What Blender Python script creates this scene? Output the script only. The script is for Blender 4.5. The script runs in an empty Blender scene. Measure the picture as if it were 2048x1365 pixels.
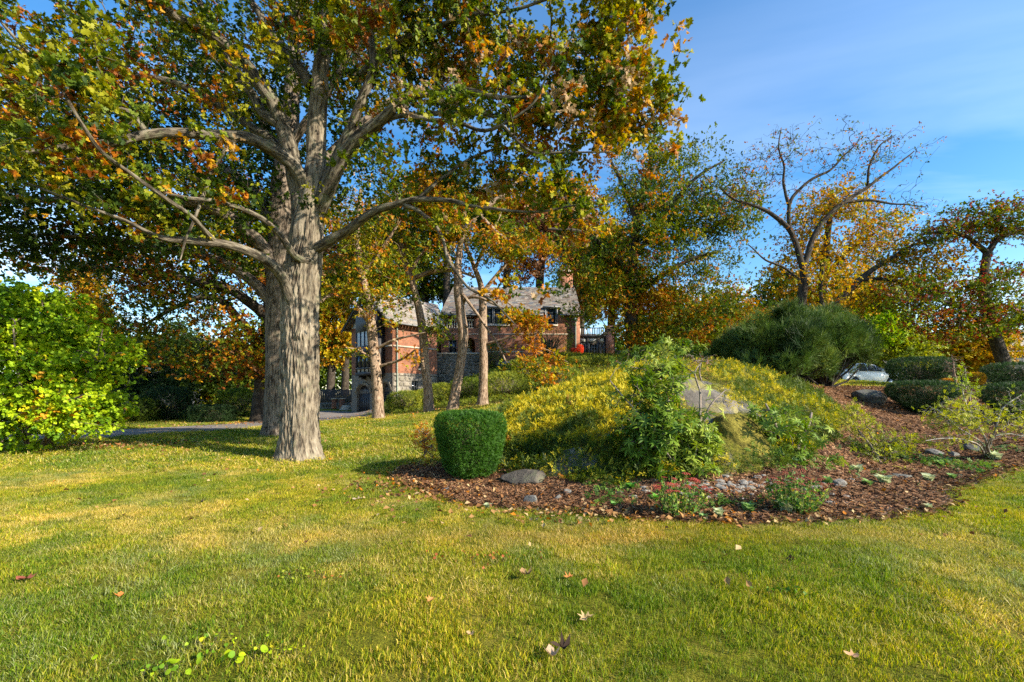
import bpy, math, random
import numpy as np
from mathutils import noise as mnoise, Vector

# ---------------------------------------------------------------- camera, sky, sun, exposure
S = bpy.context.scene
C = S.collection
FOC, CZ, HY, CX = 910.0, 1.6, 790.0, 1024.0      # photograph: focal length, eye height, horizon row, centre column
cam = bpy.data.objects.new('camera', bpy.data.cameras.new('camera'))
C.objects.link(cam)
cam.location = (0, 0, CZ)
cam.rotation_euler = (math.radians(90), 0, 0)
cam.data.sensor_width = 36.0
cam.data.lens = 36.0 * FOC / 2048.0
cam.data.shift_y = (HY - 682.5) / 2048.0
cam.data.clip_start = 0.05
cam.data.clip_end = 2000
S.camera = cam

SUN_EL, SUN_AZ = math.radians(29), math.atan2(-0.44, 0.90)     # direction towards the sun: right, behind the camera
sun_dir = Vector((math.cos(SUN_EL) * math.cos(SUN_AZ), math.cos(SUN_EL) * math.sin(SUN_AZ), math.sin(SUN_EL)))
sun = bpy.data.objects.new('sun', bpy.data.lights.new('sun', 'SUN'))
C.objects.link(sun)
sun.data.energy = 5.0
sun.data.angle = math.radians(0.5)
sun.data.color = (1.0, 0.90, 0.74)
sun.rotation_euler = sun_dir.to_track_quat('Z', 'Y').to_euler()
sun.location = (30, -15, 30)

W = bpy.data.worlds.new("World")
S.world = W
W.use_nodes = True
nt = W.node_tree
N, L = nt.nodes, nt.links
bg = N['Background']
sky = N.new('ShaderNodeTexSky')
sky.sky_type = 'NISHITA'
sky.sun_disc = False
sky.sun_elevation = SUN_EL
sky.sun_rotation = math.pi / 2 - SUN_AZ
sky.air_density, sky.dust_density, sky.ozone_density = 1.0, 0.3, 1.4
hsv = N.new('ShaderNodeHueSaturation')
hsv.inputs['Saturation'].default_value = 1.38
L.new(sky.outputs[0], hsv.inputs['Color'])
tc = N.new('ShaderNodeTexCoord')
sep = N.new('ShaderNodeSeparateXYZ')
L.new(tc.outputs['Generated'], sep.inputs[0])
zmx = N.new('ShaderNodeMath'); zmx.operation = 'MAXIMUM'; zmx.inputs[1].default_value = 0.06
L.new(sep.outputs['Z'], zmx.inputs[0])
dx = N.new('ShaderNodeMath'); dx.operation = 'DIVIDE'
dy = N.new('ShaderNodeMath'); dy.operation = 'DIVIDE'
L.new(sep.outputs['X'], dx.inputs[0]); L.new(zmx.outputs[0], dx.inputs[1])
L.new(sep.outputs['Y'], dy.inputs[0]); L.new(zmx.outputs[0], dy.inputs[1])
cmb = N.new('ShaderNodeCombineXYZ')
L.new(dx.outputs[0], cmb.inputs[0]); L.new(dy.outputs[0], cmb.inputs[1])
mp = N.new('ShaderNodeMapping')
mp.inputs['Rotation'].default_value = (0, 0, 0.5)
mp.inputs['Scale'].default_value = (0.22, 0.75, 1)
mp.inputs['Location'].default_value = (3.3, 1.4, 0)
L.new(cmb.outputs[0], mp.inputs[0])
cn = N.new('ShaderNodeTexNoise')
cn.inputs['Scale'].default_value = 1.0; cn.inputs['Detail'].default_value = 7; cn.inputs['Roughness'].default_value = 0.52
cn.inputs['Distortion'].default_value = 0.35
L.new(mp.outputs[0], cn.inputs['Vector'])
mr = N.new('ShaderNodeMapRange')
mr.inputs['From Min'].default_value = 0.46; mr.inputs['From Max'].default_value = 0.78
L.new(cn.outputs['Fac'], mr.inputs['Value'])
# cirrus thickens towards the horizon
hz = N.new('ShaderNodeMapRange')
hz.inputs['From Min'].default_value = 0.0; hz.inputs['From Max'].default_value = 0.62
hz.inputs['To Min'].default_value = 1.0; hz.inputs['To Max'].default_value = 0.12
L.new(sep.outputs['Z'], hz.inputs['Value'])
ml = N.new('ShaderNodeMath'); ml.operation = 'MULTIPLY'
L.new(mr.outputs[0], ml.inputs[0]); L.new(hz.outputs[0], ml.inputs[1])
mixc = N.new('ShaderNodeMixRGB')
mixc.inputs['Color2'].default_value = (6.6, 7.3, 8.4, 1)
L.new(ml.outputs[0], mixc.inputs['Fac']); L.new(hsv.outputs[0], mixc.inputs['Color1'])
L.new(mixc.outputs[0], bg.inputs['Color'])
bg.inputs['Strength'].default_value = 0.122

S.view_settings.view_transform = 'Standard'
S.view_settings.look = 'None'
S.view_settings.gamma = 1.0
S.view_settings.use_curve_mapping = False
S.view_settings.exposure = 1.18
S.cycles.use_denoising = False
S.cycles.max_bounces = 6
S.cycles.diffuse_bounces = 3
S.cycles.glossy_bounces = 2
S.cycles.transmission_bounces = 3
S.cycles.transparent_max_bounces = 4
S.cycles.caustics_reflective = False
S.cycles.caustics_refractive = False
S.cycles.use_adaptive_sampling = True
S.cycles.adaptive_threshold = 0.015

# ---------------------------------------------------------------- helpers
rg = np.random.default_rng(7)
rnd = random.Random(5)


def P(px, py, Y):
    return np.array(((px - CX) / FOC * Y, Y, CZ + (HY - py) / FOC * Y))


def tag(o, label=None, cat=None, group=None, kind=None):
    for k, v in (('label', label), ('category', cat), ('group', group), ('kind', kind)):
        if v:
            o[k] = v
    return o


def empty(name, loc=(0, 0, 0), rz=0.0, **kw):
    o = bpy.data.objects.new(name, None)
    C.objects.link(o)
    o.location = loc
    o.rotation_euler = (0, 0, rz)
    o.empty_display_size = 0.2
    return tag(o, **kw)


def mesh_np(name, V, F, mat, parent=None, smooth=False, tint=None, attrs=None):
    """V (n,3), F (m,3) or (m,4) or list of such; world coordinates unless parented."""
    V = np.asarray(V, dtype=np.float32)
    Fs = F if isinstance(F, list) else [F]
    Fs = [np.asarray(f, dtype=np.int32) for f in Fs if len(f)]
    me = bpy.data.meshes.new(name)
    me.vertices.add(len(V))
    me.vertices.foreach_set('co', V.ravel())
    nl = sum(f.size for f in Fs)
    npoly = sum(len(f) for f in Fs)
    me.loops.add(nl)
    me.polygons.add(npoly)
    me.loops.foreach_set('vertex_index', np.concatenate([f.ravel() for f in Fs]))
    tot = np.concatenate([np.full(len(f), f.shape[1], np.int32) for f in Fs])
    start = np.concatenate([[0], np.cumsum(tot)[:-1]]).astype(np.int32)
    me.polygons.foreach_set('loop_start', start)
    me.polygons.foreach_set('loop_total', tot)
    if smooth:
        me.polygons.foreach_set('use_smooth', np.ones(npoly, dtype=bool))
    if tint is not None:
        a = me.color_attributes.new(name='tint', type='FLOAT_COLOR', domain='POINT')
        c = np.ones((len(V), 4), np.float32)
        c[:, :3] = tint
        a.data.foreach_set('color', c.ravel())
    for k, v in (attrs or {}).items():
        v = np.asarray(v, np.float32)
        if v.ndim == 1:
            a = me.attributes.new(k, 'FLOAT', 'POINT'); a.data.foreach_set('value', v)
        else:
            a = me.attributes.new(k, 'FLOAT_VECTOR', 'POINT'); a.data.foreach_set('vector', v.ravel())
    me.update()
    me.validate()
    if mat is not None:
        me.materials.append(mat)
    o = bpy.data.objects.new(name, me)
    C.objects.link(o)
    if parent is not None:
        o.parent = parent
        # geometry is given in world coordinates for parented pieces: cancel the parent's placement
        o.matrix_parent_inverse = PINV(parent)
    return o


def PINV(parent):
    from mathutils import Matrix, Euler
    m = Matrix.Translation(parent.location) @ parent.rotation_euler.to_matrix().to_4x4()
    return m.inverted()


def join(parts):
    """parts: list of (V,F) -> one (V,[F...])"""
    Vs, quads, tris, off = [], [], [], 0
    for V, F in parts:
        V = np.asarray(V, float)
        for f in (F if isinstance(F, list) else [F]):
            f = np.asarray(f, np.int64)
            if len(f):
                (quads if f.shape[1] == 4 else tris).append(f + off)
        Vs.append(V); off += len(V)
    out = []
    if quads: out.append(np.concatenate(quads))
    if tris: out.append(np.concatenate(tris))
    return np.concatenate(Vs), out


def box(x0, x1, y0, y1, z0, z1):
    V = np.array([(x, y, z) for z in (z0, z1) for y in (y0, y1) for x in (x0, x1)], float)
    F = np.array([(0, 2, 3, 1), (4, 5, 7, 6), (0, 1, 5, 4), (2, 6, 7, 3), (0, 4, 6, 2), (1, 3, 7, 5)])
    return V, F


def noise3(p, s=1.0, off=0.0):
    return np.array([mnoise.noise((a[0] * s + off, a[1] * s + off, a[2] * s - off)) for a in p])


def vnoise(x, y, s, seed=0):
    """fast smooth value noise on arrays, -1..1"""
    x = np.asarray(x, float) * s + seed * 17.31
    y = np.asarray(y, float) * s - seed * 9.77
    xi, yi = np.floor(x), np.floor(y)
    fx, fy = x - xi, y - yi
    fx, fy = fx * fx * (3 - 2 * fx), fy * fy * (3 - 2 * fy)

    def h(a, b):
        v = np.sin(a * 127.1 + b * 311.7 + seed * 74.7) * 43758.5453
        return (v - np.floor(v)) * 2 - 1
    return (h(xi, yi) * (1 - fx) + h(xi + 1, yi) * fx) * (1 - fy) + (h(xi, yi + 1) * (1 - fx) + h(xi + 1, yi + 1) * fx) * fy


def fbm(x, y, s, seed=0, o=4):
    t, a = 0, 1.0
    for i in range(o):
        t = t + vnoise(x, y, s * 2 ** i, seed + i) * a
        a *= 0.5
    return t / 1.9


# ---------------------------------------------------------------- materials
def new_mat(name):
    m = bpy.data.materials.new(name)
    m.use_nodes = True
    n = m.node_tree.nodes
    return m, n, m.node_tree.links, n['Principled BSDF']


def ramp(n, l, fac, stops):
    r = n.new('ShaderNodeValToRGB')
    e = r.color_ramp.elements
    while len(e) < len(stops):
        e.new(0.5)
    for el, (p, c) in zip(e, stops):
        el.position = p; el.color = (*c, 1)
    l.new(fac, r.inputs[0])
    return r.outputs[0]


def ntex(n, l, vec, scale, detail=4, rough=0.55):
    t = n.new('ShaderNodeTexNoise')
    t.inputs['Scale'].default_value = scale; t.inputs['Detail'].default_value = detail; t.inputs['Roughness'].default_value = rough
    if vec is not None:
        l.new(vec, t.inputs['Vector'])
    return t.outputs['Fac']


def bump(n, l, b, h, strength, dist, prev=None):
    x = n.new('ShaderNodeBump')
    x.inputs['Strength'].default_value = strength; x.inputs['Distance'].default_value = dist
    l.new(h, x.inputs['Height'])
    if prev is not None:
        l.new(prev, x.inputs['Normal'])
    if b is not None:
        l.new(x.outputs[0], b.inputs['Normal'])
    return x.outputs[0]


def mix(n, l, fac, a, b, mode='MIX'):
    m = n.new('ShaderNodeMixRGB'); m.blend_type = mode
    for i, v in zip((0, 1, 2), (fac, a, b)):
        if isinstance(v, (int, float)):
            m.inputs[i].default_value = v
        elif isinstance(v, tuple):
            m.inputs[i].default_value = (*v, 1)
        else:
            l.new(v, m.inputs[i])
    return m.outputs[0]


def geo_pos(n):
    return n.new('ShaderNodeNewGeometry').outputs['Position']


def leaf_mat(name, trans=0.34, rough=0.55, spec=0.35, instancer=False):
    m, n, l, b = new_mat(name)
    a = n.new('ShaderNodeAttribute'); a.attribute_name = 'tint'
    col = a.outputs['Color']
    if instancer:
        a2 = n.new('ShaderNodeAttribute'); a2.attribute_name = 'itint'; a2.attribute_type = 'INSTANCER'
        col = mix(n, l, 1.0, col, a2.outputs['Color'], 'MULTIPLY')
    l.new(col, b.inputs['Base Color'])
    b.inputs['Roughness'].default_value = rough
    b.inputs['Specular IOR Level'].default_value = spec * .6
    tr = n.new('ShaderNodeBsdfTranslucent')
    g = n.new('ShaderNodeHueSaturation'); g.inputs['Value'].default_value = 1.25; g.inputs['Saturation'].default_value = 1.1
    l.new(col, g.inputs['Color']); l.new(g.outputs[0], tr.inputs[0])
    mx = n.new('ShaderNodeMixShader'); mx.inputs[0].default_value = trans
    l.new(b.outputs[0], mx.inputs[1]); l.new(tr.outputs[0], mx.inputs[2])
    l.new(mx.outputs[0], n['Material Output'].inputs[0])
    return m


def bark_mat(name, c0, c1, c2, scale=1.0, bstr=0.8, lichen=0.0):
    """c0 furrow colour, c1 plate, c2 pale plate; coordinates follow the limb through the attribute 'buv'"""
    m, n, l, b = new_mat(name)
    a = n.new('ShaderNodeAttribute'); a.attribute_name = 'buv'
    v = a.outputs['Vector']
    mpn = n.new('ShaderNodeMapping'); mpn.inputs['Scale'].default_value = (1, 1, 0.24)
    l.new(v, mpn.inputs[0])
    f1 = ntex(n, l, mpn.outputs[0], 13 * scale, 6, 0.62)
    f2 = ntex(n, l, mpn.outputs[0], 42 * scale, 4, 0.6)
    f3 = ntex(n, l, v, 1.7, 4, 0.55)
    base = ramp(n, l, f1, [(0.40, c0), (0.49, c1), (0.64, c2)])
    base = mix(n, l, 0.35, base, ramp(n, l, f2, [(0.3, (0.25,) * 3), (0.7, (1, 1, 1))]), 'MULTIPLY')
    big = ramp(n, l, f3, [(0.35, (0.72, 0.70, 0.66)), (0.65, (1.15, 1.12, 1.08))])
    base = mix(n, l, 1.0, base, big, 'MULTIPLY')
    if lichen:
        f4 = ntex(n, l, v, 3.1, 5, 0.7)
        fac = ramp(n, l, f4, [(0.55, (0, 0, 0)), (0.68, (lichen,) * 3)])
        base = mix(n, l, fac, base, (0.20, 0.22, 0.12))
    l.new(base, b.inputs['Base Color'])
    b.inputs['Roughness'].default_value = 0.9
    b.inputs['Specular IOR Level'].default_value = 0.2
    p = bump(n, l, None, f2, 0.3 * bstr, 0.02)
    bump(n, l, b, f1, bstr, 0.05, p)
    return m


def plain(name, col, rough=0.7, spec=0.3, metal=0.0, var=0.15, scale=3.0, bmp=0.0, obj=True):
    m, n, l, b = new_mat(name)
    v = n.new('ShaderNodeTexCoord').outputs['Object'] if obj else geo_pos(n)
    f = ntex(n, l, v, scale, 5, 0.6)
    lo = tuple(c * (1 - var) for c in col); hi = tuple(min(1, c * (1 + var)) for c in col)
    l.new(ramp(n, l, f, [(0.3, lo), (0.7, hi)]), b.inputs['Base Color'])
    b.inputs['Roughness'].default_value = rough
    b.inputs['Specular IOR Level'].default_value = spec
    b.inputs['Metallic'].default_value = metal
    if bmp:
        f2 = ntex(n, l, v, scale * 8, 5, 0.65)
        bump(n, l, b, f2, bmp, 0.02)
    return m


M = {}
M['leaf'] = leaf_mat('leaf', 0.34)
M['leaf_gloss'] = leaf_mat('leaf_glossy', 0.25, 0.48, 0.35)
M['leaf_dry'] = leaf_mat('leaf_dry', 0.15, 0.7, 0.2)
M['needle'] = leaf_mat('needle', 0.15, 0.5, 0.3)
M['grass'] = leaf_mat('grass_blade', 0.42, 0.5, 0.3, instancer=True)
M['chip'] = leaf_mat('bark_chip', 0.02, 0.85, 0.15, instancer=True)
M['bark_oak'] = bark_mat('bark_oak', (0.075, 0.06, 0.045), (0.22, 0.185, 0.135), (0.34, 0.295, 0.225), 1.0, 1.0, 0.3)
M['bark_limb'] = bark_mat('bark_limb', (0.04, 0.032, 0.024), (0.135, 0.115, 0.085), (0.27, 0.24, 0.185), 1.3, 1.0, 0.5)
M['bark_brown'] = bark_mat('bark_brown', (0.06, 0.045, 0.032), (0.19, 0.15, 0.115), (0.31, 0.255, 0.20), 1.2, 0.9, 0.2)
M['bark_warm'] = bark_mat('bark_warm', (0.13, 0.085, 0.055), (0.33, 0.235, 0.165), (0.48, 0.37, 0.275), 1.5, 0.7, 0.15)
M['bark_dark'] = bark_mat('bark_dark', (0.022, 0.018, 0.014), (0.06, 0.048, 0.038), (0.11, 0.09, 0.072), 1.4, 0.7, 0.2)
M['bark_pale'] = bark_mat('bark_pale', (0.2, 0.18, 0.15), (0.42, 0.38, 0.33), (0.55, 0.51, 0.45), 2.0, 0.5)

# palettes (base colours), each a list of (weight, rgb)
GD, GM, GL = (0.03, 0.06, 0.009), (0.07, 0.115, 0.010), (0.14, 0.19, 0.012)
YG, YE, GO = (0.27, 0.27, 0.012), (0.52, 0.40, 0.015), (0.50, 0.26, 0.012)
OR, RU, BR = (0.46, 0.16, 0.012), (0.25, 0.08, 0.012), (0.15, 0.075, 0.03)
TAN = (0.42, 0.30, 0.17)
PAL = dict(
    oak=[(.8, GD), (2.2, GM), (4, GL), (5.5, YG), (.5, YE), (1.6, GO), (.7, OR), (0.5, RU)],
    oakgold=[(1.2, GM), (3, GL), (6, YG), (1, YE), (3.4, GO), (1.7, OR), (.8, RU), (.25, TAN)],
    dark=[(5, GD), (4.5, GM), (1.8, GL), (.6, OR), (1.2, RU), (0.8, BR)],
    rust=[(1, GD), (2.6, GM), (2.6, GL), (1.8, YG), (1.2, GO), (1.9, OR), (1.8, RU), (1.8, BR)],
    orange=[(.8, GM), (1.7, GL), (2.2, YG), (1, YE), (2.6, GO), (2.6, OR), (.8, RU)],
    mixed=[(1, GD), (3, GM), (4, GL), (3.2, YG), (1.2, GO), (1, OR)],
    greenish=[(3.6, GD), (4, GM), (3.4, GL), (1.4, YG), (.3, GO), (.3, OR)],
    lime=[(3, (0.13, 0.25, 0.012)), (4, (0.26, 0.39, 0.012)), (3, (0.40, 0.51, 0.012)), (1.2, (0.62, 0.56, 0.02)), (.15, GO)],
    yellow=[(3, YE), (4, GO), (2, YG), (1, OR), (1, GL)],
    brown=[(3, BR), (2, (0.33, 0.17, 0.09)), (2, RU), (1, OR), (1, TAN)],
    redgreen=[(3, GM), (3, GL), (2, YG), (2.2, (0.24, 0.05, 0.03)), (1.2, (0.15, 0.05, 0.03)), (1, OR)],
    ever=[(4, (0.03, 0.06, 0.016)), (3, (0.055, 0.10, 0.02)), (1, (0.10, 0.16, 0.03))],
    yew=[(3, (0.03, 0.085, 0.012)), (4, (0.055, 0.14, 0.015)), (2, (0.09, 0.20, 0.02)), (.15, (0.3, .12, .03))],
    hedge=[(3, (0.02, 0.045, 0.014)), (3, (0.035, 0.07, 0.02)), (1, (0.06, 0.10, 0.03))],
    pine=[(3, (0.03, 0.065, 0.02)), (4, (0.075, 0.125, 0.022)), (2.4, (0.16, 0.21, 0.035)), (.2, (0.3, .12, .05))],
    cover=[(4, (0.50, 0.43, 0.02)), (4, (0.62, 0.50, 0.03)), (2.6, (0.28, 0.30, 0.02)), (1.6, (0.10, 0.13, 0.02)), (1, (0.50, 0.26, 0.05)), (.5, (.2, .1, .05))],
    bank=[(4, (0.10, 0.14, 0.02)), (3, (0.20, 0.24, 0.025)), (2.5, (0.34, 0.34, 0.03)), (2, (0.045, 0.08, 0.015)), (.6, (.3, .15, .04))],
    rhodo=[(3, (0.06, 0.125, 0.012)), (4, (0.13, 0.21, 0.02)), (3.4, (0.26, 0.33, 0.04)), (1.6, (0.44, 0.46, 0.10))],
    litter=[(3, (0.24, 0.11, 0.04)), (3, (0.34, 0.19, 0.07)), (2, (0.15, 0.07, 0.03)), (1.5, (0.44, 0.31, 0.15)), (.8, OR)],
    forsy=[(4, (0.25, 0.30, 0.03)), (3, (0.38, 0.38, 0.03)), (2, (0.14, 0.2, 0.03))],
)


def pick(pal, n, clump=None, r=rg):
    """palette colours for n leaves; clump (n,) in -1..1 shifts the choice so that neighbours agree"""
    p = PAL[pal] if isinstance(pal, str) else pal
    w = np.array([a for a, _ in p], float); w = np.cumsum(w / w.sum())
    u = r.random(n)
    if clump is not None:
        u = np.clip(0.34 * u + 0.66 * (clump * 0.9 + 0.5), 0, 0.9999)
    c = np.array([b for _, b in p])[np.searchsorted(w, u)]
    return c * r.uniform(0.86, 1.16, (n, 1))


# leaf templates: (verts, tris), stem at origin, growing along +y
def T_quad(w=0.34, fold=0.08):
    return np.array([(0, 0, 0), (w, .5, fold), (0, 1, 0), (-w, .5, fold)], float), np.array([(0, 1, 2), (0, 2, 3)])


def T_lobed():
    o = [(0, 0), (.12, .12), (.42, .1), (.24, .34), (.5, .52), (.2, .56), (.22, .82), (0, 1.0), (-.22, .82), (-.2, .56), (-.5, .52), (-.24, .34), (-.42, .1), (-.12, .12)]
    V = [(x, y, 0.10 * abs(x) * 2 - 0.12 * y * y) for x, y in o] + [(0, .45, 0)]
    k = len(o)
    return np.array(V, float), np.array([(k, i, (i + 1) % k) for i in range(k)])


def T_round():
    o = [(0, 0), (.28, .04), (.48, .3), (.4, .66), (.14, .9), (0, 1), (-.14, .9), (-.4, .66), (-.48, .3), (-.28, .04)]
    V = [(x, y, .25 * abs(x) - .2 * y * y) for x, y in o] + [(0, .45, -.03)]
    return np.array(V, float), np.array([(10, i, (i + 1) % 10) for i in range(10)])


def T_long(w=0.13, droop=0.25):
    V = [(0, 0, 0), (w, .35, .03 - droop * .1), (w * .9, .7, -droop * .5 + .03), (0, 1, -droop), (-w * .9, .7, -droop * .5 + .03), (-w, .35, .03 - droop * .1)]
    return np.array(V, float), np.array([(0, 1, 5), (1, 2, 5), (5, 2, 4), (2, 3, 4)])


def T_needles(k=9, w=0.02, spread=0.55, seed=3):
    r = np.random.default_rng(seed)
    V, F = [], []
    for i in range(k):
        a = r.uniform(0, 6.283); t = r.uniform(0.1, spread); ln = r.uniform(.7, 1)
        d = np.array((math.sin(t) * math.cos(a), math.cos(t), math.sin(t) * math.sin(a))) * ln
        b = np.array((0, r.uniform(0, .5), 0))
        s = np.cross(d, r.normal(size=3)); s = s / np.linalg.norm(s) * w
        V += [b - s, b + s, b + d]; F.append((3 * i, 3 * i + 1, 3 * i + 2))
    return np.array(V), np.array(F)


def T_spray(k=7, seed=1, w=.2):
    """a small twig of k leaves"""
    r = np.random.default_rng(seed)
    V, F = [], []
    q, t = T_quad(w, .05)
    for i in range(k):
        a = (1 if i % 2 else -1) * r.uniform(.5, 1.1) if i < k - 1 else 0
        s = r.uniform(.35, .5)
        R = np.array([(math.cos(a), -math.sin(a), 0), (math.sin(a), math.cos(a), 0), (0, 0, 1)])
        v = (q * s) @ R.T
        v[:, 2] += r.uniform(-.3, .3) * v[:, 1]
        v += np.array((0, i / k * .7, r.uniform(-.05, .05)))
        F += [tuple(np.array(x) + len(V)) for x in t]; V += list(v)
    return np.array(V), np.array(F)


TQ, TLOB, TLONG, TNEED = T_quad(), T_lobed(), T_long(), T_needles()


def T_multi(base, k, seed, s=(.36, .52), spread=1.1):
    """k leaves hanging together on one shoot"""
    r = np.random.default_rng(seed)
    V, F = [], []
    bv, bf = base
    for i in range(k):
        a = r.uniform(-spread, spread) + (i - (k - 1) / 2) * .5; t = r.uniform(-.7, .5); q = r.uniform(-.6, .6)
        Rz = np.array([(math.cos(a), -math.sin(a), 0), (math.sin(a), math.cos(a), 0), (0, 0, 1)])
        Rx = np.array([(1, 0, 0), (0, math.cos(t), -math.sin(t)), (0, math.sin(t), math.cos(t))])
        Ry = np.array([(math.cos(q), 0, math.sin(q)), (0, 1, 0), (-math.sin(q), 0, math.cos(q))])
        v = (bv * r.uniform(*s)) @ Ry.T @ Rx.T @ Rz.T + np.array((r.uniform(-.06, .06), r.uniform(0, .55), r.uniform(-.08, .08)))
        F += [tuple(np.array(x) + len(V)) for x in bf]; V += list(v)
    return np.array(V), np.array(F)


TS, TSL = T_multi(T_quad(.33, .1), 5, 11), T_multi(TLOB, 4, 12)


def leaves(tmpl, pos, size, col, up=0.8, r=rg, nrm=None, dirs=None, jit=1.0):
    """place a leaf template at every position; returns (V, F, tint)"""
    tv, tf = tmpl
    n = len(pos)
    nz = r.normal(size=(n, 3)) * jit
    base = np.array((0, 0, 1.0)) * up if nrm is None else nrm * up
    nz = nz * 0.6 + base
    nz /= np.linalg.norm(nz, axis=1, keepdims=True) + 1e-9
    t = r.normal(size=(n, 3)) if dirs is None else dirs + r.normal(size=(n, 3)) * 0.25 * jit
    ty = t - nz * (t * nz).sum(1, keepdims=True)
    ty /= np.linalg.norm(ty, axis=1, keepdims=True) + 1e-9
    tx = np.cross(ty, nz)
    s = np.broadcast_to(np.asarray(size, float), (n,))[:, None, None]
    V = (tv[None, :, 0:1] * tx[:, None] + tv[None, :, 1:2] * ty[:, None] + tv[None, :, 2:3] * nz[:, None]) * s + np.asarray(pos)[:, None]
    F = tf[None] + (np.arange(n) * len(tv))[:, None, None]
    T = np.repeat(col, len(tv), axis=0)
    return V.reshape(-1, 3), F.reshape(-1, 3), T


def leaf_obj(name, sets, mat, parent=None):
    """sets: list of (V,F,T)"""
    V = np.concatenate([a[0] for a in sets]); T = np.concatenate([a[2] for a in sets])
    off, F = 0, []
    for a in sets:
        F.append(a[1] + off); off += len(a[0])
    return mesh_np(name, V, np.concatenate(F), mat, parent, tint=T)


# tubes
def tubes(Pt, R, sides, buv0=0.0):
    """Pt (K,n,3), R (K,n) -> V,F,buv of K tapered tubes"""
    K, n, _ = Pt.shape
    T = np.gradient(Pt, axis=1)
    T /= np.linalg.norm(T, axis=2, keepdims=True) + 1e-9
    ref = np.where(np.abs(T[:, :1, 2:3]) > 0.8, np.array((1.0, 0, 0)), np.array((0, 0, 1.0)))
    A = np.cross(T, ref); A /= np.linalg.norm(A, axis=2, keepdims=True) + 1e-9
    B = np.cross(T, A)
    a = np.arange(sides) / sides * 2 * math.pi
    ca, sa = np.cos(a), np.sin(a)
    V = Pt[:, :, None] + (A[:, :, None] * ca[None, None, :, None] + B[:, :, None] * sa[None, None, :, None]) * R[:, :, None, None]
    ln = np.concatenate([np.zeros((K, 1)), np.cumsum(np.linalg.norm(np.diff(Pt, axis=1), axis=2), axis=1)], axis=1)
    U = np.stack([np.broadcast_to(ca, (K, n, sides)) * R[:, :, None], np.broadcast_to(sa, (K, n, sides)) * R[:, :, None], np.broadcast_to(ln[:, :, None], (K, n, sides)) + buv0], axis=-1)
    i = np.arange(n - 1)[:, None] * sides; j = np.arange(sides)[None]; jn = (j + 1) % sides
    f = np.stack([i + j, i + jn, i + sides + jn, i + sides + j], axis=-1).reshape(-1, 4)
    F = f[None] + (np.arange(K) * n * sides)[:, None, None]
    return V.reshape(-1, 3), F.reshape(-1, 4), U.reshape(-1, 3)


def smooth_line(pts, step):
    """Catmull-Rom through (x,y,z,r) rows, resampled about every step metres"""
    p = np.asarray(pts, float)
    p = np.concatenate([[2 * p[0] - p[1]], p, [2 * p[-1] - p[-2]]])
    out = []
    for i in range(1, len(p) - 2):
        k = max(2, int(np.linalg.norm(p[i + 1, :3] - p[i, :3]) / step))
        t = (np.arange(k) / k)[:, None]
        out.append(0.5 * ((2 * p[i]) + (-p[i - 1] + p[i + 1]) * t + (2 * p[i - 1] - 5 * p[i] + 4 * p[i + 1] - p[i + 2]) * t ** 2 + (-p[i - 1] + 3 * p[i] - 3 * p[i + 1] + p[i + 2]) * t ** 3))
    out.append(p[-2:-1])
    q = np.concatenate(out)
    q[:, 3] = np.maximum(q[:, 3], 0.004)
    return q


def limb_mesh(name, line, mat, parent, sides=14, rough=0.10, wob=0.0, seed=0, zoff=0.0):
    q = line.copy()
    if wob:
        k = np.arange(len(q))
        for a in range(3):
            q[:, a] += vnoise(k, np.full(len(q), a * 7.0), 0.22, seed) * wob * np.minimum(1, k / 4)
    V, F, U = tubes(q[None, :, :3], q[None, :, 3], sides, zoff)
    if rough:
        n = len(q)
        c = np.repeat(q[:, :3], sides, axis=0); r = np.repeat(q[:, 3], sides)
        an = np.tile(np.arange(sides), n) / sides * 2 * math.pi
        d = np.array([mnoise.noise((math.cos(t) * 1.6 + seed, math.sin(t) * 1.6, u * 1.3)) * .7 + mnoise.noise((math.cos(t) * 4 + seed, math.sin(t) * 4, u * 1.1)) * .4 for t, u in zip(an, U[:, 2])])
        V = c + (V - c) * (1 + rough * d)[:, None]
    return mesh_np(name, V, F, mat, parent, smooth=True, attrs={'buv': U})


# ---------------------------------------------------------------- terrain
def cp(px, py, Y):
    return tuple(P(px, py, Y))


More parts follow.
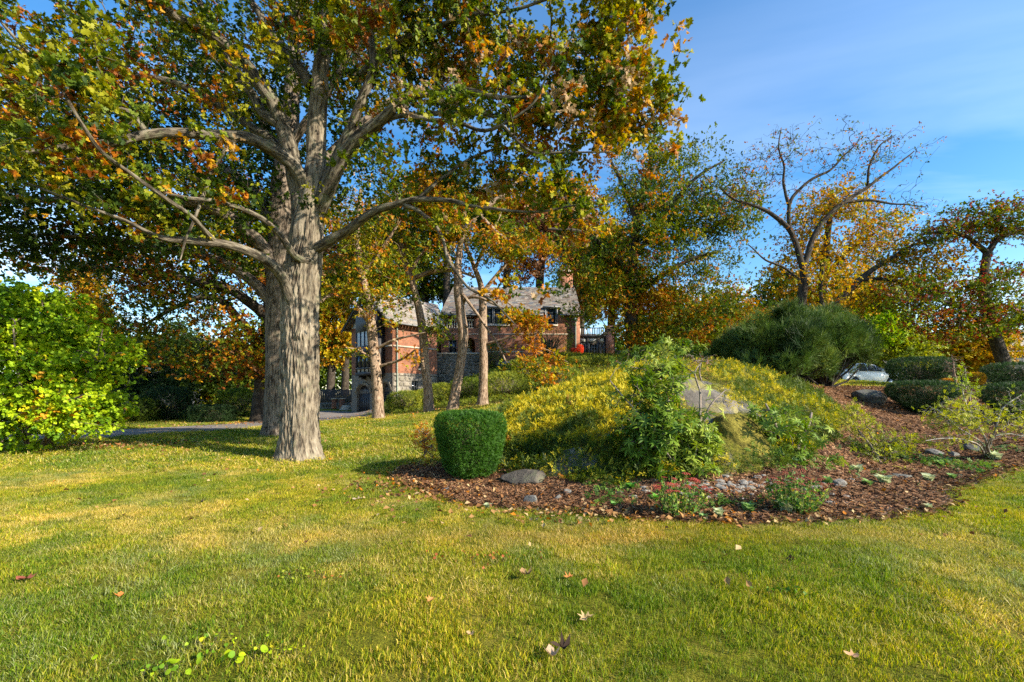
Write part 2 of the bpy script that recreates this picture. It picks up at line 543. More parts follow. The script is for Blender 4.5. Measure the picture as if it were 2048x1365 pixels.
CPTS = [
    # near lawn
    (-20, -10, 0), (0, -10, 0), (20, -10, 0.3), (-10, 0, 0), (0, 0, 0), (10, 0, .1), (20, 3, .4), (-20, 3, -.05), (-5, 4, 0), (0, 4, 0), (5, 4, 0.02), (10, 5, .12),
    (-12, 9, -0.02), (-8, 8, 0), (-5, 11, 0.0), (-2.5, 8.5, 0), (-1.2, 6.9, 0), (1.2, 6, 0), (3.2, 5.7, 0), (6, 6.3, .03), (9, 8, 0.15), (14, 9, .5),
    (-5, 16, 0.25), (-9, 13, 0.05), (-8.5, 17, .27), (-3, 12, 0.1), (-3.2, 18, 0.32),
    # driveway and the far left
    (-14, 16, .14), (-12.7, 22, .15), (-12, 34, .08), (-10.5, 26, .2), (-11, 41, 0.02), (-20, 14, 0), (-22, 24, 0.0), (-18, 34, .3), (-30, 20, -.2), (-30, 45, .4), (-18, 42, .2), (-14, 41, .05),
    cp(757, 838, 22), cp(858, 825, 24), cp(910, 822, 23), cp(965, 812, 25), cp(785, 806, 35.8), cp(760, 820, 33), cp(800, 820, 30),
    # mound: foot, face, crown
    (-0.2, 8.8, 0.0), (1.4, 7.9, 0.02), (2.4, 7.5, 0.05), (4.2, 7.3, 0.1),
    cp(1020, 900, 9.6), cp(1100, 850, 10.3), cp(1200, 880, 9.0), cp(1100, 905, 9.2), cp(1200, 800, 11.4), cp(1300, 850, 9.3), cp(1300, 765, 12.5), cp(1380, 738, 14.5),
    cp(1450, 790, 11), cp(1440, 880, 8.6), cp(1500, 850, 9.4), cp(1500, 748, 14.5), cp(1600, 790, 13), cp(1600, 855, 10.6), cp(1700, 845, 12), cp(1650, 895, 9.5), cp(1700, 950, 8.5),
    cp(1350, 920, 7.9), cp(1080, 800, 15), cp(1010, 822, 15.5), cp(900, 845, 14), cp(930, 832, 18), cp(1100, 787, 17.5), cp(1200, 763, 16.5), cp(1270, 745, 16.5),
    # dip behind the mound, bank below the terrace
    cp(1100, 797, 23), cp(1250, 765, 23), cp(1000, 808, 26), cp(1130, 785, 26), cp(860, 822, 27), cp(1250, 755, 27),
    cp(800, 800, 32), cp(870, 783, 34), cp(950, 757, 36), cp(1050, 730, 36.5), cp(1120, 712, 38), cp(1240, 716, 38), cp(1180, 713, 40.5), (0, 46, 5.3), (10, 46, 5.2), (0, 60, 5.2), (12, 60, 5),
    cp(1300, 725, 36), cp(1400, 730, 33), cp(1500, 745, 28), cp(1600, 762, 24), cp(1560, 760, 18), cp(1640, 778, 17), cp(1450, 742, 18),
    # mulch slope and the plateau on the right
    cp(1750, 783, 18), cp(1850, 780, 19), cp(2048, 772, 19), cp(2200, 770, 19), (10.5, 25, 1.75), (22, 25, 1.85), (24, 32, 1.6), (14, 32, 1.5), (25, 45, 1.6), (14, 45, 2.5), (20, 60, 2),
    cp(1750, 895, 10.8), cp(1850, 895, 10.8), cp(1850, 855, 13), cp(1850, 818, 15.5), cp(2040, 895, 12), cp(2040, 845, 14), cp(2040, 802, 17), cp(1950, 945, 9), cp(1780, 940, 9), (16, 14, 1.0),
    cp(1730, 815, 15.5), cp(1680, 800, 15.5), (30, 20, 1.8), (40, 0, 1), (45, 45, 1.5), (-45, 0, -.3), (-50, 50, 0), (0, 85, 4), (40, 85, 2), (-40, 85, .5), (0, -40, 0), (-40, -40, 0), (40, -40, .5),
]
cpa = np.array(CPTS, float)


def _tps(r2):
    return 0.5 * r2 * np.log(r2 + 1e-9)


def _fit(p, lam=1.2):
    n = len(p)
    d2 = ((p[:, None, :2] - p[None, :, :2]) ** 2).sum(-1)
    K = _tps(d2) + lam * np.eye(n)
    Q = np.c_[np.ones(n), p[:, :2]]
    A = np.block([[K, Q], [Q.T, np.zeros((3, 3))]])
    return np.linalg.solve(A, np.r_[p[:, 2], 0, 0, 0])


wts = _fit(cpa)


def _Hraw(x, y):
    x = np.atleast_1d(np.asarray(x, float)); y = np.atleast_1d(np.asarray(y, float))
    out = np.empty(x.shape)
    xf, yf, of = x.ravel(), y.ravel(), np.empty(x.size)
    for i in range(0, x.size, 20000):
        a, b = xf[i:i + 20000], yf[i:i + 20000]
        d2 = (a[:, None] - cpa[None, :, 0]) ** 2 + (b[:, None] - cpa[None, :, 1]) ** 2
        of[i:i + 20000] = _tps(d2) @ wts[:-3] + wts[-3] + wts[-2] * a + wts[-1] * b
    z = of
    r = np.hypot(xf, yf - 20)
    k = np.clip((r - 60) / 50, 0, 1); k = k * k * (3 - 2 * k)
    z = z * (1 - k) + 0.5 * k
    return z.reshape(x.shape)


# fine lookup grid for everything that stands on the ground
GX0, GX1, GY0, GY1, GS = -32.0, 34.0, -3.0, 62.0, 0.25
_gx = np.arange(GX0, GX1 + GS, GS); _gy = np.arange(GY0, GY1 + GS, GS)
_gz = _Hraw(*np.meshgrid(_gx, _gy))


def lump(x, y):
    """small unevenness; larger on the mound"""
    m = np.exp(-(((x - 3.6) / 4.2) ** 2 + ((y - 11.0) / 3.4) ** 2) ** 2)
    return 0.025 * fbm(x, y, 0.6, 3) + m * (0.16 * fbm(x, y, 0.55, 9) + 0.05 * fbm(x, y, 2.0, 12))


def Hn(x, y):
    x = np.asarray(x, float); y = np.asarray(y, float)
    u = np.clip((x - GX0) / GS, 0, len(_gx) - 1.001); v = np.clip((y - GY0) / GS, 0, len(_gy) - 1.001)
    i, j = u.astype(int), v.astype(int); fu, fv = u - i, v - j
    z = (_gz[j, i] * (1 - fu) + _gz[j, i + 1] * fu) * (1 - fv) + (_gz[j + 1, i] * (1 - fu) + _gz[j + 1, i + 1] * fu) * fv
    inside = (x > GX0) & (x < GX1) & (y > GY0) & (y < GY1)
    if not inside.all():
        z = np.where(inside, z, _Hraw(x, y).reshape(z.shape))
    return z + lump(x, y)


def H(x, y):
    return float(Hn(np.array([x]), np.array([y]))[0])


def G(px, py, y0=2.0, y1=60.0):
    """where the sight line through a picture point meets the ground"""
    ys = np.linspace(y0, y1, 1500)
    xs = (px - CX) / FOC * ys; zs = CZ + (HY - py) / FOC * ys
    hit = np.nonzero(zs <= Hn(xs, ys))[0]
    k = hit[0] if len(hit) else len(ys) - 1
    return np.array((xs[k], ys[k], Hn(xs[k:k + 1], ys[k:k + 1])[0]))


def on(x, y, dz=0.0):
    return (x, y, H(x, y) + dz)


def sdist(px, py, poly):
    """signed distance to a polygon, positive inside"""
    poly = np.asarray(poly, float)
    p = np.stack([np.ravel(px), np.ravel(py)], 1)
    d = np.full(len(p), 1e9); ins = np.zeros(len(p), bool)
    for a, b in zip(poly, np.roll(poly, -1, axis=0)):
        e = b - a; w = p - a
        t = np.clip((w @ e) / (e @ e), 0, 1)
        d = np.minimum(d, np.linalg.norm(w - t[:, None] * e, axis=1))
        c = (a[1] > p[:, 1]) != (b[1] > p[:, 1])
        with np.errstate(divide='ignore', invalid='ignore'):
            ins ^= c & (p[:, 0] < (b[0] - a[0]) * (p[:, 1] - a[1]) / (b[1] - a[1]) + a[0])
    return np.where(ins, d, -d).reshape(np.shape(px))


def gp(*pts):
    return [tuple(G(a, b)[:2]) for a, b in pts]


BED = gp((800, 935), (790, 960), (850, 985), (930, 1012), (1040, 1022), (1150, 1030), (1290, 1040), (1400, 1048), (1540, 1048), (1660, 1046), (1790, 1036), (1890, 1020), (1895, 1000), (1885, 985), (1960, 962), (2048, 938)) + \
      [(14, 10.5), (24, 14), (26, 21), (11.5, 18.6), (13, 18.2), (10.5, 17.6), (8.5, 19.5), (5.5, 19), (6.5, 14), (4, 11.5), (1.5, 9.8), (-.5, 9.6), (-2.2, 9.6)]
MOUND = [(-.6, 8.75), (.6, 8.1), (1.6, 7.5), (2.8, 7.2), (4.2, 7.6), (5.6, 8.4), (7.0, 9.8), (8.6, 11.5), (9.6, 14), (8.8, 18.0), (5, 20), (3.4, 19), (1.2, 17.0), (0.2, 15), (-.4, 13), (-.5, 11)]
DRIVE = [(-34, 9), (-20, 13.4), (-14, 15.4), (-11.2, 17.6), (-9.4, 20.5), (-8.6, 24.5), (-8.6, 29), (-9.3, 36), (-10.2, 37.2), (-14.4, 41.2), (-17, 41), (-16, 33), (-14.5, 26), (-14.8, 22.8), (-17, 20), (-22, 18), (-34, 14.5)]
BANK = [(-8.9, 33.8), (-9.0, 28.5), (-6.4, 26.6), (-3.5, 26.2), (0, 25.4), (4, 24.0), (8, 22.8), (11, 23.5), (12, 30), (10, 40.6), (4.2, 40.8), (2.2, 39.6), (0, 38.2), (-3, 37.6), (-6.2, 36.5), (-8.2, 35)]


def sheet(name, poly, step, dz, mat, kind='structure', ns=0.12, seed=1, grow=.3, edge=3.0, lump_amp=0.0, lump_s=1.5):
    poly = np.array(poly)
    xs = np.arange(poly[:, 0].min() - .5, poly[:, 0].max() + .5, step); ys = np.arange(poly[:, 1].min() - .5, poly[:, 1].max() + .5, step)
    X, Y = np.meshgrid(xs, ys)
    sd = sdist(X, Y, poly) + ns * fbm(X, Y, 1.3, seed)
    Z = Hn(X, Y) + np.clip(sd / edge, -0.06, dz)
    if lump_amp:
        Z += lump_amp * np.clip(sd / .5, 0, 1) * (0.5 + fbm(X, Y, lump_s, seed + 5))
    ny, nx = X.shape
    i = np.arange(ny - 1)[:, None] * nx + np.arange(nx - 1)[None]
    q = np.stack([i, i + 1, i + nx + 1, i + nx], -1).reshape(-1, 4)
    keep = (sd.ravel()[q] > -grow).any(axis=1)
    q = q[keep]
    used = np.unique(q); re = np.full(nx * ny, -1); re[used] = np.arange(len(used))
    V = np.stack([X.ravel(), Y.ravel(), Z.ravel()], 1)[used]
    o = mesh_np(name, V, re[q], mat, smooth=True)
    return tag(o, kind=kind)


def m_lawn():
    m, n, l, b = new_mat('lawn')
    v = geo_pos(n)
    f1 = ntex(n, l, v, 0.55, 4, 0.6); f2 = ntex(n, l, v, 9, 6, 0.7); f3 = ntex(n, l, v, 60, 4, 0.7)
    a = ramp(n, l, f1, [(0.3, (0.11, 0.13, 0.012)), (0.48, (0.19, 0.19, 0.02)), (0.62, (0.29, 0.24, 0.05))])
    c = ramp(n, l, f2, [(0.3, (0.55, 0.55, 0.5)), (0.7, (1.35, 1.3, 1.2))])
    d = ramp(n, l, f3, [(0.25, (0.45, 0.45, 0.42)), (0.7, (1.4, 1.4, 1.3))])
    l.new(mix(n, l, 1, mix(n, l, 1, a, c, 'MULTIPLY'), d, 'MULTIPLY'), b.inputs['Base Color'])
    b.inputs['Roughness'].default_value = 0.95; b.inputs['Specular IOR Level'].default_value = 0.1
    bump(n, l, b, f3, 0.9, 0.05)
    return m


def m_mulch():
    m, n, l, b = new_mat('mulch')
    v = geo_pos(n)
    vo = n.new('ShaderNodeTexVoronoi'); vo.inputs['Scale'].default_value = 34; l.new(v, vo.inputs['Vector'])
    f = ntex(n, l, v, 1.2, 4, .6)
    a = ramp(n, l, vo.outputs['Color'], [(0.1, (0.035, 0.02, 0.013)), (0.5, (0.09, 0.045, 0.026)), (0.9, (0.19, 0.10, 0.055))])
    c = ramp(n, l, f, [(.35, (.7, .65, .6)), (.65, (1.2, 1.1, 1.05))])
    l.new(mix(n, l, 1, a, c, 'MULTIPLY'), b.inputs['Base Color'])
    b.inputs['Roughness'].default_value = 0.95; b.inputs['Specular IOR Level'].default_value = 0.1
    bump(n, l, b, vo.outputs['Distance'], 1.0, 0.05)
    return m


def m_rockmoss():
    m, n, l, b = new_mat('mossy_ledge')
    v = geo_pos(n)
    f = ntex(n, l, v, 1.6, 6, .62); f2 = ntex(n, l, v, 11, 7, .7); f3 = ntex(n, l, v, 55, 4, .7)
    f5 = ntex(n, l, v, 3.2, 8, .62)
    rock = ramp(n, l, f5, [(.32, (.09, .085, .075)), (.5, (.20, .19, .165)), (.7, (.31, .285, .26))])
    moss = ramp(n, l, f2, [(.3, (.045, .05, .01)), (.5, (.14, .13, .014)), (.7, (.26, .24, .02))])
    at = n.new('ShaderNodeAttribute'); at.attribute_name = 'bare'
    sm = n.new('ShaderNodeMath'); sm.operation = 'MULTIPLY_ADD'; sm.inputs[1].default_value = -.42
    l.new(at.outputs['Fac'], sm.inputs[0]); l.new(f, sm.inputs[2])
    k = ramp(n, l, sm.outputs[0], [(.30, (0, 0, 0)), (.40, (1, 1, 1))])
    l.new(mix(n, l, k, rock, moss), b.inputs['Base Color'])
    b.inputs['Roughness'].default_value = 0.9; b.inputs['Specular IOR Level'].default_value = 0.2
    p = bump(n, l, None, f3, .5, .03)
    bump(n, l, b, f2, .9, .12, p)
    return m


def m_asphalt():
    m, n, l, b = new_mat('asphalt')
    v = geo_pos(n)
    f = ntex(n, l, v, 0.5, 4, .6); f2 = ntex(n, l, v, 80, 3, .7)
    a = ramp(n, l, f, [(.3, (.15, .125, .105)), (.7, (.215, .185, .16))])
    c = ramp(n, l, f2, [(.3, (.7,) * 3), (.7, (1.3,) * 3)])
    l.new(mix(n, l, 1, a, c, 'MULTIPLY'), b.inputs['Base Color'])
    b.inputs['Roughness'].default_value = 0.85
    bump(n, l, b, f2, .5, .01)
    return m


def m_earth(name, cols, s=5):
    m, n, l, b = new_mat(name)
    v = geo_pos(n)
    f = ntex(n, l, v, s, 6, .68); f2 = ntex(n, l, v, s * 7, 4, .7)
    a = ramp(n, l, f, [(.3, cols[0]), (.5, cols[1]), (.7, cols[2])])
    l.new(mix(n, l, .7, a, ramp(n, l, f2, [(.3, (.5,) * 3), (.7, (1.4,) * 3)]), 'MULTIPLY'), b.inputs['Base Color'])
    b.inputs['Roughness'].default_value = 0.95; b.inputs['Specular IOR Level'].default_value = 0.1
    bump(n, l, b, f2, .9, .05)
    return m


M['lawn'], M['mulch'], M['ledge'], M['asphalt'] = m_lawn(), m_mulch(), m_rockmoss(), m_asphalt()
M['bank'] = m_earth('bank_soil', [(.04, .045, .012), (.09, .085, .02), (.16, .13, .04)])

# the ground: one sheet from under the camera to the horizon, fine near, coarse far
_a = np.concatenate([-np.geomspace(900, 33, 16), np.arange(-32, 34.01, 0.33), np.geomspace(35, 900, 16)])
_b = np.concatenate([-np.geomspace(600, 4, 10), np.arange(-3, 46.01, 0.33), np.geomspace(47, 900, 22)])
GXm, GYm = np.meshgrid(_a, _b)
GZm = Hn(GXm.ravel(), GYm.ravel()).reshape(GXm.shape)
_nx = len(_a)
_i = np.arange(len(_b) - 1)[:, None] * _nx + np.arange(_nx - 1)[None]
lawn = mesh_np('lawn', np.stack([GXm.ravel(), GYm.ravel(), GZm.ravel()], 1), np.stack([_i, _i + 1, _i + _nx + 1, _i + _nx], -1).reshape(-1, 4), M['lawn'], smooth=True)
tag(lawn, kind='structure')
sheet('mulch_bed', BED, 0.12, 0.03, M['mulch'], lump_amp=.03)
rh = sheet('rock_hill', MOUND, 0.08, 0.05, M['ledge'], seed=4, ns=.25, lump_amp=.07, lump_s=2.2)
_v = np.empty(len(rh.data.vertices) * 3, np.float32); rh.data.vertices.foreach_get('co', _v); _v = _v.reshape(-1, 3)
_px = _v[:, 0] / _v[:, 1] * FOC + CX; _py = HY - (_v[:, 2] - CZ) / _v[:, 1] * FOC
BARE = [tuple(G(1398, 800)[:2]) + (.95, 1.3), tuple(G(1340, 760)[:2]) + (.5, .7), tuple(G(1430, 822)[:2]) + (.5, .5), tuple(G(1150, 940)[:2]) + (.5, .25)]
_b = np.max([np.exp(-((_v[:, 0] - a) / c) ** 2 - ((_v[:, 1] - b) / d) ** 2) for a, b, c, d in BARE], axis=0)
_at = rh.data.attributes.new('bare', 'FLOAT', 'POINT'); _at.data.foreach_set('value', _b.astype(np.float32))
sheet('driveway', DRIVE, 0.3, 0.03, M['asphalt'], ns=.05, seed=6)
sheet('hillside', BANK, 0.25, 0.04, M['bank'], ns=.3, seed=8)


# ---------------------------------------------------------------- instanced ground textures (one object of kind stuff each)
def proto(name, V, F, T, mat):
    me = bpy.data.meshes.new(name)
    me.from_pydata([tuple(v) for v in V], [], [tuple(int(i) for i in f) for f in F])
    a = me.color_attributes.new(name='tint', type='FLOAT_COLOR', domain='POINT')
    c = np.ones((len(V), 4), np.float32); c[:, :3] = T
    a.data.foreach_set('color', c.ravel())
    me.materials.append(mat)
    return me


def inst_group(name, me):
    """geometry nodes: put the small tuft mesh on every point"""
    src = bpy.data.objects.new(name + '_tuft', me)          # mesh source only, never linked to the scene
    g = bpy.data.node_groups.new(name, 'GeometryNodeTree')
    g.interface.new_socket('Geometry', in_out='INPUT', socket_type='NodeSocketGeometry')
    g.interface.new_socket('Geometry', in_out='OUTPUT', socket_type='NodeSocketGeometry')
    n, l = g.nodes, g.links
    gi, go = n.new('NodeGroupInput'), n.new('NodeGroupOutput')
    oi = n.new('GeometryNodeObjectInfo'); oi.inputs['Object'].default_value = src
    ip = n.new('GeometryNodeInstanceOnPoints')
    ar = n.new('GeometryNodeInputNamedAttribute'); ar.data_type = 'FLOAT_VECTOR'; ar.inputs['Name'].default_value = 'rot'
    er = n.new('FunctionNodeEulerToRotation')
    sc = n.new('GeometryNodeInputNamedAttribute'); sc.data_type = 'FLOAT_VECTOR'; sc.inputs['Name'].default_value = 'sc'
    l.new(gi.outputs[0], ip.inputs['Points']); l.new(oi.outputs['Geometry'], ip.inputs['Instance'])
    l.new(ar.outputs['Attribute'], er.inputs[0]); l.new(er.outputs[0], ip.inputs['Rotation'])
    l.new(sc.outputs['Attribute'], ip.inputs['Scale']); l.new(ip.outputs[0], go.inputs[0])
    return g


def scatter(name, me, pos, rot, sc, tint, kind='stuff'):
    n = len(pos)
    o = mesh_np(name, pos, np.zeros((0, 3), int), None) if False else None
    m = bpy.data.meshes.new(name)
    m.vertices.add(n); m.vertices.foreach_set('co', np.asarray(pos, np.float32).ravel())
    for k, v in (('rot', rot), ('sc', sc)):
        a = m.attributes.new(k, 'FLOAT_VECTOR', 'POINT'); a.data.foreach_set('vector', np.asarray(v, np.float32).ravel())
    a = m.attributes.new('itint', 'FLOAT_COLOR', 'POINT')
    c = np.ones((n, 4), np.float32); c[:, :3] = tint
    a.data.foreach_set('color', c.ravel())
    m.update()
    o = bpy.data.objects.new(name, m)
    C.objects.link(o)
    mod = o.modifiers.new('scatter', 'NODES')
    mod.node_group = inst_group(name, me)
    return tag(o, kind=kind)


def tuft(nb, rad, hmin, hmax, wd, seed, cols, lean=.5, flat=0.0):
    r = np.random.default_rng(seed)
    V, F, T = [], [], []
    for i in range(nb):
        a = r.uniform(0, 6.283); q = rad * math.sqrt(r.random())
        x, y = q * math.cos(a), q * math.sin(a)
        h = r.uniform(hmin, hmax); t = r.uniform(0, 6.283); w = wd * r.uniform(.7, 1.3)
        lx, ly = r.normal(0, lean * h, 2)
        dx, dy = math.cos(t) * w, math.sin(t) * w
        b = len(V)
        V += [(x - dx, y - dy, -.01), (x + dx, y + dy, -.01), (x + lx * .4 + dx * .8, y + ly * .4 + dy * .8, h * .6), (x + lx * .4 - dx * .8, y + ly * .4 - dy * .8, h * .6), (x + lx, y + ly, h * (1 - flat))]
        F += [(b, b + 1, b + 2), (b, b + 2, b + 3), (b + 3, b + 2, b + 4)]
        c = np.array(cols[r.integers(len(cols))]) * r.uniform(.75, 1.25)
        T += [c] * 5
    return V, F, T


def grass_points(n_try, x0, x1, y0, y1, dens=None, r=rg):
    x = r.uniform(x0, x1, n_try); y = r.uniform(y0, y1, n_try)
    vis = np.abs(x) < y * 1.16 + 1.2
    x, y = x[vis], y[vis]
    ok = (sdist(x, y, BED) + .12 * fbm(x, y, 1.3, 1) < 0.06) & (sdist(x, y, DRIVE) < -0.02) & (sdist(x, y, MOUND) < -.1) & (sdist(x, y, BANK) < 0)
    return x[ok], y[ok]


grn = [(.16, .23, .014), (.24, .31, .016), (.35, .37, .022), (.48, .43, .04), (.085, .135, .01)]
dry = [(.58, .46, .15), (.48, .39, .09), (.66, .54, .24), (.34, .32, .04)]


def lay_grass(name, me, x, y, s0, s1, sz=1.0, seed=0):
    n = len(x)
    r = np.random.default_rng(seed + 50)
    rot = np.zeros((n, 3)); rot[:, 2] = r.uniform(0, 6.283, n)
    rot[:, 0] = r.normal(0, .12, n) + 0.05; rot[:, 1] = r.normal(0, .12, n)
    s = r.uniform(s0, s1, n) * (1 + .28 * fbm(x, y, 1.1, 31))
    sc = np.stack([s, s, s * sz * (1 + .35 * fbm(x, y, 2.2, 33))], 1)
    k = np.clip(.5 + .9 * fbm(x, y, .7, 21) + .8 * fbm(x, y, 3.0, 25), 0, 1)[:, None]
    t = (1 - k) * np.array((.50, .68, .60)) + k * np.array((1.25, 1.10, .85))
    t = t * r.uniform(.85, 1.15, (n, 1))
    # bleached, tan strip in front of the bed
    d = np.exp(-((x - 1.2) / 2.9) ** 2 - ((y - 5.15) / .42) ** 2)[:, None]
    t = t * (1 - .4 * d) + .4 * d * np.array((1.3, .8, .62))
    pos = np.stack([x, y, Hn(x, y)], 1)
    return scatter(name, me, pos, rot, sc, t)


pa = proto('grass_tuft', *tuft(150, .16, .015, .038, .0019, 1, grn + grn + dry[:2], lean=.55), M['grass'])
pb = proto('dry_tuft', *tuft(120, .15, .013, .035, .0018, 2, dry + dry + grn[2:4], lean=.9), M['grass'])
pc = proto('far_tuft', *tuft(70, .26, .03, .06, .005, 3, grn + dry[:3], lean=.7), M['grass'])


def drymask(x, y):
    m = fbm(x, y, .55, 41) * 1.0 + .6 * fbm(x, y, 2.4, 44) + .35 * fbm(x * .5 + y, y * .4, 1.2, 48)
    m = m + .12 + .35 * np.exp(-((x - 1.2) / 2.8) ** 2 - ((y - 5.2) / .5) ** 2)
    m = m + .35 * np.exp(-((x - 4.2) / 1.4) ** 2 - ((y - 3.4) / 1.0) ** 2)
    m = m - .35 * np.exp(-((x - 1.0) / 1.6) ** 2 - ((y - 4.1) / .7) ** 2)
    return m


x, y = grass_points(15500, -12, 12, 1.9, 10.5)
d = drymask(x, y) + rg.normal(0, .16, len(x))
thin = np.exp(-((x - 1.6) / 2.6) ** 2 - ((y - 5.3) / .4) ** 2)
ok = rg.random(len(x)) > thin * .45
x, y, d = x[ok], y[ok], d[ok]
lay_grass('grass', pa, x[d < .18], y[d < .18], .8, 1.25, 1.0, 1)
lay_grass('dry_grass', pb, x[d > .0], y[d > .0], .8, 1.25, 1.0, 2)
x, y = grass_points(26000, -26, 24, 9.5, 32)
lay_grass('short_grass', pc, x, y, .9, 1.4, .85, 3)

# bark chips and dry leaves on the bed
r_ = np.random.default_rng(77)
V, F, T = [], [], []
for i in range(46):
    c = np.array((r_.uniform(-.16, .16), r_.uniform(-.16, .16), r_.uniform(0, .018)))
    u = r_.normal(size=3) * np.array((1, 1, .35)); u /= np.linalg.norm(u)
    v = np.cross(u, (0, 0, 1.0) + r_.normal(size=3) * .3); v /= np.linalg.norm(v)
    a, b = r_.uniform(.012, .034), r_.uniform(.004, .010)
    k = len(V)
    V += [c - u * a - v * b * .6, c + u * a - v * b, c + u * a * .9 + v * b, c - u * a + v * b * .8]; F += [(k, k + 1, k + 2), (k, k + 2, k + 3)]
    T += [np.array(((.11, .055, .03), (.21, .105, .05), (.33, .175, .085), (.50, .33, .19), (.05, .03, .02))[r_.choice(5, p=[.28, .29, .20, .10, .13])]) * r_.uniform(.8, 1.2)] * 4
chips = proto('chip_patch', V, F, T, M['chip'])


def lay_on(name, me, x, y, s0, s1, t, dz=.035, tilt=.1, seed=0):
    r = np.random.default_rng(seed + 900)
    n = len(x)
    e = .15
    gx = (Hn(x + e, y) - Hn(x - e, y)) / (2 * e); gy = (Hn(x, y + e) - Hn(x, y - e)) / (2 * e)
    rot = np.stack([np.arctan(gy) + r.normal(0, tilt, n), -np.arctan(gx) + r.normal(0, tilt, n), np.zeros(n)], 1)
    s = r.uniform(s0, s1, n)
    return scatter(name, me, np.stack([x, y, Hn(x, y) + dz], 1), rot, np.stack([s, s, s], 1), t)


x = r_.uniform(-4, 24, 52000); y = r_.uniform(5, 20, 52000)
k = (sdist(x, y, BED) > .02) & ((sdist(x, y, MOUND) < .1)) & (np.abs(x) < y * 1.15 + .5)
x, y = x[k][:16000], y[k][:16000]
lay_on('bark_mulch', chips, x, y, .8, 1.3, np.clip(1 + .6 * fbm(x, y, .8, 141), .45, 1.5)[:, None] * r_.uniform(.8, 1.2, (len(x), 1)) * np.ones((1, 3)), .03, .14, 1)


# ---------------------------------------------------------------- trees
def blob_points(blobs, n, r):
    """blobs: (px,py,Y,hw_px,hh_px,depth_m[,weight])"""
    w, cen, rad = [], [], []
    for b in blobs:
        c = P(b[0], b[1], b[2]); hx, hz = b[3] / FOC * b[2], b[4] / FOC * b[2]
        cen.append(c); rad.append((hx, b[5], hz)); w.append(hx * b[5] * hz * (b[6] if len(b) > 6 else 1))
    cen, rad, w = np.array(cen), np.array(rad), np.array(w) ** .85
    k = r.choice(len(blobs), n, p=w / w.sum())
    u = r.normal(size=(n, 3)); u /= np.linalg.norm(u, axis=1, keepdims=True)
    u *= r.random((n, 1)) ** (1 / 2.6)
    p = cen[k] + u * rad[k]
    f = np.array([mnoise.noise((a[0] * .62, a[1] * .62, a[2] * .85)) for a in p / max(1, cen[:, 1].mean() / 14)])
    ok = (f > -.12) | (r.random(n) < .22)
    return p[ok], k[ok]


def grow(limbs, targets, r, bias=0.25, rtip=0.006, power=0.42, k=4, wob=.12, droop=0.0):
    """join every target to the nearest point of the growing skeleton; returns twigs (K,k+1,3), radii (K,k+1), tips"""
    pos, par, plen, fixr = [], [], [], []
    for ln in limbs:
        q = np.asarray(ln)
        for i in range(len(q)):
            pos.append(q[i, :3]); par.append(-1 if i == 0 else len(pos) - 2); plen.append(0 if i == 0 else plen[-1] + np.linalg.norm(q[i, :3] - q[i - 1, :3])); fixr.append(q[i, 3])
    n0 = len(pos)
    N_ = n0 + len(targets) * k
    Pn = np.zeros((N_, 3)); Pn[:n0] = pos
    Pl = np.zeros(N_); Pl[:n0] = np.array(plen) * .3
    Pa = np.full(N_, -1); Pa[:n0] = par
    d0 = np.array([np.min(np.linalg.norm(Pn[:n0] - t, axis=1)) for t in targets])
    cnt = n0
    tw = []
    for ti in np.argsort(d0):
        t = targets[ti]
        dd = np.linalg.norm(Pn[:cnt] - t, axis=1) + bias * Pl[:cnt]
        j = int(np.argmin(dd))
        a = Pn[j]; pj = Pa[j]
        dist = np.linalg.norm(t - a)
        dirp = (a - Pn[pj]) if pj >= 0 else (t - a)
        dirp = dirp / (np.linalg.norm(dirp) + 1e-9)
        m = a + dirp * dist * .35 + np.array((0, 0, .03 * dist))
        idx = [j]
        for q in range(1, k + 1):
            s = q / k
            p = a * (1 - s) ** 2 + 2 * m * s * (1 - s) + t * s * s
            if q < k: p = p + r.normal(0, wob * dist / k, 3)
            p[2] -= droop * dist * s * s * .5
            Pn[cnt] = p; Pl[cnt] = Pl[j] + dist * s; Pa[cnt] = idx[-1]
            idx.append(cnt); cnt += 1
        tw.append(idx)
    c = np.zeros(cnt); c[[t[-1] for t in tw]] = 1
    for i in range(cnt - 1, n0 - 1, -1):
        if Pa[i] >= 0: c[Pa[i]] += c[i]
    tw = np.array(tw)
    R = rtip * np.maximum(c, 1) ** power
    cap = np.concatenate([np.array(fixr) * .8, np.full(cnt - n0, 9.0)])
    Rt = R[tw]
    Rt[:, 0] = np.minimum(Rt[:, 1] * 1.08, cap[tw[:, 0]])
    return Pn[tw], Rt


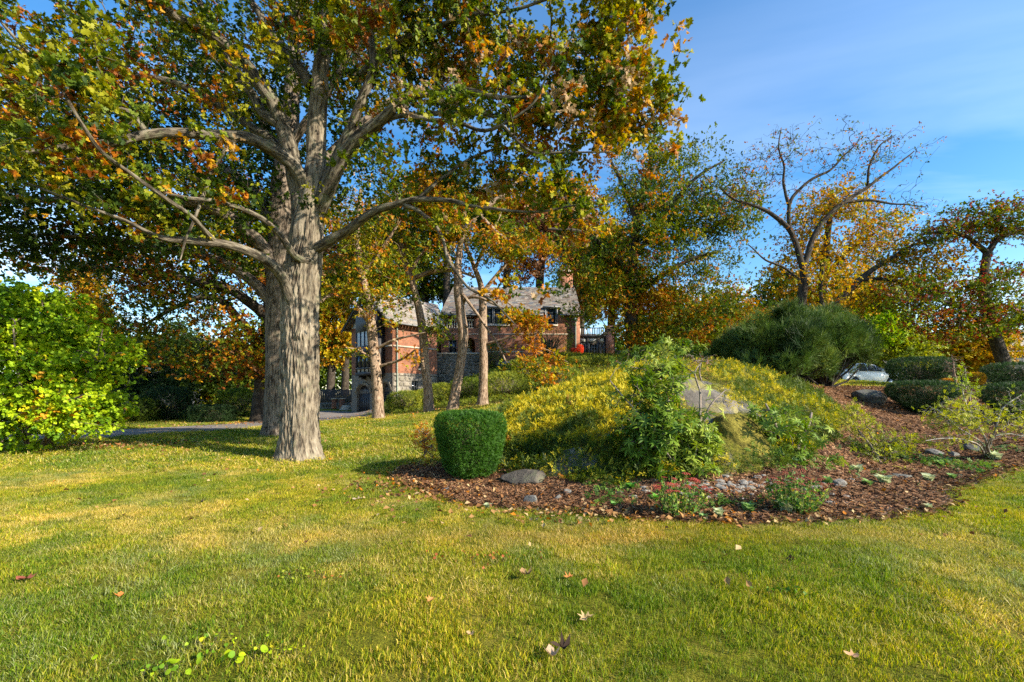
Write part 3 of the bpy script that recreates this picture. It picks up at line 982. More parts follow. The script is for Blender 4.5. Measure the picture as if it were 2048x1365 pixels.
def tree(name, label, limbs, blobs, n_tw, n_leaf, size, pal, bark='bark_brown', cat='tree', group=None, seed=1, tmpl=None, spread=.32, flat=.55, rtip=.006,
         leafmat='leaf', base=None, sides=4, up=.7, droop=0.0, lod=14, clump_s=.45, power=.42, bias=.25, rough=.1, skip=0, wob=.04, trunk_obj=None, palpick=None, flare=.22):
    """limbs: first is the trunk, rows (px,py,Y,width_px); the rest grow from it"""
    r = np.random.default_rng(seed)
    lines = []
    for L_ in limbs:
        q = [tuple(P(a, b, Y)) + (w / 2 / FOC * Y,) for a, b, Y, w in L_]
        lines.append(smooth_line(q, .22 if len(limbs) > 3 else .3))
    b0 = lines[0][0] if base is None else base
    root = empty(name, (b0[0], b0[1], b0[2]), label=label, cat=cat, group=group)
    if trunk_obj is None:
        q = lines[0].copy()
        hgt = np.abs(q[:, 2] - q[0, 2])
        q[:, 3] *= 1 + flare * np.exp(-hgt / (.55 * q[0, 3] + .12))
        q = np.concatenate([[q[0] - np.array((0, 0, .35, 0))], q])
        limb_mesh('trunk', q, M[bark], root, sides=lod + 4, rough=rough, seed=seed)
    for i, q in enumerate(lines[1:]):
        limb_mesh('limb', q, M[bark], root, sides=max(6, lod - 4), rough=rough, wob=wob, seed=seed + i, zoff=i * 3.0)
    if not n_tw:
        return root
    tg, kb = blob_points(blobs, n_tw, r)
    sk = [q for q in lines[1:]] + [lines[0][int(len(lines[0]) * (.45 if skip == 0 else skip)):]]
    Pt, Rt = grow(sk, tg, r, rtip=rtip, droop=droop, power=power, bias=bias)
    big = Rt[:, 0] > .022
    parts = []
    Ubs = []
    for msk, sd in ((big, 7), (~big, sides)):
        if msk.any():
            V, F, U = tubes(Pt[msk], Rt[msk], sd)
            parts.append((V, F)); Ubs.append(U)
    V, F = join(parts)
    tag(mesh_np('branchwork', V, F, M[bark], root, smooth=True, attrs={'buv': np.concatenate(Ubs)}), kind='stuff')
    # leaves along the outer half of each twig
    nl = n_leaf
    if tmpl is None: nl, size, spread = int(n_leaf / 2.9), size * 2.25, spread * .9
    ti = r.integers(0, len(Pt), nl)
    s = r.random(nl) ** .6
    seg = Pt.shape[1] - 1
    f = s * seg; i0 = np.minimum(f.astype(int), seg - 1); fr = (f - i0)[:, None]
    p = Pt[ti, i0] * (1 - fr) + Pt[ti, i0 + 1] * fr
    off = r.normal(size=(nl, 3)) * spread; off[:, 2] *= flat
    p = p + off
    cl = fbm(p[:, 0] + p[:, 2] * .7, p[:, 1] * .5 + p[:, 2], clump_s, seed) * .8 + .38 * r.normal(size=len(Pt))[ti]
    if palpick is None:
        col = pick(pal, nl, cl, r)
    else:
        ci = palpick(p, kb[ti]); col = np.zeros((nl, 3))
        for q_, pl in enumerate(pal):
            mm = ci == q_
            if mm.any(): col[mm] = pick(pl, int(mm.sum()), cl[mm], r)
    sz = size * r.uniform(.65, 1.25, nl)
    if tmpl is None: tmpl = TS
    dirs = off.copy(); dirs[:, 2] -= .12
    leaf_obj('crown', [leaves(tmpl, p, sz, col, up=up, r=r, dirs=dirs / (np.linalg.norm(dirs, axis=1, keepdims=True) + 1e-6))], M[leafmat], root)['kind'] = 'stuff'
    return root


# ---- the great oak on the lawn
def oak_trunk(root, pts, mat, seed, amp, sides=190, step=.03, knot=None):
    q = smooth_line([tuple(P(a, b, Y)) + (w / 2 / FOC * Y,) for a, b, Y, w in pts], step)
    z = q[:, 2] - q[0, 2]
    n = len(q)
    th = np.arange(sides) / sides * 2 * math.pi
    lobes = sum(a * np.cos(k * th + p) for k, a, p in ((3, .35, 1.2), (5, .45, .3), (7, .3, 2.1), (2, .2, .4)))
    V = []
    for i in range(n):
        fl = math.exp(-z[i] / .38)
        rr = .93 * q[i, 3] * (1 + .26 * fl) * (1 + .16 * fl * lobes + .012 * lobes)
        c, s = np.cos(th), np.sin(th)
        hh = z[i]
        d = np.array([mnoise.noise((a * 6.4 + seed, b * 6.4, hh * 1.5 + .5 * mnoise.noise((a * 2, b * 2, hh * .6)))) for a, b in zip(c, s)])
        e = np.array([mnoise.noise((a * 13 + seed, b * 13, hh * 3.4)) for a, b in zip(c, s)])
        f_ = np.array([mnoise.noise((a * 26 + seed, b * 26, hh * 9)) for a, b in zip(c, s)])
        ridge = (1 - np.abs(d) * 3.2).clip(-1, 1) * -.6 + (1 - np.abs(e) * 2.6).clip(-1, 1) * -.5 + f_ * .3
        rr = rr + amp * ridge
        V.append(np.stack([q[i, 0] + c * rr, q[i, 1] + s * rr, np.full(sides, q[i, 2])], 1))
    V = np.concatenate(V)
    U = np.stack([np.tile(np.cos(th), n) * .5, np.tile(np.sin(th), n) * .5, np.repeat(z, sides)], 1)
    i = np.arange(n - 1)[:, None] * sides; j = np.arange(sides)[None]; jn = (j + 1) % sides
    F = np.stack([i + j, i + jn, i + sides + jn, i + sides + j], -1).reshape(-1, 4)
    if knot is not None:
        kc = P(*knot[:3]); d = np.linalg.norm(V - kc, axis=1); R_ = knot[3]
        front = V[:, 1] < q[:, 1].mean()
        w = np.where(front, np.exp(-((d - R_) / (R_ * .28)) ** 2) * .055 + np.exp(-((d - R_ * .45) / (R_ * .2)) ** 2) * .03 - np.exp(-(d / (R_ * .3)) ** 2) * .06, 0)
        V[:, 1] -= w
    return mesh_np('trunk', V, F, M[mat], root, smooth=True, attrs={'buv': U})


Y0 = 11.4
b0 = P(602, 915, Y0); b0[2] = H(b0[0], b0[1])
OAK_L = [
    [(600, 560, Y0, 70), (606, 500, Y0, 66), (618, 430, Y0, 58), (628, 340, Y0, 46), (633, 240, Y0, 40), (640, 140, Y0, 34), (655, 60, Y0, 28), (652, -60, Y0, 22), (665, -250, 11.2, 12), (670, -420, 11, 6)],
    [(604, 450, Y0, 44), (592, 350, Y0, 38), (562, 245, 11.2, 33), (528, 185, 11, 30), (490, 130, 10.8, 27), (430, 78, 10.5, 24), (340, 28, 10, 20), (265, -12, 9.6, 16), (140, -120, 9, 10), (20, -220, 8.6, 5)],
    [(560, 250, 11.2, 26), (520, 215, 11.3, 22), (480, 150, 11.5, 19), (445, 110, 11.6, 16), (410, 40, 11.8, 14), (380, -40, 12, 12), (330, -180, 12.3, 7)],
    [(622, 175, Y0, 26), (580, 112, 11.6, 21), (545, 70, 11.9, 18), (505, 5, 12.1, 15), (470, -80, 12.4, 12), (440, -220, 12.6, 6)],
    [(604, 400, Y0, 30), (598, 345, 11.1, 30), (545, 300, 10.7, 27), (475, 275, 10.2, 24), (400, 266, 9.8, 22), (300, 266, 9.3, 20), (230, 286, 9, 18), (150, 290, 8.7, 15), (60, 305, 8.4, 12), (-70, 312, 8, 8), (-180, 330, 7.8, 4)],
    [(292, 266, 9.3, 15), (268, 235, 9.3, 12), (230, 221, 9.3, 10), (178, 216, 9.2, 7), (100, 190, 9, 4)],
    [(596, 340, Y0, 24), (560, 300, 11.8, 20), (500, 250, 12, 18), (400, 190, 12, 16), (330, 165, 11.8, 15), (242, 150, 11.6, 14), (160, 135, 11.4, 12), (95, 125, 11.2, 9), (-20, 70, 11, 5)],
    [(628, 440, Y0, 34), (655, 350, 11.3, 28), (680, 300, 11.2, 25), (712, 225, 11, 21), (745, 130, 10.8, 18), (745, 50, 10.8, 15), (775, -50, 10.6, 11), (810, -200, 10.4, 6)],
    [(640, 420, Y0, 34), (662, 360, 11.1, 32), (700, 290, 10.8, 29), (755, 245, 10.5, 25), (800, 205, 10.2, 20), (860, 185, 10, 15), (930, 178, 9.8, 12), (1010, 198, 9.6, 10), (1100, 190, 9.4, 7), (1210, 150, 9.2, 4)],
    [(730, 262, 10.7, 15), (790, 235, 10.4, 13), (850, 228, 10.2, 11), (930, 224, 10.1, 10), (1040, 230, 10, 7), (1150, 215, 9.9, 5), (1270, 235, 9.8, 3)],
    [(808, 205, 10.2, 11), (818, 232, 10, 11), (850, 240, 9.9, 10), (900, 240, 9.7, 9), (960, 263, 9.5, 8), (1010, 250, 9.3, 7), (1065, 210, 9.1, 6), (1100, 140, 8.9, 4), (1150, 60, 8.8, 3)],
    [(720, 150, 10.9, 14), (790, 90, 10.7, 12), (870, 50, 10.4, 10), (960, 30, 10.1, 8), (1080, 0, 9.8, 6), (1200, -40, 9.5, 4)],
    [(628, 500, 11.3, 24), (660, 480, 11.1, 22), (700, 458, 10.9, 20), (745, 425, 10.6, 17), (790, 408, 10.4, 15), (835, 396, 10.2, 13), (890, 400, 10, 10), (960, 414, 9.8, 8), (1060, 425, 9.6, 6), (1160, 410, 9.4, 4)],
    [(840, 396, 10.2, 10), (880, 360, 10.3, 8), (925, 330, 10.4, 7), (990, 300, 10.4, 5), (1060, 300, 10.5, 3)],
    [(800, 407, 10.4, 11), (845, 425, 10.2, 9), (880, 470, 10, 8), (895, 520, 9.9, 7), (935, 570, 9.6, 6), (985, 605, 9.3, 5), (1030, 650, 9.1, 3)],
    [(585, 610, 11.1, 22), (572, 570, 10.9, 24), (552, 540, 10.6, 23), (510, 508, 10.2, 22), (450, 486, 9.8, 20), (385, 480, 9.4, 17), (320, 474, 9, 12), (250, 440, 8.6, 8), (170, 410, 8.2, 6), (60, 370, 7.9, 4)],
    [(430, 484, 9.7, 13), (390, 440, 9, 11), (335, 400, 8.4, 10), (270, 360, 7.9, 9), (205, 310, 7.4, 9), (158, 240, 7, 8), (110, 160, 6.7, 8), (45, 90, 6.5, 7), (-10, 20, 6.3, 5)],
    [(626, 525, 11.2, 16), (590, 512, 10.9, 16), (550, 460, 10.4, 14), (500, 425, 10, 12), (440, 405, 9.6, 10), (380, 398, 9.3, 8), (310, 380, 9, 5)],
    [(475, 275, 10.2, 10), (430, 330, 9.8, 8), (400, 400, 9.5, 7), (375, 470, 9.2, 5), (360, 520, 9, 3)],
    [(1005, 250, 9.3, 6), (1060, 300, 9.2, 6), (1130, 300, 9.1, 5), (1230, 300, 9, 3)],
]
oak_lines_t = [(602, 916, Y0, 84), (600, 880, Y0, 78), (600, 800, Y0, 77), (599, 700, Y0, 76), (600, 640, Y0, 76), (602, 570, Y0, 75), (608, 530, Y0, 72), (616, 480, Y0, 60), (621, 420, Y0, 48), (625, 380, Y0, 40)]
OAK_B = [
    (640, -150, 11.2, 500, 260, 3.2, .5), (300, 60, 10, 360, 170, 3.0, .75), (60, 180, 9, 260, 180, 2.6, .7), (250, 340, 9.2, 300, 150, 2.2, .6), (470, 430, 10.5, 170, 110, 1.6, .8),
    (780, 60, 10.6, 220, 160, 2.6, 1.3), (1000, 60, 10, 260, 170, 2.6, 1.8), (1180, 160, 9.6, 180, 150, 2.0, 1.7), (1250, 40, 9.5, 110, 110, 1.4, 1.4), (1060, 270, 9.6, 240, 130, 2.0, 1.6), (1280, 250, 9.6, 95, 120, 1.2, 1.5),
    (880, 330, 10.2, 200, 120, 2.0, 1.2), (1060, 420, 9.6, 190, 80, 1.6, 1.4), (780, 300, 10.5, 130, 100, 1.6, .8), (600, 560, 11.0, 60, 40, 1.2, .5), (1045, 560, 9.3, 105, 30, .8, 1.5),
    (150, 120, 7.0, 130, 110, 1.2, .7), (120, 300, 7.4, 130, 100, 1.2, .6), (680, 430, 11, 90, 60, 1.4, .7),
]


def big_oak():
    r = np.random.default_rng(11)
    root = empty('oak_tree', tuple(b0), label='great oak with thick pale furrowed trunk and knot standing on the open lawn', cat='tree', group='oaks on the lawn')
    pts = list(oak_lines_t)
    zb = HY - (b0[2] - .06 - CZ) * FOC / Y0
    pts[0] = (602, zb, Y0, 84)
    oak_trunk(root, pts, 'bark_oak', 4.0, .046, knot=(600, 668, Y0 - .5, .13))
    lines = []
    for i, L_ in enumerate(OAK_L):
        q = smooth_line([tuple(P(a, b, Y)) + (w / 2 / FOC * Y,) for a, b, Y, w in L_], .12)
        lines.append(q)
        q[:, 3] *= .88
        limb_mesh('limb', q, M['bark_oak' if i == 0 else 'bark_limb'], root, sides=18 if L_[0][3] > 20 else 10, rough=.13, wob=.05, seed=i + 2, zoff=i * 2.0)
    tg, kb = blob_points(OAK_B, 4500, r)
    tx_ = tg[:, 0] / tg[:, 1] * FOC + CX; ty_ = HY - (tg[:, 2] - CZ) / tg[:, 1] * FOC
    keep = (np.linalg.norm(tg - np.array((-5.3, Y0, 3.5)), axis=1) > 1.2) & ~((tx_ > 480) & (tx_ < 730) & (ty_ > 90) & (tg[:, 1] < Y0 + .3) & (r.random(len(tg)) < .78))
    keep &= ~((tx_ > 730) & (tx_ < 1000) & (ty_ > 230) & (r.random(len(tg)) < .35)) & ~((tx_ < 500) & (r.random(len(tg)) < .25))
    # the trunk stands in the sun: keep the gap in the crown that lets the light through
    sd_ = np.array(sun_dir); ax_ = np.array((b0[0], b0[1]))
    tt_ = ((tg[:, :2] - ax_) @ sd_[:2]) / (sd_[:2] @ sd_[:2])
    foot = tg - tt_[:, None] * sd_
    lit = (tt_ > .5) & (np.linalg.norm(foot[:, :2] - ax_, axis=1) < .75) & (foot[:, 2] > -.3) & (foot[:, 2] < 8)
    keep &= ~(lit & (r.random(len(tg)) < .85))
    tg = tg[keep]; kb = kb[keep]
    Pt, Rt = grow(lines, tg, r, rtip=.0042, power=.44, bias=.2, wob=.2)
    big = Rt[:, 0] > .02
    parts, Ub = [], []
    for msk, sd in ((big, 8), (~big, 4)):
        V, F, U = tubes(Pt[msk], Rt[msk], sd); parts.append((V, F)); Ub.append(U)
    V, F = join(parts)
    tag(mesh_np('branchwork', V, F, M['bark_limb'], root, smooth=True, attrs={'buv': np.concatenate(Ub)}), kind='stuff')
    nl = 31000
    ti = r.integers(0, len(Pt), nl)
    s = r.random(nl) ** .5 * 4; i0 = np.minimum(s.astype(int), 3); fr = (s - i0)[:, None]
    p = Pt[ti, i0] * (1 - fr) + Pt[ti, i0 + 1] * fr
    off = r.normal(size=(nl, 3)) * .105; off[:, 2] *= .8
    p += off
    # colour runs from greener on the left to golden on the right
    gold = (p[:, 0] / p[:, 1] * FOC + CX - 850) / 600 + .5 * fbm(p[:, 0], p[:, 2], .5, 3)
    twr = r.normal(size=len(Pt)) * .3
    cl = fbm(p[:, 0], p[:, 1] + p[:, 2], .8, 6) + twr[ti]
    cl = .6 * cl + 1.3 * twr[ti]
    a = pick('oak', nl, cl, r); b = pick('oakgold', nl, cl, r)
    col = np.where((gold + twr[ti] > .35)[:, None], b, a)
    sz = .10 * r.uniform(.6, 1.25, nl)
    near = (p[:, 1] < 9.6) | (r.random(nl) < .12)
    leaf_obj('crown', [leaves(TSL, p[near], sz[near] * 2.3, col[near], up=.55, r=r), leaves(TS, p[~near], sz[~near] * 2.4, col[~near], up=.55, r=r)], M['leaf'], root)['kind'] = 'stuff'
    return root


big_oak()


def gpx(px, Y):
    """picture row of the ground under column px at distance Y"""
    x = (px - CX) / FOC * Y
    return HY - (H(x, Y) - CZ) * FOC / Y


# ---- second and third oak behind it
tree('oak_tree', 'second oak with dark limbs close behind the pale knotted oak',
     [[(560, gpx(560, 16), 16, 60), (560, 800, 16, 54), (560, 650, 16, 52), (562, 520, 16, 50), (566, 380, 16, 46), (578, 260, 16, 36), (585, 160, 16, 28), (590, 40, 16, 20), (590, -80, 16, 10)],
      [(556, 560, 16, 34), (530, 500, 15.6, 28), (470, 440, 15, 24), (390, 405, 14.5, 20), (280, 400, 14, 17), (150, 398, 13.6, 13), (20, 400, 13.3, 9), (-120, 380, 13, 5)],
      [(562, 470, 16, 30), (520, 400, 16.4, 24), (440, 330, 17, 18), (340, 270, 17.4, 14), (220, 200, 18, 10), (100, 150, 18, 6)],
      [(558, 620, 16, 24), (500, 560, 15.8, 20), (430, 520, 15.4, 17), (330, 500, 15, 14), (230, 480, 14.6, 10), (100, 470, 14.2, 6)],
      [(575, 400, 16, 24), (640, 330, 16.6, 18), (720, 250, 17, 13), (790, 190, 17.5, 8)],
      [(570, 340, 16, 24), (530, 250, 16.5, 18), (480, 150, 17, 13), (420, 60, 17.4, 8)],
      [(578, 300, 16, 18), (630, 220, 15.6, 14), (690, 120, 15, 10), (720, 0, 15, 6)]],
     [(20, 490, 14.5, 170, 60, 2.6, 1.2), (120, 380, 13.8, 260, 130, 2.6, 1.3), (330, 420, 15, 230, 140, 2.6, 1.2), (60, 260, 14.5, 250, 140, 2.6, 1), (300, 200, 17, 260, 160, 3, .8), (560, 120, 16.5, 260, 180, 3, .7), (720, 330, 17, 130, 150, 2, .7), (480, 330, 16.5, 160, 130, 2, .9), (740, 120, 17, 140, 160, 2.4, .7)],
     2100, 50000, .15, 'dark', bark='bark_brown', seed=21, spread=.3, group='oaks on the lawn', lod=18, rough=.08)

tree('oak_tree', 'third oak with bronze leaves and spreading dark limbs beyond the driveway edge',
     [[(532, gpx(532, 26), 26, 52), (534, 770, 26, 45), (540, 690, 26, 40), (546, 620, 26, 36), (545, 560, 26, 28), (540, 480, 26, 20)],
      [(546, 650, 26, 24), (505, 610, 25.5, 20), (450, 575, 25, 18), (380, 560, 24.5, 15), (300, 545, 24, 12), (200, 535, 23.6, 8), (120, 520, 23, 5)],
      [(538, 720, 26, 20), (510, 680, 25.6, 18), (480, 640, 25.2, 16), (440, 600, 25, 13), (400, 595, 24.6, 11), (340, 620, 24.2, 8), (290, 650, 24, 5)],
      [(545, 600, 26, 24), (520, 560, 26, 19), (470, 510, 26, 15), (400, 470, 26, 11), (320, 450, 26, 7)],
      [(470, 640, 25.2, 10), (440, 680, 25, 8), (400, 700, 24.7, 5)],
      [(546, 590, 26, 20), (600, 540, 26.5, 15), (660, 500, 27, 10), (720, 480, 27, 6)]],
     [(420, 690, 24.5, 160, 75, 2.6, 1.6), (330, 610, 24.5, 130, 70, 2.2, 1.1), (420, 520, 25.5, 200, 90, 3, 1.1), (200, 520, 24, 140, 60, 2.2, .9), (640, 500, 27, 110, 90, 3, .9), (500, 730, 24.5, 60, 50, 1.4, 1.2), (520, 420, 26, 180, 70, 3, .8)],
     1400, 38000, .18, 'rust', bark='bark_dark', seed=23, spread=.42, group='oaks on the lawn', lod=14)

# ---- four slender trees between the lawn and the house
def slim(pts, Y, *a):
    q = [(px, py, Y, w * .84) for px, py, w in pts]
    q[0] = (pts[0][0], gpx(pts[0][0], Y), Y, pts[0][2] * .84)
    return q


tree('slender_oak', 'slender oak with mottled bark in front of the garage gable',
     [slim([(757, 838, 27), (755, 790, 25), (751, 730, 25), (745, 680, 24), (739, 620, 20), (729, 570, 17), (718, 520, 14), (716, 450, 11), (722, 380, 8)], 22),
      [(742, 650, 22, 10), (700, 600, 21.6, 8), (660, 590, 21.3, 7), (640, 605, 21, 5)], [(748, 700, 22, 6), (790, 680, 21.6, 5), (850, 665, 21.2, 3)], [(752, 735, 22, 6), (800, 720, 21.6, 5), (830, 700, 21, 3)], [(750, 720, 22, 5), (715, 700, 21.6, 4), (690, 695, 21.3, 3)],
      [(725, 550, 22, 9), (770, 490, 22, 7), (800, 440, 22, 4)]],
     [(730, 540, 22, 90, 70, 2, 1.1), (660, 620, 21.5, 40, 45, 1, .8), (760, 600, 21.5, 60, 45, 1.2, 1), (800, 712, 21.3, 45, 16, .8, 1.2), (712, 700, 21.5, 38, 14, .7, 1.2), (745, 440, 22, 100, 80, 2.2, 1.2), (780, 650, 21.5, 45, 22, .8, 1)],
     420, 9000, .13, 'oakgold', bark='bark_warm', seed=31, spread=.2, group='slender trees below the house', clump_s=.8)
tree('slender_oak', 'slender leaning oak between the mottled trunk and the crooked trunk',
     [slim([(858, 826, 24), (856, 780, 22), (850, 730, 21), (846, 670, 20), (838, 620, 18), (824, 565, 16), (808, 520, 14), (800, 480, 12), (806, 430, 9), (830, 380, 6)], 24),
      [(822, 560, 24, 10), (860, 545, 24, 9), (905, 540, 24, 7), (950, 555, 24, 4)], [(848, 660, 24, 7), (870, 656, 23.6, 6), (890, 668, 23.2, 3)], [(806, 510, 24, 9), (780, 480, 24, 7), (760, 440, 24, 4)], [(818, 545, 24, 8), (850, 500, 24, 6), (880, 470, 24, 4)]],
     [(880, 500, 24, 80, 50, 2, 1), (850, 410, 24, 90, 60, 2.4, 1.1), (870, 650, 23.4, 38, 55, 1, 1.1), (790, 440, 24, 70, 60, 2, 1), (800, 590, 24, 40, 40, 1.2, .7)],
     420, 9500, .14, 'mixed', bark='bark_warm', seed=33, spread=.27, group='slender trees below the house', clump_s=.8)
tree('slender_oak', 'crooked pale oak with a bend and bare forked limbs in front of the arched porch',
     [slim([(905, 822, 28), (910, 790, 23), (918, 745, 22), (925, 700, 21), (926, 665, 24), (921, 625, 22), (916, 570, 22), (917, 520, 15), (926, 470, 13), (950, 440, 12), (985, 405, 11), (1015, 385, 8), (1060, 330, 5)], 23),
      [(920, 640, 23, 7), (930, 600, 23, 7), (960, 595, 22.5, 6), (1000, 615, 22, 4), (1050, 640, 21.6, 3)], [(914, 575, 23, 7), (940, 610, 22.6, 6), (965, 645, 22.3, 5), (990, 680, 22, 5), (1010, 720, 21.5, 3)],
      [(912, 545, 23, 9), (890, 500, 23, 9), (870, 450, 23, 8), (845, 420, 23, 6)], [(922, 640, 23, 6), (935, 655, 22.7, 4)], [(925, 600, 22.9, 4), (980, 585, 22.5, 4), (1040, 625, 22, 3), (1070, 650, 21.8, 2)],
      [(960, 432, 23, 8), (1000, 470, 22.8, 6), (1050, 500, 22.6, 4)]],
     [(1048, 650, 21.6, 52, 26, 1.0, 1.5), (1095, 735, 21.4, 62, 36, 1.0, 1.6), (1045, 700, 21.5, 42, 40, .8, 1.2), (920, 470, 23, 60, 35, 1.4, .6), (1040, 500, 22.6, 80, 30, 1.6, .6), (870, 400, 23, 70, 50, 1.6, .8)],
     480, 12500, .15, 'orange', bark='bark_warm', seed=35, spread=.25, group='slender trees below the house', clump_s=.8)
tree('slender_oak', 'straight grey oak right of the crooked trunk before the triple window',
     [slim([(965, 812, 27), (966, 780, 22), (967, 720, 20), (966, 650, 20), (965, 600, 18), (960, 565, 14), (945, 525, 10), (930, 480, 8), (940, 430, 6)], 25),
      [(963, 590, 25, 9), (985, 560, 25, 8), (1010, 530, 25, 6), (1040, 500, 25, 4)], [(968, 690, 25, 7), (995, 682, 24.6, 5), (1020, 672, 24.3, 3)], [(950, 540, 25, 7), (975, 480, 25, 6), (1000, 430, 25, 4)]],
     [(960, 510, 25, 60, 25, 1.8, .5), (1010, 480, 25, 80, 40, 2, .8), (940, 410, 25, 90, 60, 2.4, .9)],
     300, 6500, .14, 'mixed', bark='bark_warm', seed=37, spread=.27, group='slender trees below the house', clump_s=.8)


# ---------------------------------------------------------------- the brick house
def m_brick(name, c1, c2, mortar):
    m, n, l, b = new_mat(name)
    a = n.new('ShaderNodeAttribute'); a.attribute_name = 'buv'
    t = n.new('ShaderNodeTexBrick')
    t.inputs['Scale'].default_value = 1.0
    t.inputs['Brick Width'].default_value = 0.22; t.inputs['Row Height'].default_value = 0.075; t.inputs['Mortar Size'].default_value = 0.009
    t.inputs['Color1'].default_value = (*c1, 1); t.inputs['Color2'].default_value = (*c2, 1); t.inputs['Mortar'].default_value = (*mortar, 1)
    t.inputs['Bias'].default_value = -0.1
    l.new(a.outputs['Vector'], t.inputs['Vector'])
    f = ntex(n, l, a.outputs['Vector'], 1.4, 5, .65)
    c = ramp(n, l, f, [(.3, (.62, .58, .56)), (.65, (1.2, 1.15, 1.12))])
    l.new(mix(n, l, 1, t.outputs['Color'], c, 'MULTIPLY'), b.inputs['Base Color'])
    b.inputs['Roughness'].default_value = .85
    bump(n, l, b, t.outputs['Fac'], -.5, .01)
    return m


def tint_mat(name, rough=.8, s=9, spec=.25, bm=.6):
    m, n, l, b = new_mat(name)
    a = n.new('ShaderNodeAttribute'); a.attribute_name = 'tint'
    f = ntex(n, l, n.new('ShaderNodeTexCoord').outputs['Object'], s, 6, .68)
    l.new(mix(n, l, 1, a.outputs['Color'], ramp(n, l, f, [(.3, (.6,) * 3), (.7, (1.3,) * 3)]), 'MULTIPLY'), b.inputs['Base Color'])
    b.inputs['Roughness'].default_value = rough; b.inputs['Specular IOR Level'].default_value = spec
    bump(n, l, b, f, bm, .03)
    return m


def stone_mat(name, c, s=4.0, rel=.6, lich=(.22, .24, .12), k=.3):
    m, n, l, b = new_mat(name)
    v = n.new('ShaderNodeTexCoord').outputs['Object']
    oi = n.new('ShaderNodeObjectInfo')
    f = ntex(n, l, v, s, 7, .66); f2 = ntex(n, l, v, s * 6, 5, .7)
    a = ramp(n, l, f, [(.3, tuple(x * .55 for x in c)), (.5, c), (.72, tuple(min(1, x * 1.45) for x in c))])
    a = mix(n, l, 1, a, ramp(n, l, oi.outputs['Random'], [(0, (.68, .66, .62)), (.5, (1, .97, .92)), (1, (1.25, 1.2, 1.15))]), 'MULTIPLY')
    a = mix(n, l, ramp(n, l, ntex(n, l, v, s * .8, 5, .7), [(.52, (0, 0, 0)), (.62, (k,) * 3)]), a, lich)
    l.new(a, b.inputs['Base Color'])
    b.inputs['Roughness'].default_value = .9; b.inputs['Specular IOR Level'].default_value = .2
    bump(n, l, b, f2, rel, .03, bump(n, l, None, f, rel, .05))
    return m


M['brick'] = m_brick('brick', (.33, .105, .04), (.22, .062, .025), (.26, .20, .14))
M['brick_pale'] = m_brick('brick_mixed', (.40, .14, .075), (.28, .085, .05), (.38, .32, .26))
M['mortar'] = plain('mortar', (.24, .215, .18), .95, var=.2, scale=6, bmp=.5)
M['stone'] = stone_mat('field_stone', (.26, .235, .20))
M['stone_dk'] = stone_mat('dark_stone', (.125, .12, .11), k=.4)
M['lime'] = plain('cast_stone', (.50, .43, .33), .85, var=.15, scale=5)
M['timber'] = plain('dark_timber', (.035, .033, .034), .6, var=.3, scale=8)
M['stucco'] = plain('pale_stucco', (.70, .68, .64), .9, var=.08, scale=4)
M['white'] = plain('white_paint', (.78, .76, .72), .5, var=.05)
M['frame'] = plain('grey_frame', (.20, .20, .20), .5, var=.15)
M['door'] = plain('dark_door', (.05, .05, .055), .5, var=.2, scale=5)
M['copper'] = plain('green_copper', (.22, .27, .22), .6, var=.2, scale=6)
M['slate'] = tint_mat('slate', .6, 7, .4)
m, n, l, b = new_mat('window_glass')
b.inputs['Base Color'].default_value = (.03, .04, .045, 1); b.inputs['Roughness'].default_value = .06; b.inputs['Specular IOR Level'].default_value = .8
M['glass'] = m


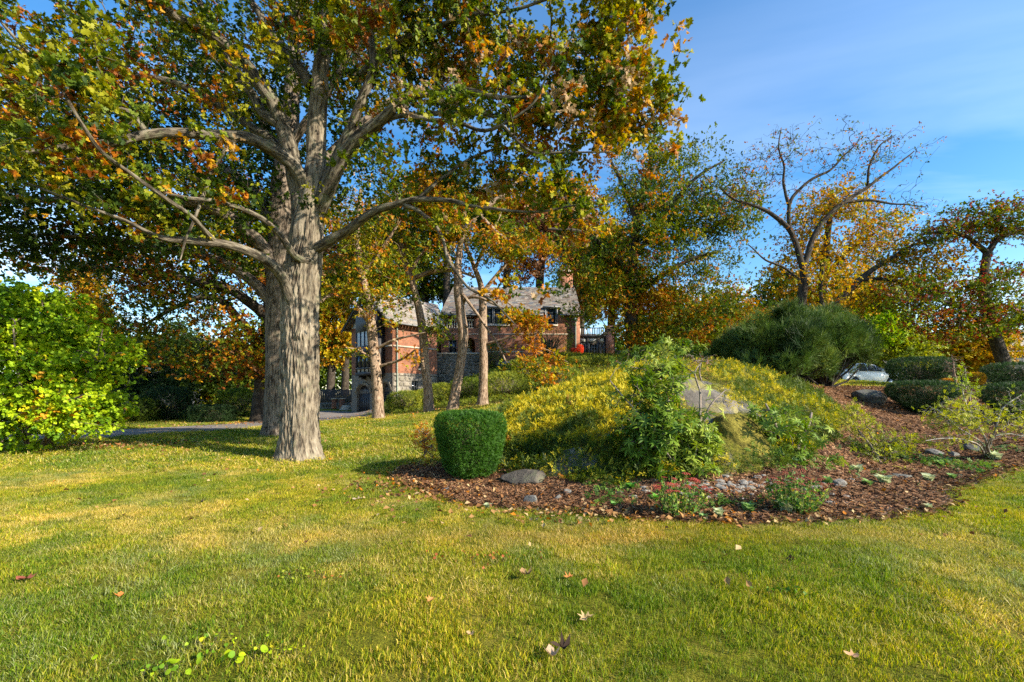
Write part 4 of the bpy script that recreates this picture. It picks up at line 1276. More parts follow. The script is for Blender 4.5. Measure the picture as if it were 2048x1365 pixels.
class Face:
    def __init__(s, O, U, Nn):
        s.O, s.U, s.N = np.array((O[0], O[1], 0.0)), np.array((*U, 0.0)), np.array((*Nn, 0.0))

    def at(s, u, v, d=0.0):
        return s.O + s.U * u + s.N * d + np.array((0, 0, v))

    def u(s, px):
        k = (px - CX) / FOC
        return (k * s.O[1] - s.O[0]) / (s.U[0] - k * s.U[1])

    def v(s, px, py):
        return CZ + (HY - py) / FOC * (s.O[1] + s.U[1] * s.u(px))

    def box(s, u0, u1, v0, v1, d0, d1):
        V = np.array([s.at(u, v, d) for v in (v0, v1) for d in (d1, d0) for u in (u0, u1)])
        return V, np.array([(0, 2, 3, 1), (4, 5, 7, 6), (0, 1, 5, 4), (2, 6, 7, 3), (0, 4, 6, 2), (1, 3, 7, 5)])

    def uvof(s, V):
        d = V - s.O
        return np.stack([d @ s.U + (d @ s.N), V[:, 2], np.zeros(len(V))], 1)

    def put(s, name, boxes, mat, parent):
        V, F = join([s.box(*b) for b in boxes])
        return mesh_np(name, V, F, mat, parent, attrs={'buv': s.uvof(V)})

    def wall(s, name, u0, u1, v0, v1, holes, mat, parent, depth=.25, top=None):
        us = sorted({u0, u1, *[h[0] for h in holes], *[h[1] for h in holes]}); vs = sorted({v0, v1, *[h[2] for h in holes], *[h[3] for h in holes]})
        Q = []
        for a, b in zip(us, us[1:]):
            for c, d in zip(vs, vs[1:]):
                if not any(h[0] <= (a + b) / 2 <= h[1] and h[2] <= (c + d) / 2 <= h[3] for h in holes):
                    Q.append([s.at(a, c), s.at(b, c), s.at(b, d), s.at(a, d)])
        for h in holes:
            a, b, c, d = h
            Q.append([s.at(a, c, -depth), s.at(a, c), s.at(a, d), s.at(a, d, -depth)])
            Q.append([s.at(b, c), s.at(b, c, -depth), s.at(b, d, -depth), s.at(b, d)])
            Q.append([s.at(a, d), s.at(b, d), s.at(b, d, -depth), s.at(a, d, -depth)])
            Q.append([s.at(a, c, -depth), s.at(b, c, -depth), s.at(b, c), s.at(a, c)])
        for a, b in ((u0, u1),):
            Q.append([s.at(a, v1), s.at(b, v1), s.at(b, v1, -depth), s.at(a, v1, -depth)])
            Q.append([s.at(a, v0, -depth), s.at(a, v0), s.at(a, v1), s.at(a, v1, -depth)])
            Q.append([s.at(b, v0), s.at(b, v0, -depth), s.at(b, v1, -depth), s.at(b, v1)])
        V = np.array(Q).reshape(-1, 3)
        return mesh_np(name, V, np.arange(len(V)).reshape(-1, 4), mat, parent, attrs={'buv': s.uvof(V)})

    def window(s, u0, u1, v0, v1, nu, nv, parent, mat='frame', d=-.16, fr=.07, name='window'):
        bs = [(u0, u0 + fr, v0, v1, d - .05, d + .05), (u1 - fr, u1, v0, v1, d - .05, d + .05), (u0 + fr, u1 - fr, v0, v0 + fr, d - .05, d + .05), (u0 + fr, u1 - fr, v1 - fr, v1, d - .05, d + .05)]
        w = s.put(name, bs, M[mat], parent)
        bars = []
        for i in range(1, nu):
            q = u0 + fr + (u1 - u0 - 2 * fr) * i / nu
            bars.append((q - .02, q + .02, v0 + fr, v1 - fr, d - .03, d + .032))
        for j in range(1, nv):
            q = v0 + fr + (v1 - v0 - 2 * fr) * j / nv
            bars.append((u0 + fr, u1 - fr, q - .018, q + .018, d - .028, d + .03))
        if bars:
            x = s.put('glazing_bars', bars, M[mat], w)
        s.put('pane', [(u0 + fr, u1 - fr, v0 + fr, v1 - fr, d - .04, d - .035)], M['glass'], w)
        return w


def reparent_fix():
    pass


house = empty('brick_house', (0, 43, 5.0), label='brick house with slate roof, stone garage and half timber bay behind the trees', cat='house')


def slates(name, A, B, Cc, D, parent, rw=.36, rh=.24, seed=3, skip=None):
    """quad A,B (eave) C,D (ridge above B, A): overlapping slates in courses"""
    r = np.random.default_rng(seed)
    A, B, Cc, D = map(np.array, (A, B, Cc, D))
    nrm = np.cross(B - A, D - A); nrm /= np.linalg.norm(nrm)
    if nrm[2] < 0: nrm = -nrm
    ln = np.linalg.norm((D + Cc) / 2 - (A + B) / 2)
    n = int(ln / rh)
    V, F, T = [], [], []
    cols = [(.19, .165, .135), (.23, .20, .165), (.15, .115, .095), (.12, .125, .135), (.21, .15, .12), (.28, .25, .21)]
    for j in range(n):
        t0, t1 = j / n, min(1, (j + 1.25) / n)
        a0, b0_, a1, b1 = A + (D - A) * t0, B + (Cc - B) * t0, A + (D - A) * t1, B + (Cc - B) * t1
        w = np.linalg.norm(b0_ - a0); u = -r.uniform(0, rw)
        while u < w:
            q = rw * r.uniform(.7, 1.35)
            s0, s1 = max(u, 0) / w, min(u + q - .012, w) / w
            if s1 > s0 + .002 and not any((A[0] + (B[0] - A[0]) * (s0 + s1) / 2 > k_[0]) and (A[0] + (B[0] - A[0]) * (s0 + s1) / 2 < k_[1]) and t0 < k_[2] for k_ in (skip or ())):
                h0, h1 = .035 + r.uniform(0, .02), .008
                base = len(V)
                V += [a0 + (b0_ - a0) * s0 + nrm * h0, a0 + (b0_ - a0) * s1 + nrm * h0, a1 + (b1 - a1) * s1 + nrm * h1, a1 + (b1 - a1) * s0 + nrm * h1, a0 + (b0_ - a0) * s0 + nrm * .005, a0 + (b0_ - a0) * s1 + nrm * .005]
                F += [(base, base + 1, base + 2, base + 3), (base + 4, base + 5, base + 1, base)]
                c = np.array(cols[r.choice(6, p=[.28, .27, .14, .1, .12, .09])]) * r.uniform(.85, 1.15)
                T += [c] * 6
            u += q
    o = mesh_np(name, V, np.array(F), M['slate'], parent, tint=np.array(T))
    return tag(o, kind='stuff')


mf = Face((0, 43), (1, 0), (0, -1))
mu = mf.u
mv = lambda py: CZ + (HY - py) / FOC * 43
# main block
zs = 4.6
lw = mf.wall('wall', mu(957), mu(1158), zs, 9.3, [(mu(968), mu(1024), mv(650), 9.3), (mu(1092), mu(1113), mv(650), 9.3)], M['brick'], house)
mf.put('string_course', [(mu(958), mu(1145), mv(669.5), mv(668), 0, .06)], M['lime'], house)
# porch
pl, pr = mu(882), mu(957)
arch = (mu(924), mu(950), 4.9, mv(676))
pw = mf.wall('wall', pl, pr - .003, 4.6, mv(657), [arch, (mu(897), mu(913), mv(707), mv(680))], M['brick'], house, depth=.4)
mf.window(mu(897), mu(913), mv(707), mv(680), 2, 2, house)
mf.put('sill', [(mu(895), mu(915), mv(709), mv(707.2), -.1, .07)], M['lime'], house)


def arch_piece(face, u0, u1, vs, vt, mat, parent, d0=-.3, d1=.0, k=12, name='arch'):
    """fills the corners above a round or segmental opening"""
    V, F = [], []
    for i in range(k + 1):
        t = math.pi * i / k
        u = (u0 + u1) / 2 - math.cos(t) * (u1 - u0) / 2
        v = vs + (vt - vs) * math.sin(t)
        V += [face.at(u, v, d1), face.at(u, vt + .004, d1), face.at(u, v, d0), face.at(u, vt + .004, d0)]
    for i in range(k):
        a, b = 4 * i, 4 * (i + 1)
        F += [(a, b, b + 1, a + 1), (a + 2, b + 2, b, a)]
    V = np.array(V)
    return mesh_np(name, V, np.array(F), mat, parent, attrs={'buv': face.uvof(V)})


arch_piece(mf, arch[0], arch[1], arch[3] - (arch[1] - arch[0]) / 2, arch[3], M['brick'], house, d1=-.002)
mf.put('porch_wall', [(pl, pr, 4.6, 9.3, -2.2, -2.1)], M['brick'], house)
mf.put('porch_door', [(mu(926), mu(940), 4.9, 7.1, -2.1, -2.04)], M['white'], house)
mf.put('floor_slab', [(pl + .02, pr - .02, mv(658.5), mv(657.5), -2.1, -.41)], M['lime'], house)
mf.put('pier', [(pr - .45, pr, mv(657) + .004, 9.3, -.4, 0)], M['brick'], house)
mf.put('pier', [(pl, pl + .35, mv(657) + .004, 9.3, -.4, 0)], M['brick'], house)
mf.put('string_course', [(pl, pr - .01, mv(669.5), mv(668), 0, .05)], M['lime'], house)
rail = mf.put('balustrade', [(pl + .35, pr - .45, mv(657) + .004, mv(655.5), -.28, -.02), (pl + .35, pr - .45, mv(641.5), mv(639), -.3, .02)], M['lime'], house)


def balusters(face, us, v0, v1, d, parent, mat):
    me = None
    for u in us:
        if me is None:
            hs = np.linspace(0, 1, 9); rr = np.array([.06, .045, .055, .085, .08, .05, .04, .055, .065])
            pt = np.array([[face.at(u, v0 + (v1 - v0) * h, d) for h in hs]])
            V, F, U = tubes(pt, rr[None], 8)
            first = mesh_np('baluster', V, F, mat, parent, smooth=True, attrs={'buv': U}); me = first; fu = u
        else:
            o = me.copy(); C.objects.link(o); o.parent = parent
            o.location = Vector(face.U * (u - fu))


balusters(mf, np.linspace(pl + .55, pr - .65, 11), mv(655.5), mv(641.5), -.15, rail, M['lime'])
# dormers with windows
for a, b, nu, t in ((968, 1024, 3, 616), (1092, 1113, 1, 616)):
    d = mf.put('dormer', [(mu(a) - .12, mu(a) - .002, mv(652), mv(t), -2.6, .05), (mu(b) + .002, mu(b) + .12, mv(652), mv(t), -2.6, .05), (mu(a) - .3, mu(b) + .3, mv(t), mv(t) + .12, -2.9, .22)], M['frame'], house)
    for i in range(nu):
        w_ = (mu(b) - mu(a)) / nu
        w = mf.window(mu(a) + w_ * i + .02, mu(a) + w_ * (i + 1) - .02, mv(650) + .02, mv(t) - .02, 1, 1, house, d=-.08, fr=.09)
    mf.put('sill', [(mu(a) - .14, mu(b) + .14, mv(652.5), mv(650), -.1, .1)], M['lime'], house)
# roof
ex0, ex1 = -6.75, 6.5
eA, eB = (ex0, 42.45, 9.15), (ex1, 42.45, 9.15)
rC, rD = (ex1, 47.2, 12.75), (-6.1, 47.2, 12.75)
slates('roof', eA, eB, rC, rD, house, skip=[(mu(966) - .25, mu(1026) + .25, .2), (mu(1090) - .25, mu(1115) + .25, .2)])
slates('roof', (ex0 - .0, 51.95, 9.15), (ex1, 51.95, 9.15), rC, rD, house, seed=5)
for a_, b_ in ((ex0, mu(966) - .2), (mu(1026) + .2, mu(1090) - .2), (mu(1115) + .2, ex1)):
    mf.put('gutter', [(a_, b_, 9.02, 9.13, .42, .56)], M['frame'], house)
    mf.put('soffit', [(a_ + .02, b_ - .02, 9.0, 9.06, .0, .42)], M['timber'], house)
V = np.array([(ex0 + .15, 43, 4.6), (ex0 + .15, 51.5, 4.6), (ex0 + .15, 51.5, 9.3), (ex0 + .25, 47.2, 12.5), (ex0 + .15, 43, 9.3)])
for xx, nm in ((ex0 + .1, 'gable'), (ex1 - .1, 'gable')):
    V = np.array([(xx, 43.0, 4.6), (xx, 51.5, 4.6), (xx, 51.5, 9.25), (xx + (.55 if xx < 0 else 0), 47.2, 12.6), (xx, 43.0, 9.25)])
    mesh_np(nm, V, [np.array([(0, 1, 2, 4)]), np.array([(4, 2, 3)])], M['brick'], house, attrs={'buv': np.stack([V[:, 1], V[:, 2], V[:, 0] * 0], 1)})
# chimney
ch = mf.put('chimney', [(4.9, 6.3, 8.8, 14.3, -5.4, -4.2)], M['brick'], house)
mf.put('chimney_cap', [(4.78, 6.42, 14.3, 14.5, -5.52, -4.08), (4.95, 6.25, 14.5, 14.62, -5.3, -4.3)], M['lime'], ch)
for u in (5.25, 5.95):
    V, F, U = tubes(np.array([[(u, 47.8, 14.6), (u, 47.8, 14.9), (u, 47.8, 15.15)]]), np.array([[.17, .14, .16]]), 10)
    mesh_np('chimney_pot', V, F, M['brick'], ch, smooth=True, attrs={'buv': U})
# corner, drainpipes
mf.put('pier', [(mu(1143), mu(1158) + .05, zs, 9.0, .003, .22)], M['brick'], house)
for px in (1150.5, 1108.5):
    zt = 8.9 if px > 1120 else mv(652)
    z0 = 5.0 if px > 1120 else mv(668)
    u = mu(px) if px > 1120 else mu(1084)
    dd = .30 if px > 1120 else .08
    V, F, U = tubes(np.array([[mf.at(u, z, dd) for z in (z0, (z0 + zt) / 2, zt)]]), np.full((1, 3), .06), 8)
    p_ = mesh_np('drainpipe', V, F, M['copper'], house, smooth=True, attrs={'buv': U})
mf.put('rain_head', [(mu(1150.5) - .13, mu(1150.5) + .13, 8.5, 8.8, .2, .42)], M['copper'], house)
# sunroom with balcony rail on top
s0, s1 = mu(1159.5), mu(1211.5)
sr = mf.put('sunroom_frame', [(s0, s1, mv(676), mv(673), -.6, .05), (s0, s1, mv(686), mv(684), -.3, .0), (s0, s0 + .12, 5.0, mv(676), -.3, .02), (s1 - .12, s1, 5.0, mv(676), -.3, .02)]
            + [(mu(p) - .09, mu(p) + .09, 5.0, mv(676), -.25, .015) for p in (1175, 1197.5)], M['timber'], house)
for a, b in ((1162, 1172.5), (1178, 1194.5), (1200, 1208)):
    mf.put('stucco_panel', [(mu(a), mu(b), mv(683.7), mv(677), -.2, -.05)], M['white'], sr)
for a, b, k in ((1162, 1173, 2), (1177, 1196, 3), (1199, 1209.5, 2)):
    mf.window(mu(a), mu(b), 5.0, mv(686.3), k, 4, house, d=-.1, fr=.11, name='french_door')
mf.put('sunroom_wall', [(s0, s1, 4.9, mv(673), -4.0, -3.8)], M['stucco'], house)
mf.put('flat_roof', [(s0, mu(1229), mv(673) + .003, mv(672), -5, .1)], M['frame'], house)
rl = mf.put('railing', [(s0, s1, mv(657), mv(655.5), -.12, -.04), (s0, s1, mv(671.9), mv(670.8), -.12, -.04)], M['timber'], house)
mf.put('parapet', [(s0, s1, mv(671.8), mv(655), -4.9, -4.7)], M['timber'], house)
for i, u in enumerate(np.linspace(s0 + .05, s1 - .05, 15)):
    mf.put('rail_post', [(u - .035, u + .035, mv(670.8), mv(657), -.11, -.05)], M['white' if i % 3 == 0 else 'timber'], rl)
mf.put('pillar', [(mu(1212.2), mu(1228), 4.7, mv(652), -.55, .12)], M['brick_pale'], house)
mf.put('pillar_cap', [(mu(1211.6), mu(1228.6), mv(663.5), mv(662.5), -.58, .15)], M['lime'], house)

mf.put('wall', [(mu(858), pl - .003, 2.5, 8.7, -2.0, -.6)], M['brick'], house)
mf.put('coping', [(mu(857), pl - .003, 8.7, 8.85, -2.1, -.5)], M['lime'], house)
# garage wing
th_ = math.radians(47)
wU, wG = (math.cos(th_ - 0) * 1.0, math.sin(th_)), (-math.sin(th_), math.cos(th_))
wN = (-0.2626 * 36, 36.0)
side = Face(wN, wU, (math.sin(th_), -math.cos(th_)))
gab = Face(wN, wG, (-math.cos(th_), -math.sin(th_)))
JZ, EZ, AZ, WL, WG = 3.34, 7.45, 10.1, 4.4, 6.6
h1 = (side.u(824), side.u(836), side.v(830, 786), side.v(830, 762))
h2 = (side.u(838), side.u(845), side.v(841, 738), side.v(841, 700))
side.wall('stone_base', 0, WL, -.3, JZ, [h1], M['mortar'], house)
side.window(*h1, 2, 2, house)
side.wall('wall', 0.003, WL, JZ, EZ, [h2], M['brick'], house)
side.window(*h2, 1, 2, house)
side.put('window_blind', [(h2[0] + .08, h2[1] - .08, (h2[2] + h2[3]) / 2 + .2, h2[3] - .08, -.19, -.185)], M['white'], house)
side.put('sill', [(h2[0] - .1, h2[1] + .1, h2[2] - .14, h2[2], -.1, .06)], M['lime'], house)
side.put('string_course', [(0.06, WL, side.v(810, 694) - .06, side.v(810, 694) + .07, 0, .06)], M['lime'], house)
gd1 = (gab.u(740), gab.u(713.5), -.2, gab.v(728, 771)); gd2 = (gab.u(779.5), gab.u(764), -.2, gab.v(770, 766))
gab.wall('stone_base', 0, WG, -.3, JZ - .003, [gd1, gd2], M['mortar'], house, depth=.35)
o0, o1 = gab.u(769), gab.u(727)
gab.wall('wall', 0, WG, JZ, EZ, [], M['brick'], house)
V = np.array([gab.at(0, EZ, .0), gab.at(WG, EZ, .0), gab.at(WG / 2, AZ - .15, .0)])
mesh_np('gable', V, np.array([(0, 1, 2)]), M['stucco'], house)
for gd in (gd1, gd2):
    dr = gab.put('garage_door', [(gd[0], gd[1], gd[2], gd[3], -.30, -.25)], M['door'], house)
    k = 7
    for i in range(k):
        q0 = gd[0] + (gd[1] - gd[0]) * i / k + .02; q1 = gd[0] + (gd[1] - gd[0]) * (i + 1) / k - .02
        gab.put('plank', [(q0, q1, gd[2] + .05, gd[3] - .8, -.25, -.225)], M['door'], dr)
        gab.put('pane', [(q0 + .02, q1 - .02, gd[3] - .72, gd[3] - .35, -.25, -.235)], M['frame'], dr)
    arch_piece(gab, gd[0], gd[1], gd[3] - .6, gd[3], M['mortar'], house, d0=-.34, d1=.004, name='door_arch')
    nv_ = 11
    for i in range(nv_):
        t = math.pi * (i + .5) / nv_
        uu = (gd[0] + gd[1]) / 2 - math.cos(t) * ((gd[1] - gd[0]) / 2 + .16); vv = gd[3] - .6 + .76 * math.sin(t)
        gab.put('voussoir', [(uu - .15, uu + .15, vv - .15, vv + .15, .005, .06 + .01 * (i % 3))], M['stone'], house)
gab.put('string_course', [(.06, o0 - .02, gab.v(790, 691) - .06, gab.v(790, 691) + .07, 0, .06)], M['lime'], house)
# oriel
ob, ot = gab.v(745, 748), EZ + .9
ori = gab.put('oriel', [(o0, o1, ob, ot, .002, .62)], M['stucco'], house)
zr = [ob, gab.v(745, 738), gab.v(745, 711), gab.v(745, 693), gab.v(745, 664), ot]
bs = [(o0 - .05, o1 + .05, z - .11, z + .11, .0, .70) for z in zr[:-1]]
gab.put('timber_rail', [(o0 - .06, o1 + .06, ob - .15, ob + .1, .003, .74), (o0 - .05, o1 + .05, zr[2] + .05, zr[3] - .02, .004, .71), (o0 - .05, o1 + .05, zr[1] - .05, zr[1] + .06, .004, .70), (o0 - .05, o1 + .05, zr[4], ot + .002, .004, .70)], M['timber'], ori)
for u in np.linspace(o0, o1, 6):
    gab.put('timber_post', [(u - .06, u + .06, ob + .101, zr[4] - .002, .01, .68)], M['timber'], ori)
for i in range(5):
    a = o0 + (o1 - o0) * i / 5; b = o0 + (o1 - o0) * (i + 1) / 5
    gab.put('pane', [(a + .1, b - .1, zr[1] + .1, zr[2], .6, .645)], M['glass'], ori)
for u in (o0 + .3, (o0 + o1) / 2, o1 - .3):
    gab.put('bracket', [(u - .09, u + .09, ob - .45, ob - .16, .003, .35), (u - .09, u + .09, ob - .3, ob - .155, .35, .58)], M['timber'], ori)
# wing roof
ov = .55
for sgn in (0, 1):
    e0 = side.at(-ov * 1.3, EZ - .2, ov) if sgn == 0 else side.at(-ov * 1.3, EZ - .2, -WG - ov)
    e1 = side.at(WL + .5, EZ - .2, ov) if sgn == 0 else side.at(WL + .5, EZ - .2, -WG - ov)
    r1 = side.at(WL + 2.6, AZ + .1, -WG / 2); r0 = side.at(-ov * 1.3, AZ + .1, -WG / 2)
    slates('roof', e0, e1, r1, r0, house, seed=8 + sgn)
side.put('gutter', [(-.7, WL + .2, EZ - .3, EZ - .19, ov, ov + .12)], M['frame'], house)
for u0_, u1_, in ((-ov, WG / 2), (WG + ov, WG / 2)):
    a0, a1 = gab.at(u0_, EZ - .42, .68), gab.at(u1_, AZ - .12, .68)
    V = np.array([a0, a1, a1 + (0, 0, .28), a0 + (0, 0, .28)]); V = np.concatenate([V, V - gab.N * .08])
    mesh_np('bargeboard', V, np.array([(0, 1, 2, 3), (4, 7, 6, 5), (0, 4, 5, 1), (3, 2, 6, 7), (1, 5, 6, 2), (0, 3, 7, 4)]), M['timber'], house)
V, F, U = tubes(np.array([[side.at(.35, z, .12) for z in (1.2, 4, EZ - .2)]]), np.full((1, 3), .055), 8)
mesh_np('drainpipe', V, F, M['copper'], house, smooth=True, attrs={'buv': U})

# field stones: a few shared shapes
stone_me = []
for i in range(7):
    r = np.random.default_rng(100 + i)
    k = r.integers(6, 9); an = np.sort(r.uniform(0, 6.283, k) * .35 + np.arange(k) / k * 6.283 * .65 + i)
    an = np.arange(k) / k * 6.283 + r.uniform(-.25, .25, k)
    ou = np.stack([np.clip(np.cos(an) * 1.25, -.5 / .52, .5 / .52) * .5, np.clip(np.sin(an) * 1.25, -.95, .95) * .5], 1)
    V = [(x, 0, z) for x, z in ou] + [(x * .96, -.6, z * .94) for x, z in ou] + [(x * .7, -1, z * .66) for x, z in ou * r.uniform(.9, 1.1, (k, 1))]
    F = []
    for j in range(k):
        q = (j + 1) % k
        F += [(j, q, k + q, k + j), (k + j, k + q, 2 * k + q, 2 * k + j)]
    me = bpy.data.meshes.new('stone'); me.from_pydata(V, [], F + [tuple(range(2 * k, 3 * k))])
    stone_me.append(me)


def lay_stones(face, u0, u1, v0, v1, holes, parent, matname, sz=.42, seed=1, gz=None, lim=300):
    r = np.random.default_rng(seed)
    if stone_me[0].materials: ms = {m_.name: m_ for m_ in ()}
    ang = math.atan2(face.U[1], face.U[0])
    pz = PINV(parent)
    v = v0; cnt = 0
    mes = []
    for s_ in stone_me:
        c_ = s_.copy(); c_.materials.clear(); c_.materials.append(M[matname]); mes.append(c_)
    while v < v1 - .08:
        h = min(sz * r.uniform(.6, 1.1), v1 - v); u = u0 + r.uniform(0, .1)
        while u < u1 - .1:
            w = min(sz * r.uniform(.8, 1.7), u1 - u)
            cu, cv = u + w / 2, v + h / 2
            if not any(a - w * .3 < cu < b + w * .3 and c - h * .3 < cv < d + h * .3 for a, b, c, d in holes) and (gz is None or cv > gz(cu) - .1) and cnt < lim:
                o = bpy.data.objects.new('stone', mes[r.integers(7)]); C.objects.link(o)
                o.parent = parent; o.matrix_parent_inverse = pz
                o.location = Vector(face.at(cu, cv, .0)); o.rotation_euler = (0, r.uniform(-.12, .12), ang)
                o.scale = (w * .96, .06 * r.uniform(.6, 1.5), h * .95)
                cnt += 1
            u += w
        v += h


def gline(face):
    return lambda u: H(face.at(u, 0)[0], face.at(u, 0)[1])


def bump_hole(h, m=.12):
    return (h[0] - m, h[1] + m, h[2] - m, h[3] + m)


lay_stones(side, 0.02, WL, 0, JZ, [bump_hole(h1, .05)], house, 'stone', .46, 3, gline(side))
lay_stones(gab, .02, WG, 0, JZ - .05, [bump_hole(gd1, .1), bump_hole(gd2, .1)], house, 'stone_dk', .46, 4, gline(gab))

# terrace retaining wall
rw_ = empty('retaining_wall', tuple(P(880, 760, 40)), label='rough grey stone retaining wall under the arched porch', cat='wall')
rf = Face((0, 40.2), (1, 0), (0, -1))
a, b = rf.u(852), rf.u(959)
rf.put('wall', [(a, b, 0.5, rf.v(900, 709), -1.2, 0)], M['mortar'], rw_)
rf.put('coping', [(a - .05, b + .05, rf.v(900, 709) + .002, rf.v(900, 706), -.5, .08)], M['lime'], rw_)
lay_stones(rf, a, b, 1.5, rf.v(900, 709), [], rw_, 'stone_dk', .44, 5, gline(rf))
mesh_np('wall', *(lambda q: (q[0], q[1]))(join([rf.box(a, a + .6, .3, rf.v(900, 695), -3, -1.2)])), M['stone_dk'], rw_)
# terrace balustrade
tb = empty('balustrade', (0, 41.2, 5.2), label='low stone balustrade on the terrace beneath the triple window', cat='balustrade')
tf = Face((0, 41.0), (1, 0), (0, -1))
a, b = tf.u(975), tf.u(1046); zt = tf.v(1000, 703); zb = tf.v(1000, 724)
tf.put('rail', [(a, b, zt - .12, zt, -.15, .1)], M['lime'], tb); tf.put('plinth', [(a, b, zb - 1.2, zb + .02, -.2, .15)], M['lime'], tb)
balusters(tf, np.linspace(a + .2, b - .2, 13), zb + .02, zt - .12, 0, tb, M['brick_pale'])
# iron handrail by the sunroom
hr = empty('handrail', tuple(P(1215, 700, 40)), label='black iron handrail sloping down beside the brick pillar', cat='handrail')
p0, p1, p2 = P(1203, 692, 41), P(1235, 703, 40), P(1262, 712, 39)
V, F, U = tubes(np.array([[p0, p1, p2]]), np.full((1, 3), .035), 6); mesh_np('rail', V, F, M['timber'], hr, attrs={'buv': U})
for p in (p0, p1, p2):
    V, F, U = tubes(np.array([[p, p - (0, 0, .5), p - (0, 0, 1.1)]]), np.full((1, 3), .03), 6); mesh_np('post', V, F, M['timber'], hr, attrs={'buv': U})

# low wall, posts, steps and fence at the end of the drive
gwx = empty('garden_wall', tuple(P(680, 820, 43)), label='low dark stone wall with brick posts beside the garage', cat='wall')
gf = Face((0, 43.5), (1, 0), (0, -1))
a, b = gf.u(640), gf.u(701)
gf.put('wall', [(a, b, -.3, gf.v(670, 806), -.4, 0)], M['mortar'], gwx)
lay_stones(gf, a, b, 0, gf.v(670, 806), [], gwx, 'stone_dk', .4, 9)
for p in (668.5, 684):
    pp = gf.put('brick_post', [(gf.u(p) - .2, gf.u(p) + .2, -.3, gf.v(p, 799), -.3, .12)], M['brick'], gwx)
    gf.put('post_cap', [(gf.u(p) - .25, gf.u(p) + .25, gf.v(p, 799), gf.v(p, 799) + .1, -.35, .17)], M['lime'], pp)
st = empty('stone_steps', tuple(P(692, 824, 42.5)), label='short flight of stone steps between the garage and the low wall', cat='steps')
for i in range(4):
    gf.put('step', [(gf.u(686), gf.u(703), -.2, .12 + .16 * i, .9 - .3 * i, 1.2 - .3 * i)], M['lime'], st)
fn = empty('wooden_fence', tuple(P(660, 800, 46)), label='dark board fence behind the low wall at the end of the drive', cat='fence')
ff = Face((0, 46.0), (1, 0), (0, -1))
M['board'] = plain('fence_board', (.07, .055, .045), .8, var=.3, scale=4)
for i in range(26):
    u = ff.u(625) + i * .2
    ff.put('plank', [(u, u + .18, 0, 2.1 + .03 * (i % 3), 0, .03)], M['board'], fn)


# ---------------------------------------------------------------- more trees
def T(name, label, base, limbs, blobs, *a, **k):
    """trunk given first; its foot is put on the ground"""
    t = [list(q) for q in limbs[0]]
    t[0][1] = gpx(t[0][0], t[0][2])
    return tree(name, label, [[tuple(q) for q in t]] + limbs[1:], blobs, *a, **k)


# big tree between the house and the pine
T('maple_tree', 'tall dense green and orange tree right of the brick pillar', None,
  [[(1266, 730, 34, 26), (1264, 660, 34, 24), (1262, 580, 34, 22), (1268, 500, 34, 20), (1272, 450, 34, 18), (1285, 400, 34, 14), (1300, 330, 34, 10), (1310, 260, 34, 5)],
   [(1262, 560, 34, 14), (1235, 520, 33.5, 12), (1190, 480, 33, 10), (1150, 462, 32.5, 8), (1095, 458, 32, 5)],
   [(1266, 520, 34, 12), (1300, 470, 33.5, 10), (1350, 400, 33, 8), (1400, 350, 33, 6), (1450, 320, 33, 3)],
   [(1264, 600, 34, 12), (1310, 560, 33, 10), (1370, 525, 32.5, 8), (1430, 505, 32, 5)],
   [(1262, 640, 34, 9), (1220, 660, 33, 7), (1185, 690, 32.5, 4)],
   [(1272, 440, 34, 10), (1250, 380, 34, 8), (1220, 320, 34, 5)]],
  [(1300, 470, 34, 140, 130, 4.5, 1), (1400, 430, 33.5, 120, 100, 3.5, 1), (1470, 480, 33, 60, 95, 2.6, 1), (1270, 610, 33.5, 85, 75, 3, 1), (1380, 620, 33.5, 100, 90, 3.4, 1), (1180, 560, 33, 80, 90, 3, .9), (1300, 680, 32.5, 60, 40, 2, 1), (1310, 330, 34, 90, 60, 3, .8), (1400, 300, 33, 50, 40, 2, .5)],
  2300, 78000, .16, ['mixed', 'orange', 'greenish'], bark='bark_dark', seed=41, spread=.34, clump_s=.35,
  palpick=lambda p, k: np.where(fbm(p[:, 0] * .9, p[:, 2], .42, 71) + .5 * np.isin(k, (4, 5)) > .42, 1, np.where(fbm(p[:, 0], p[:, 2], .6, 75) > .1, 2, 0)))
# brown-leaved trees above the roof
T('beech_tree', 'brown and rust leaved tree rising behind the slate roof', None,
  [[(1075, 640, 54, 20), (1080, 560, 54, 16), (1090, 480, 54, 12), (1095, 420, 54, 7)], [(1080, 560, 54, 10), (1030, 500, 54, 7), (1010, 460, 54, 4)], [(1085, 520, 54, 9), (1130, 460, 54, 6)]],
  [(1070, 490, 54, 75, 60, 4, 1), (1120, 450, 54, 70, 60, 4, 1), (1040, 540, 54, 45, 35, 3, .7)], 420, 15000, .3, 'brown', bark='bark_dark', seed=43, spread=.5)
T('maple_tree', 'orange topped tree close behind the chimney', None,
  [[(1160, 650, 56, 20), (1160, 560, 56, 16), (1165, 470, 56, 12), (1170, 400, 56, 7)], [(1160, 540, 56, 10), (1200, 480, 56, 6)]],
  [(1160, 440, 56, 80, 70, 5, 1), (1120, 400, 56, 60, 45, 4, 1), (1210, 520, 56, 60, 60, 4, 1)], 380, 14000, .33, 'orange', bark='bark_dark', seed=44, spread=.55)
T('spruce_tree', 'dark green conifer behind the roof ridge next to the chimney', None,
  [[(1155, 660, 60, 18), (1155, 540, 60, 12), (1155, 460, 60, 5)]],
  [(1155, 600, 60, 45, 60, 3, 1), (1155, 520, 60, 32, 50, 2.4, 1)], 300, 12000, .34, 'ever', bark='bark_dark', seed=45, spread=.5, up=.2)
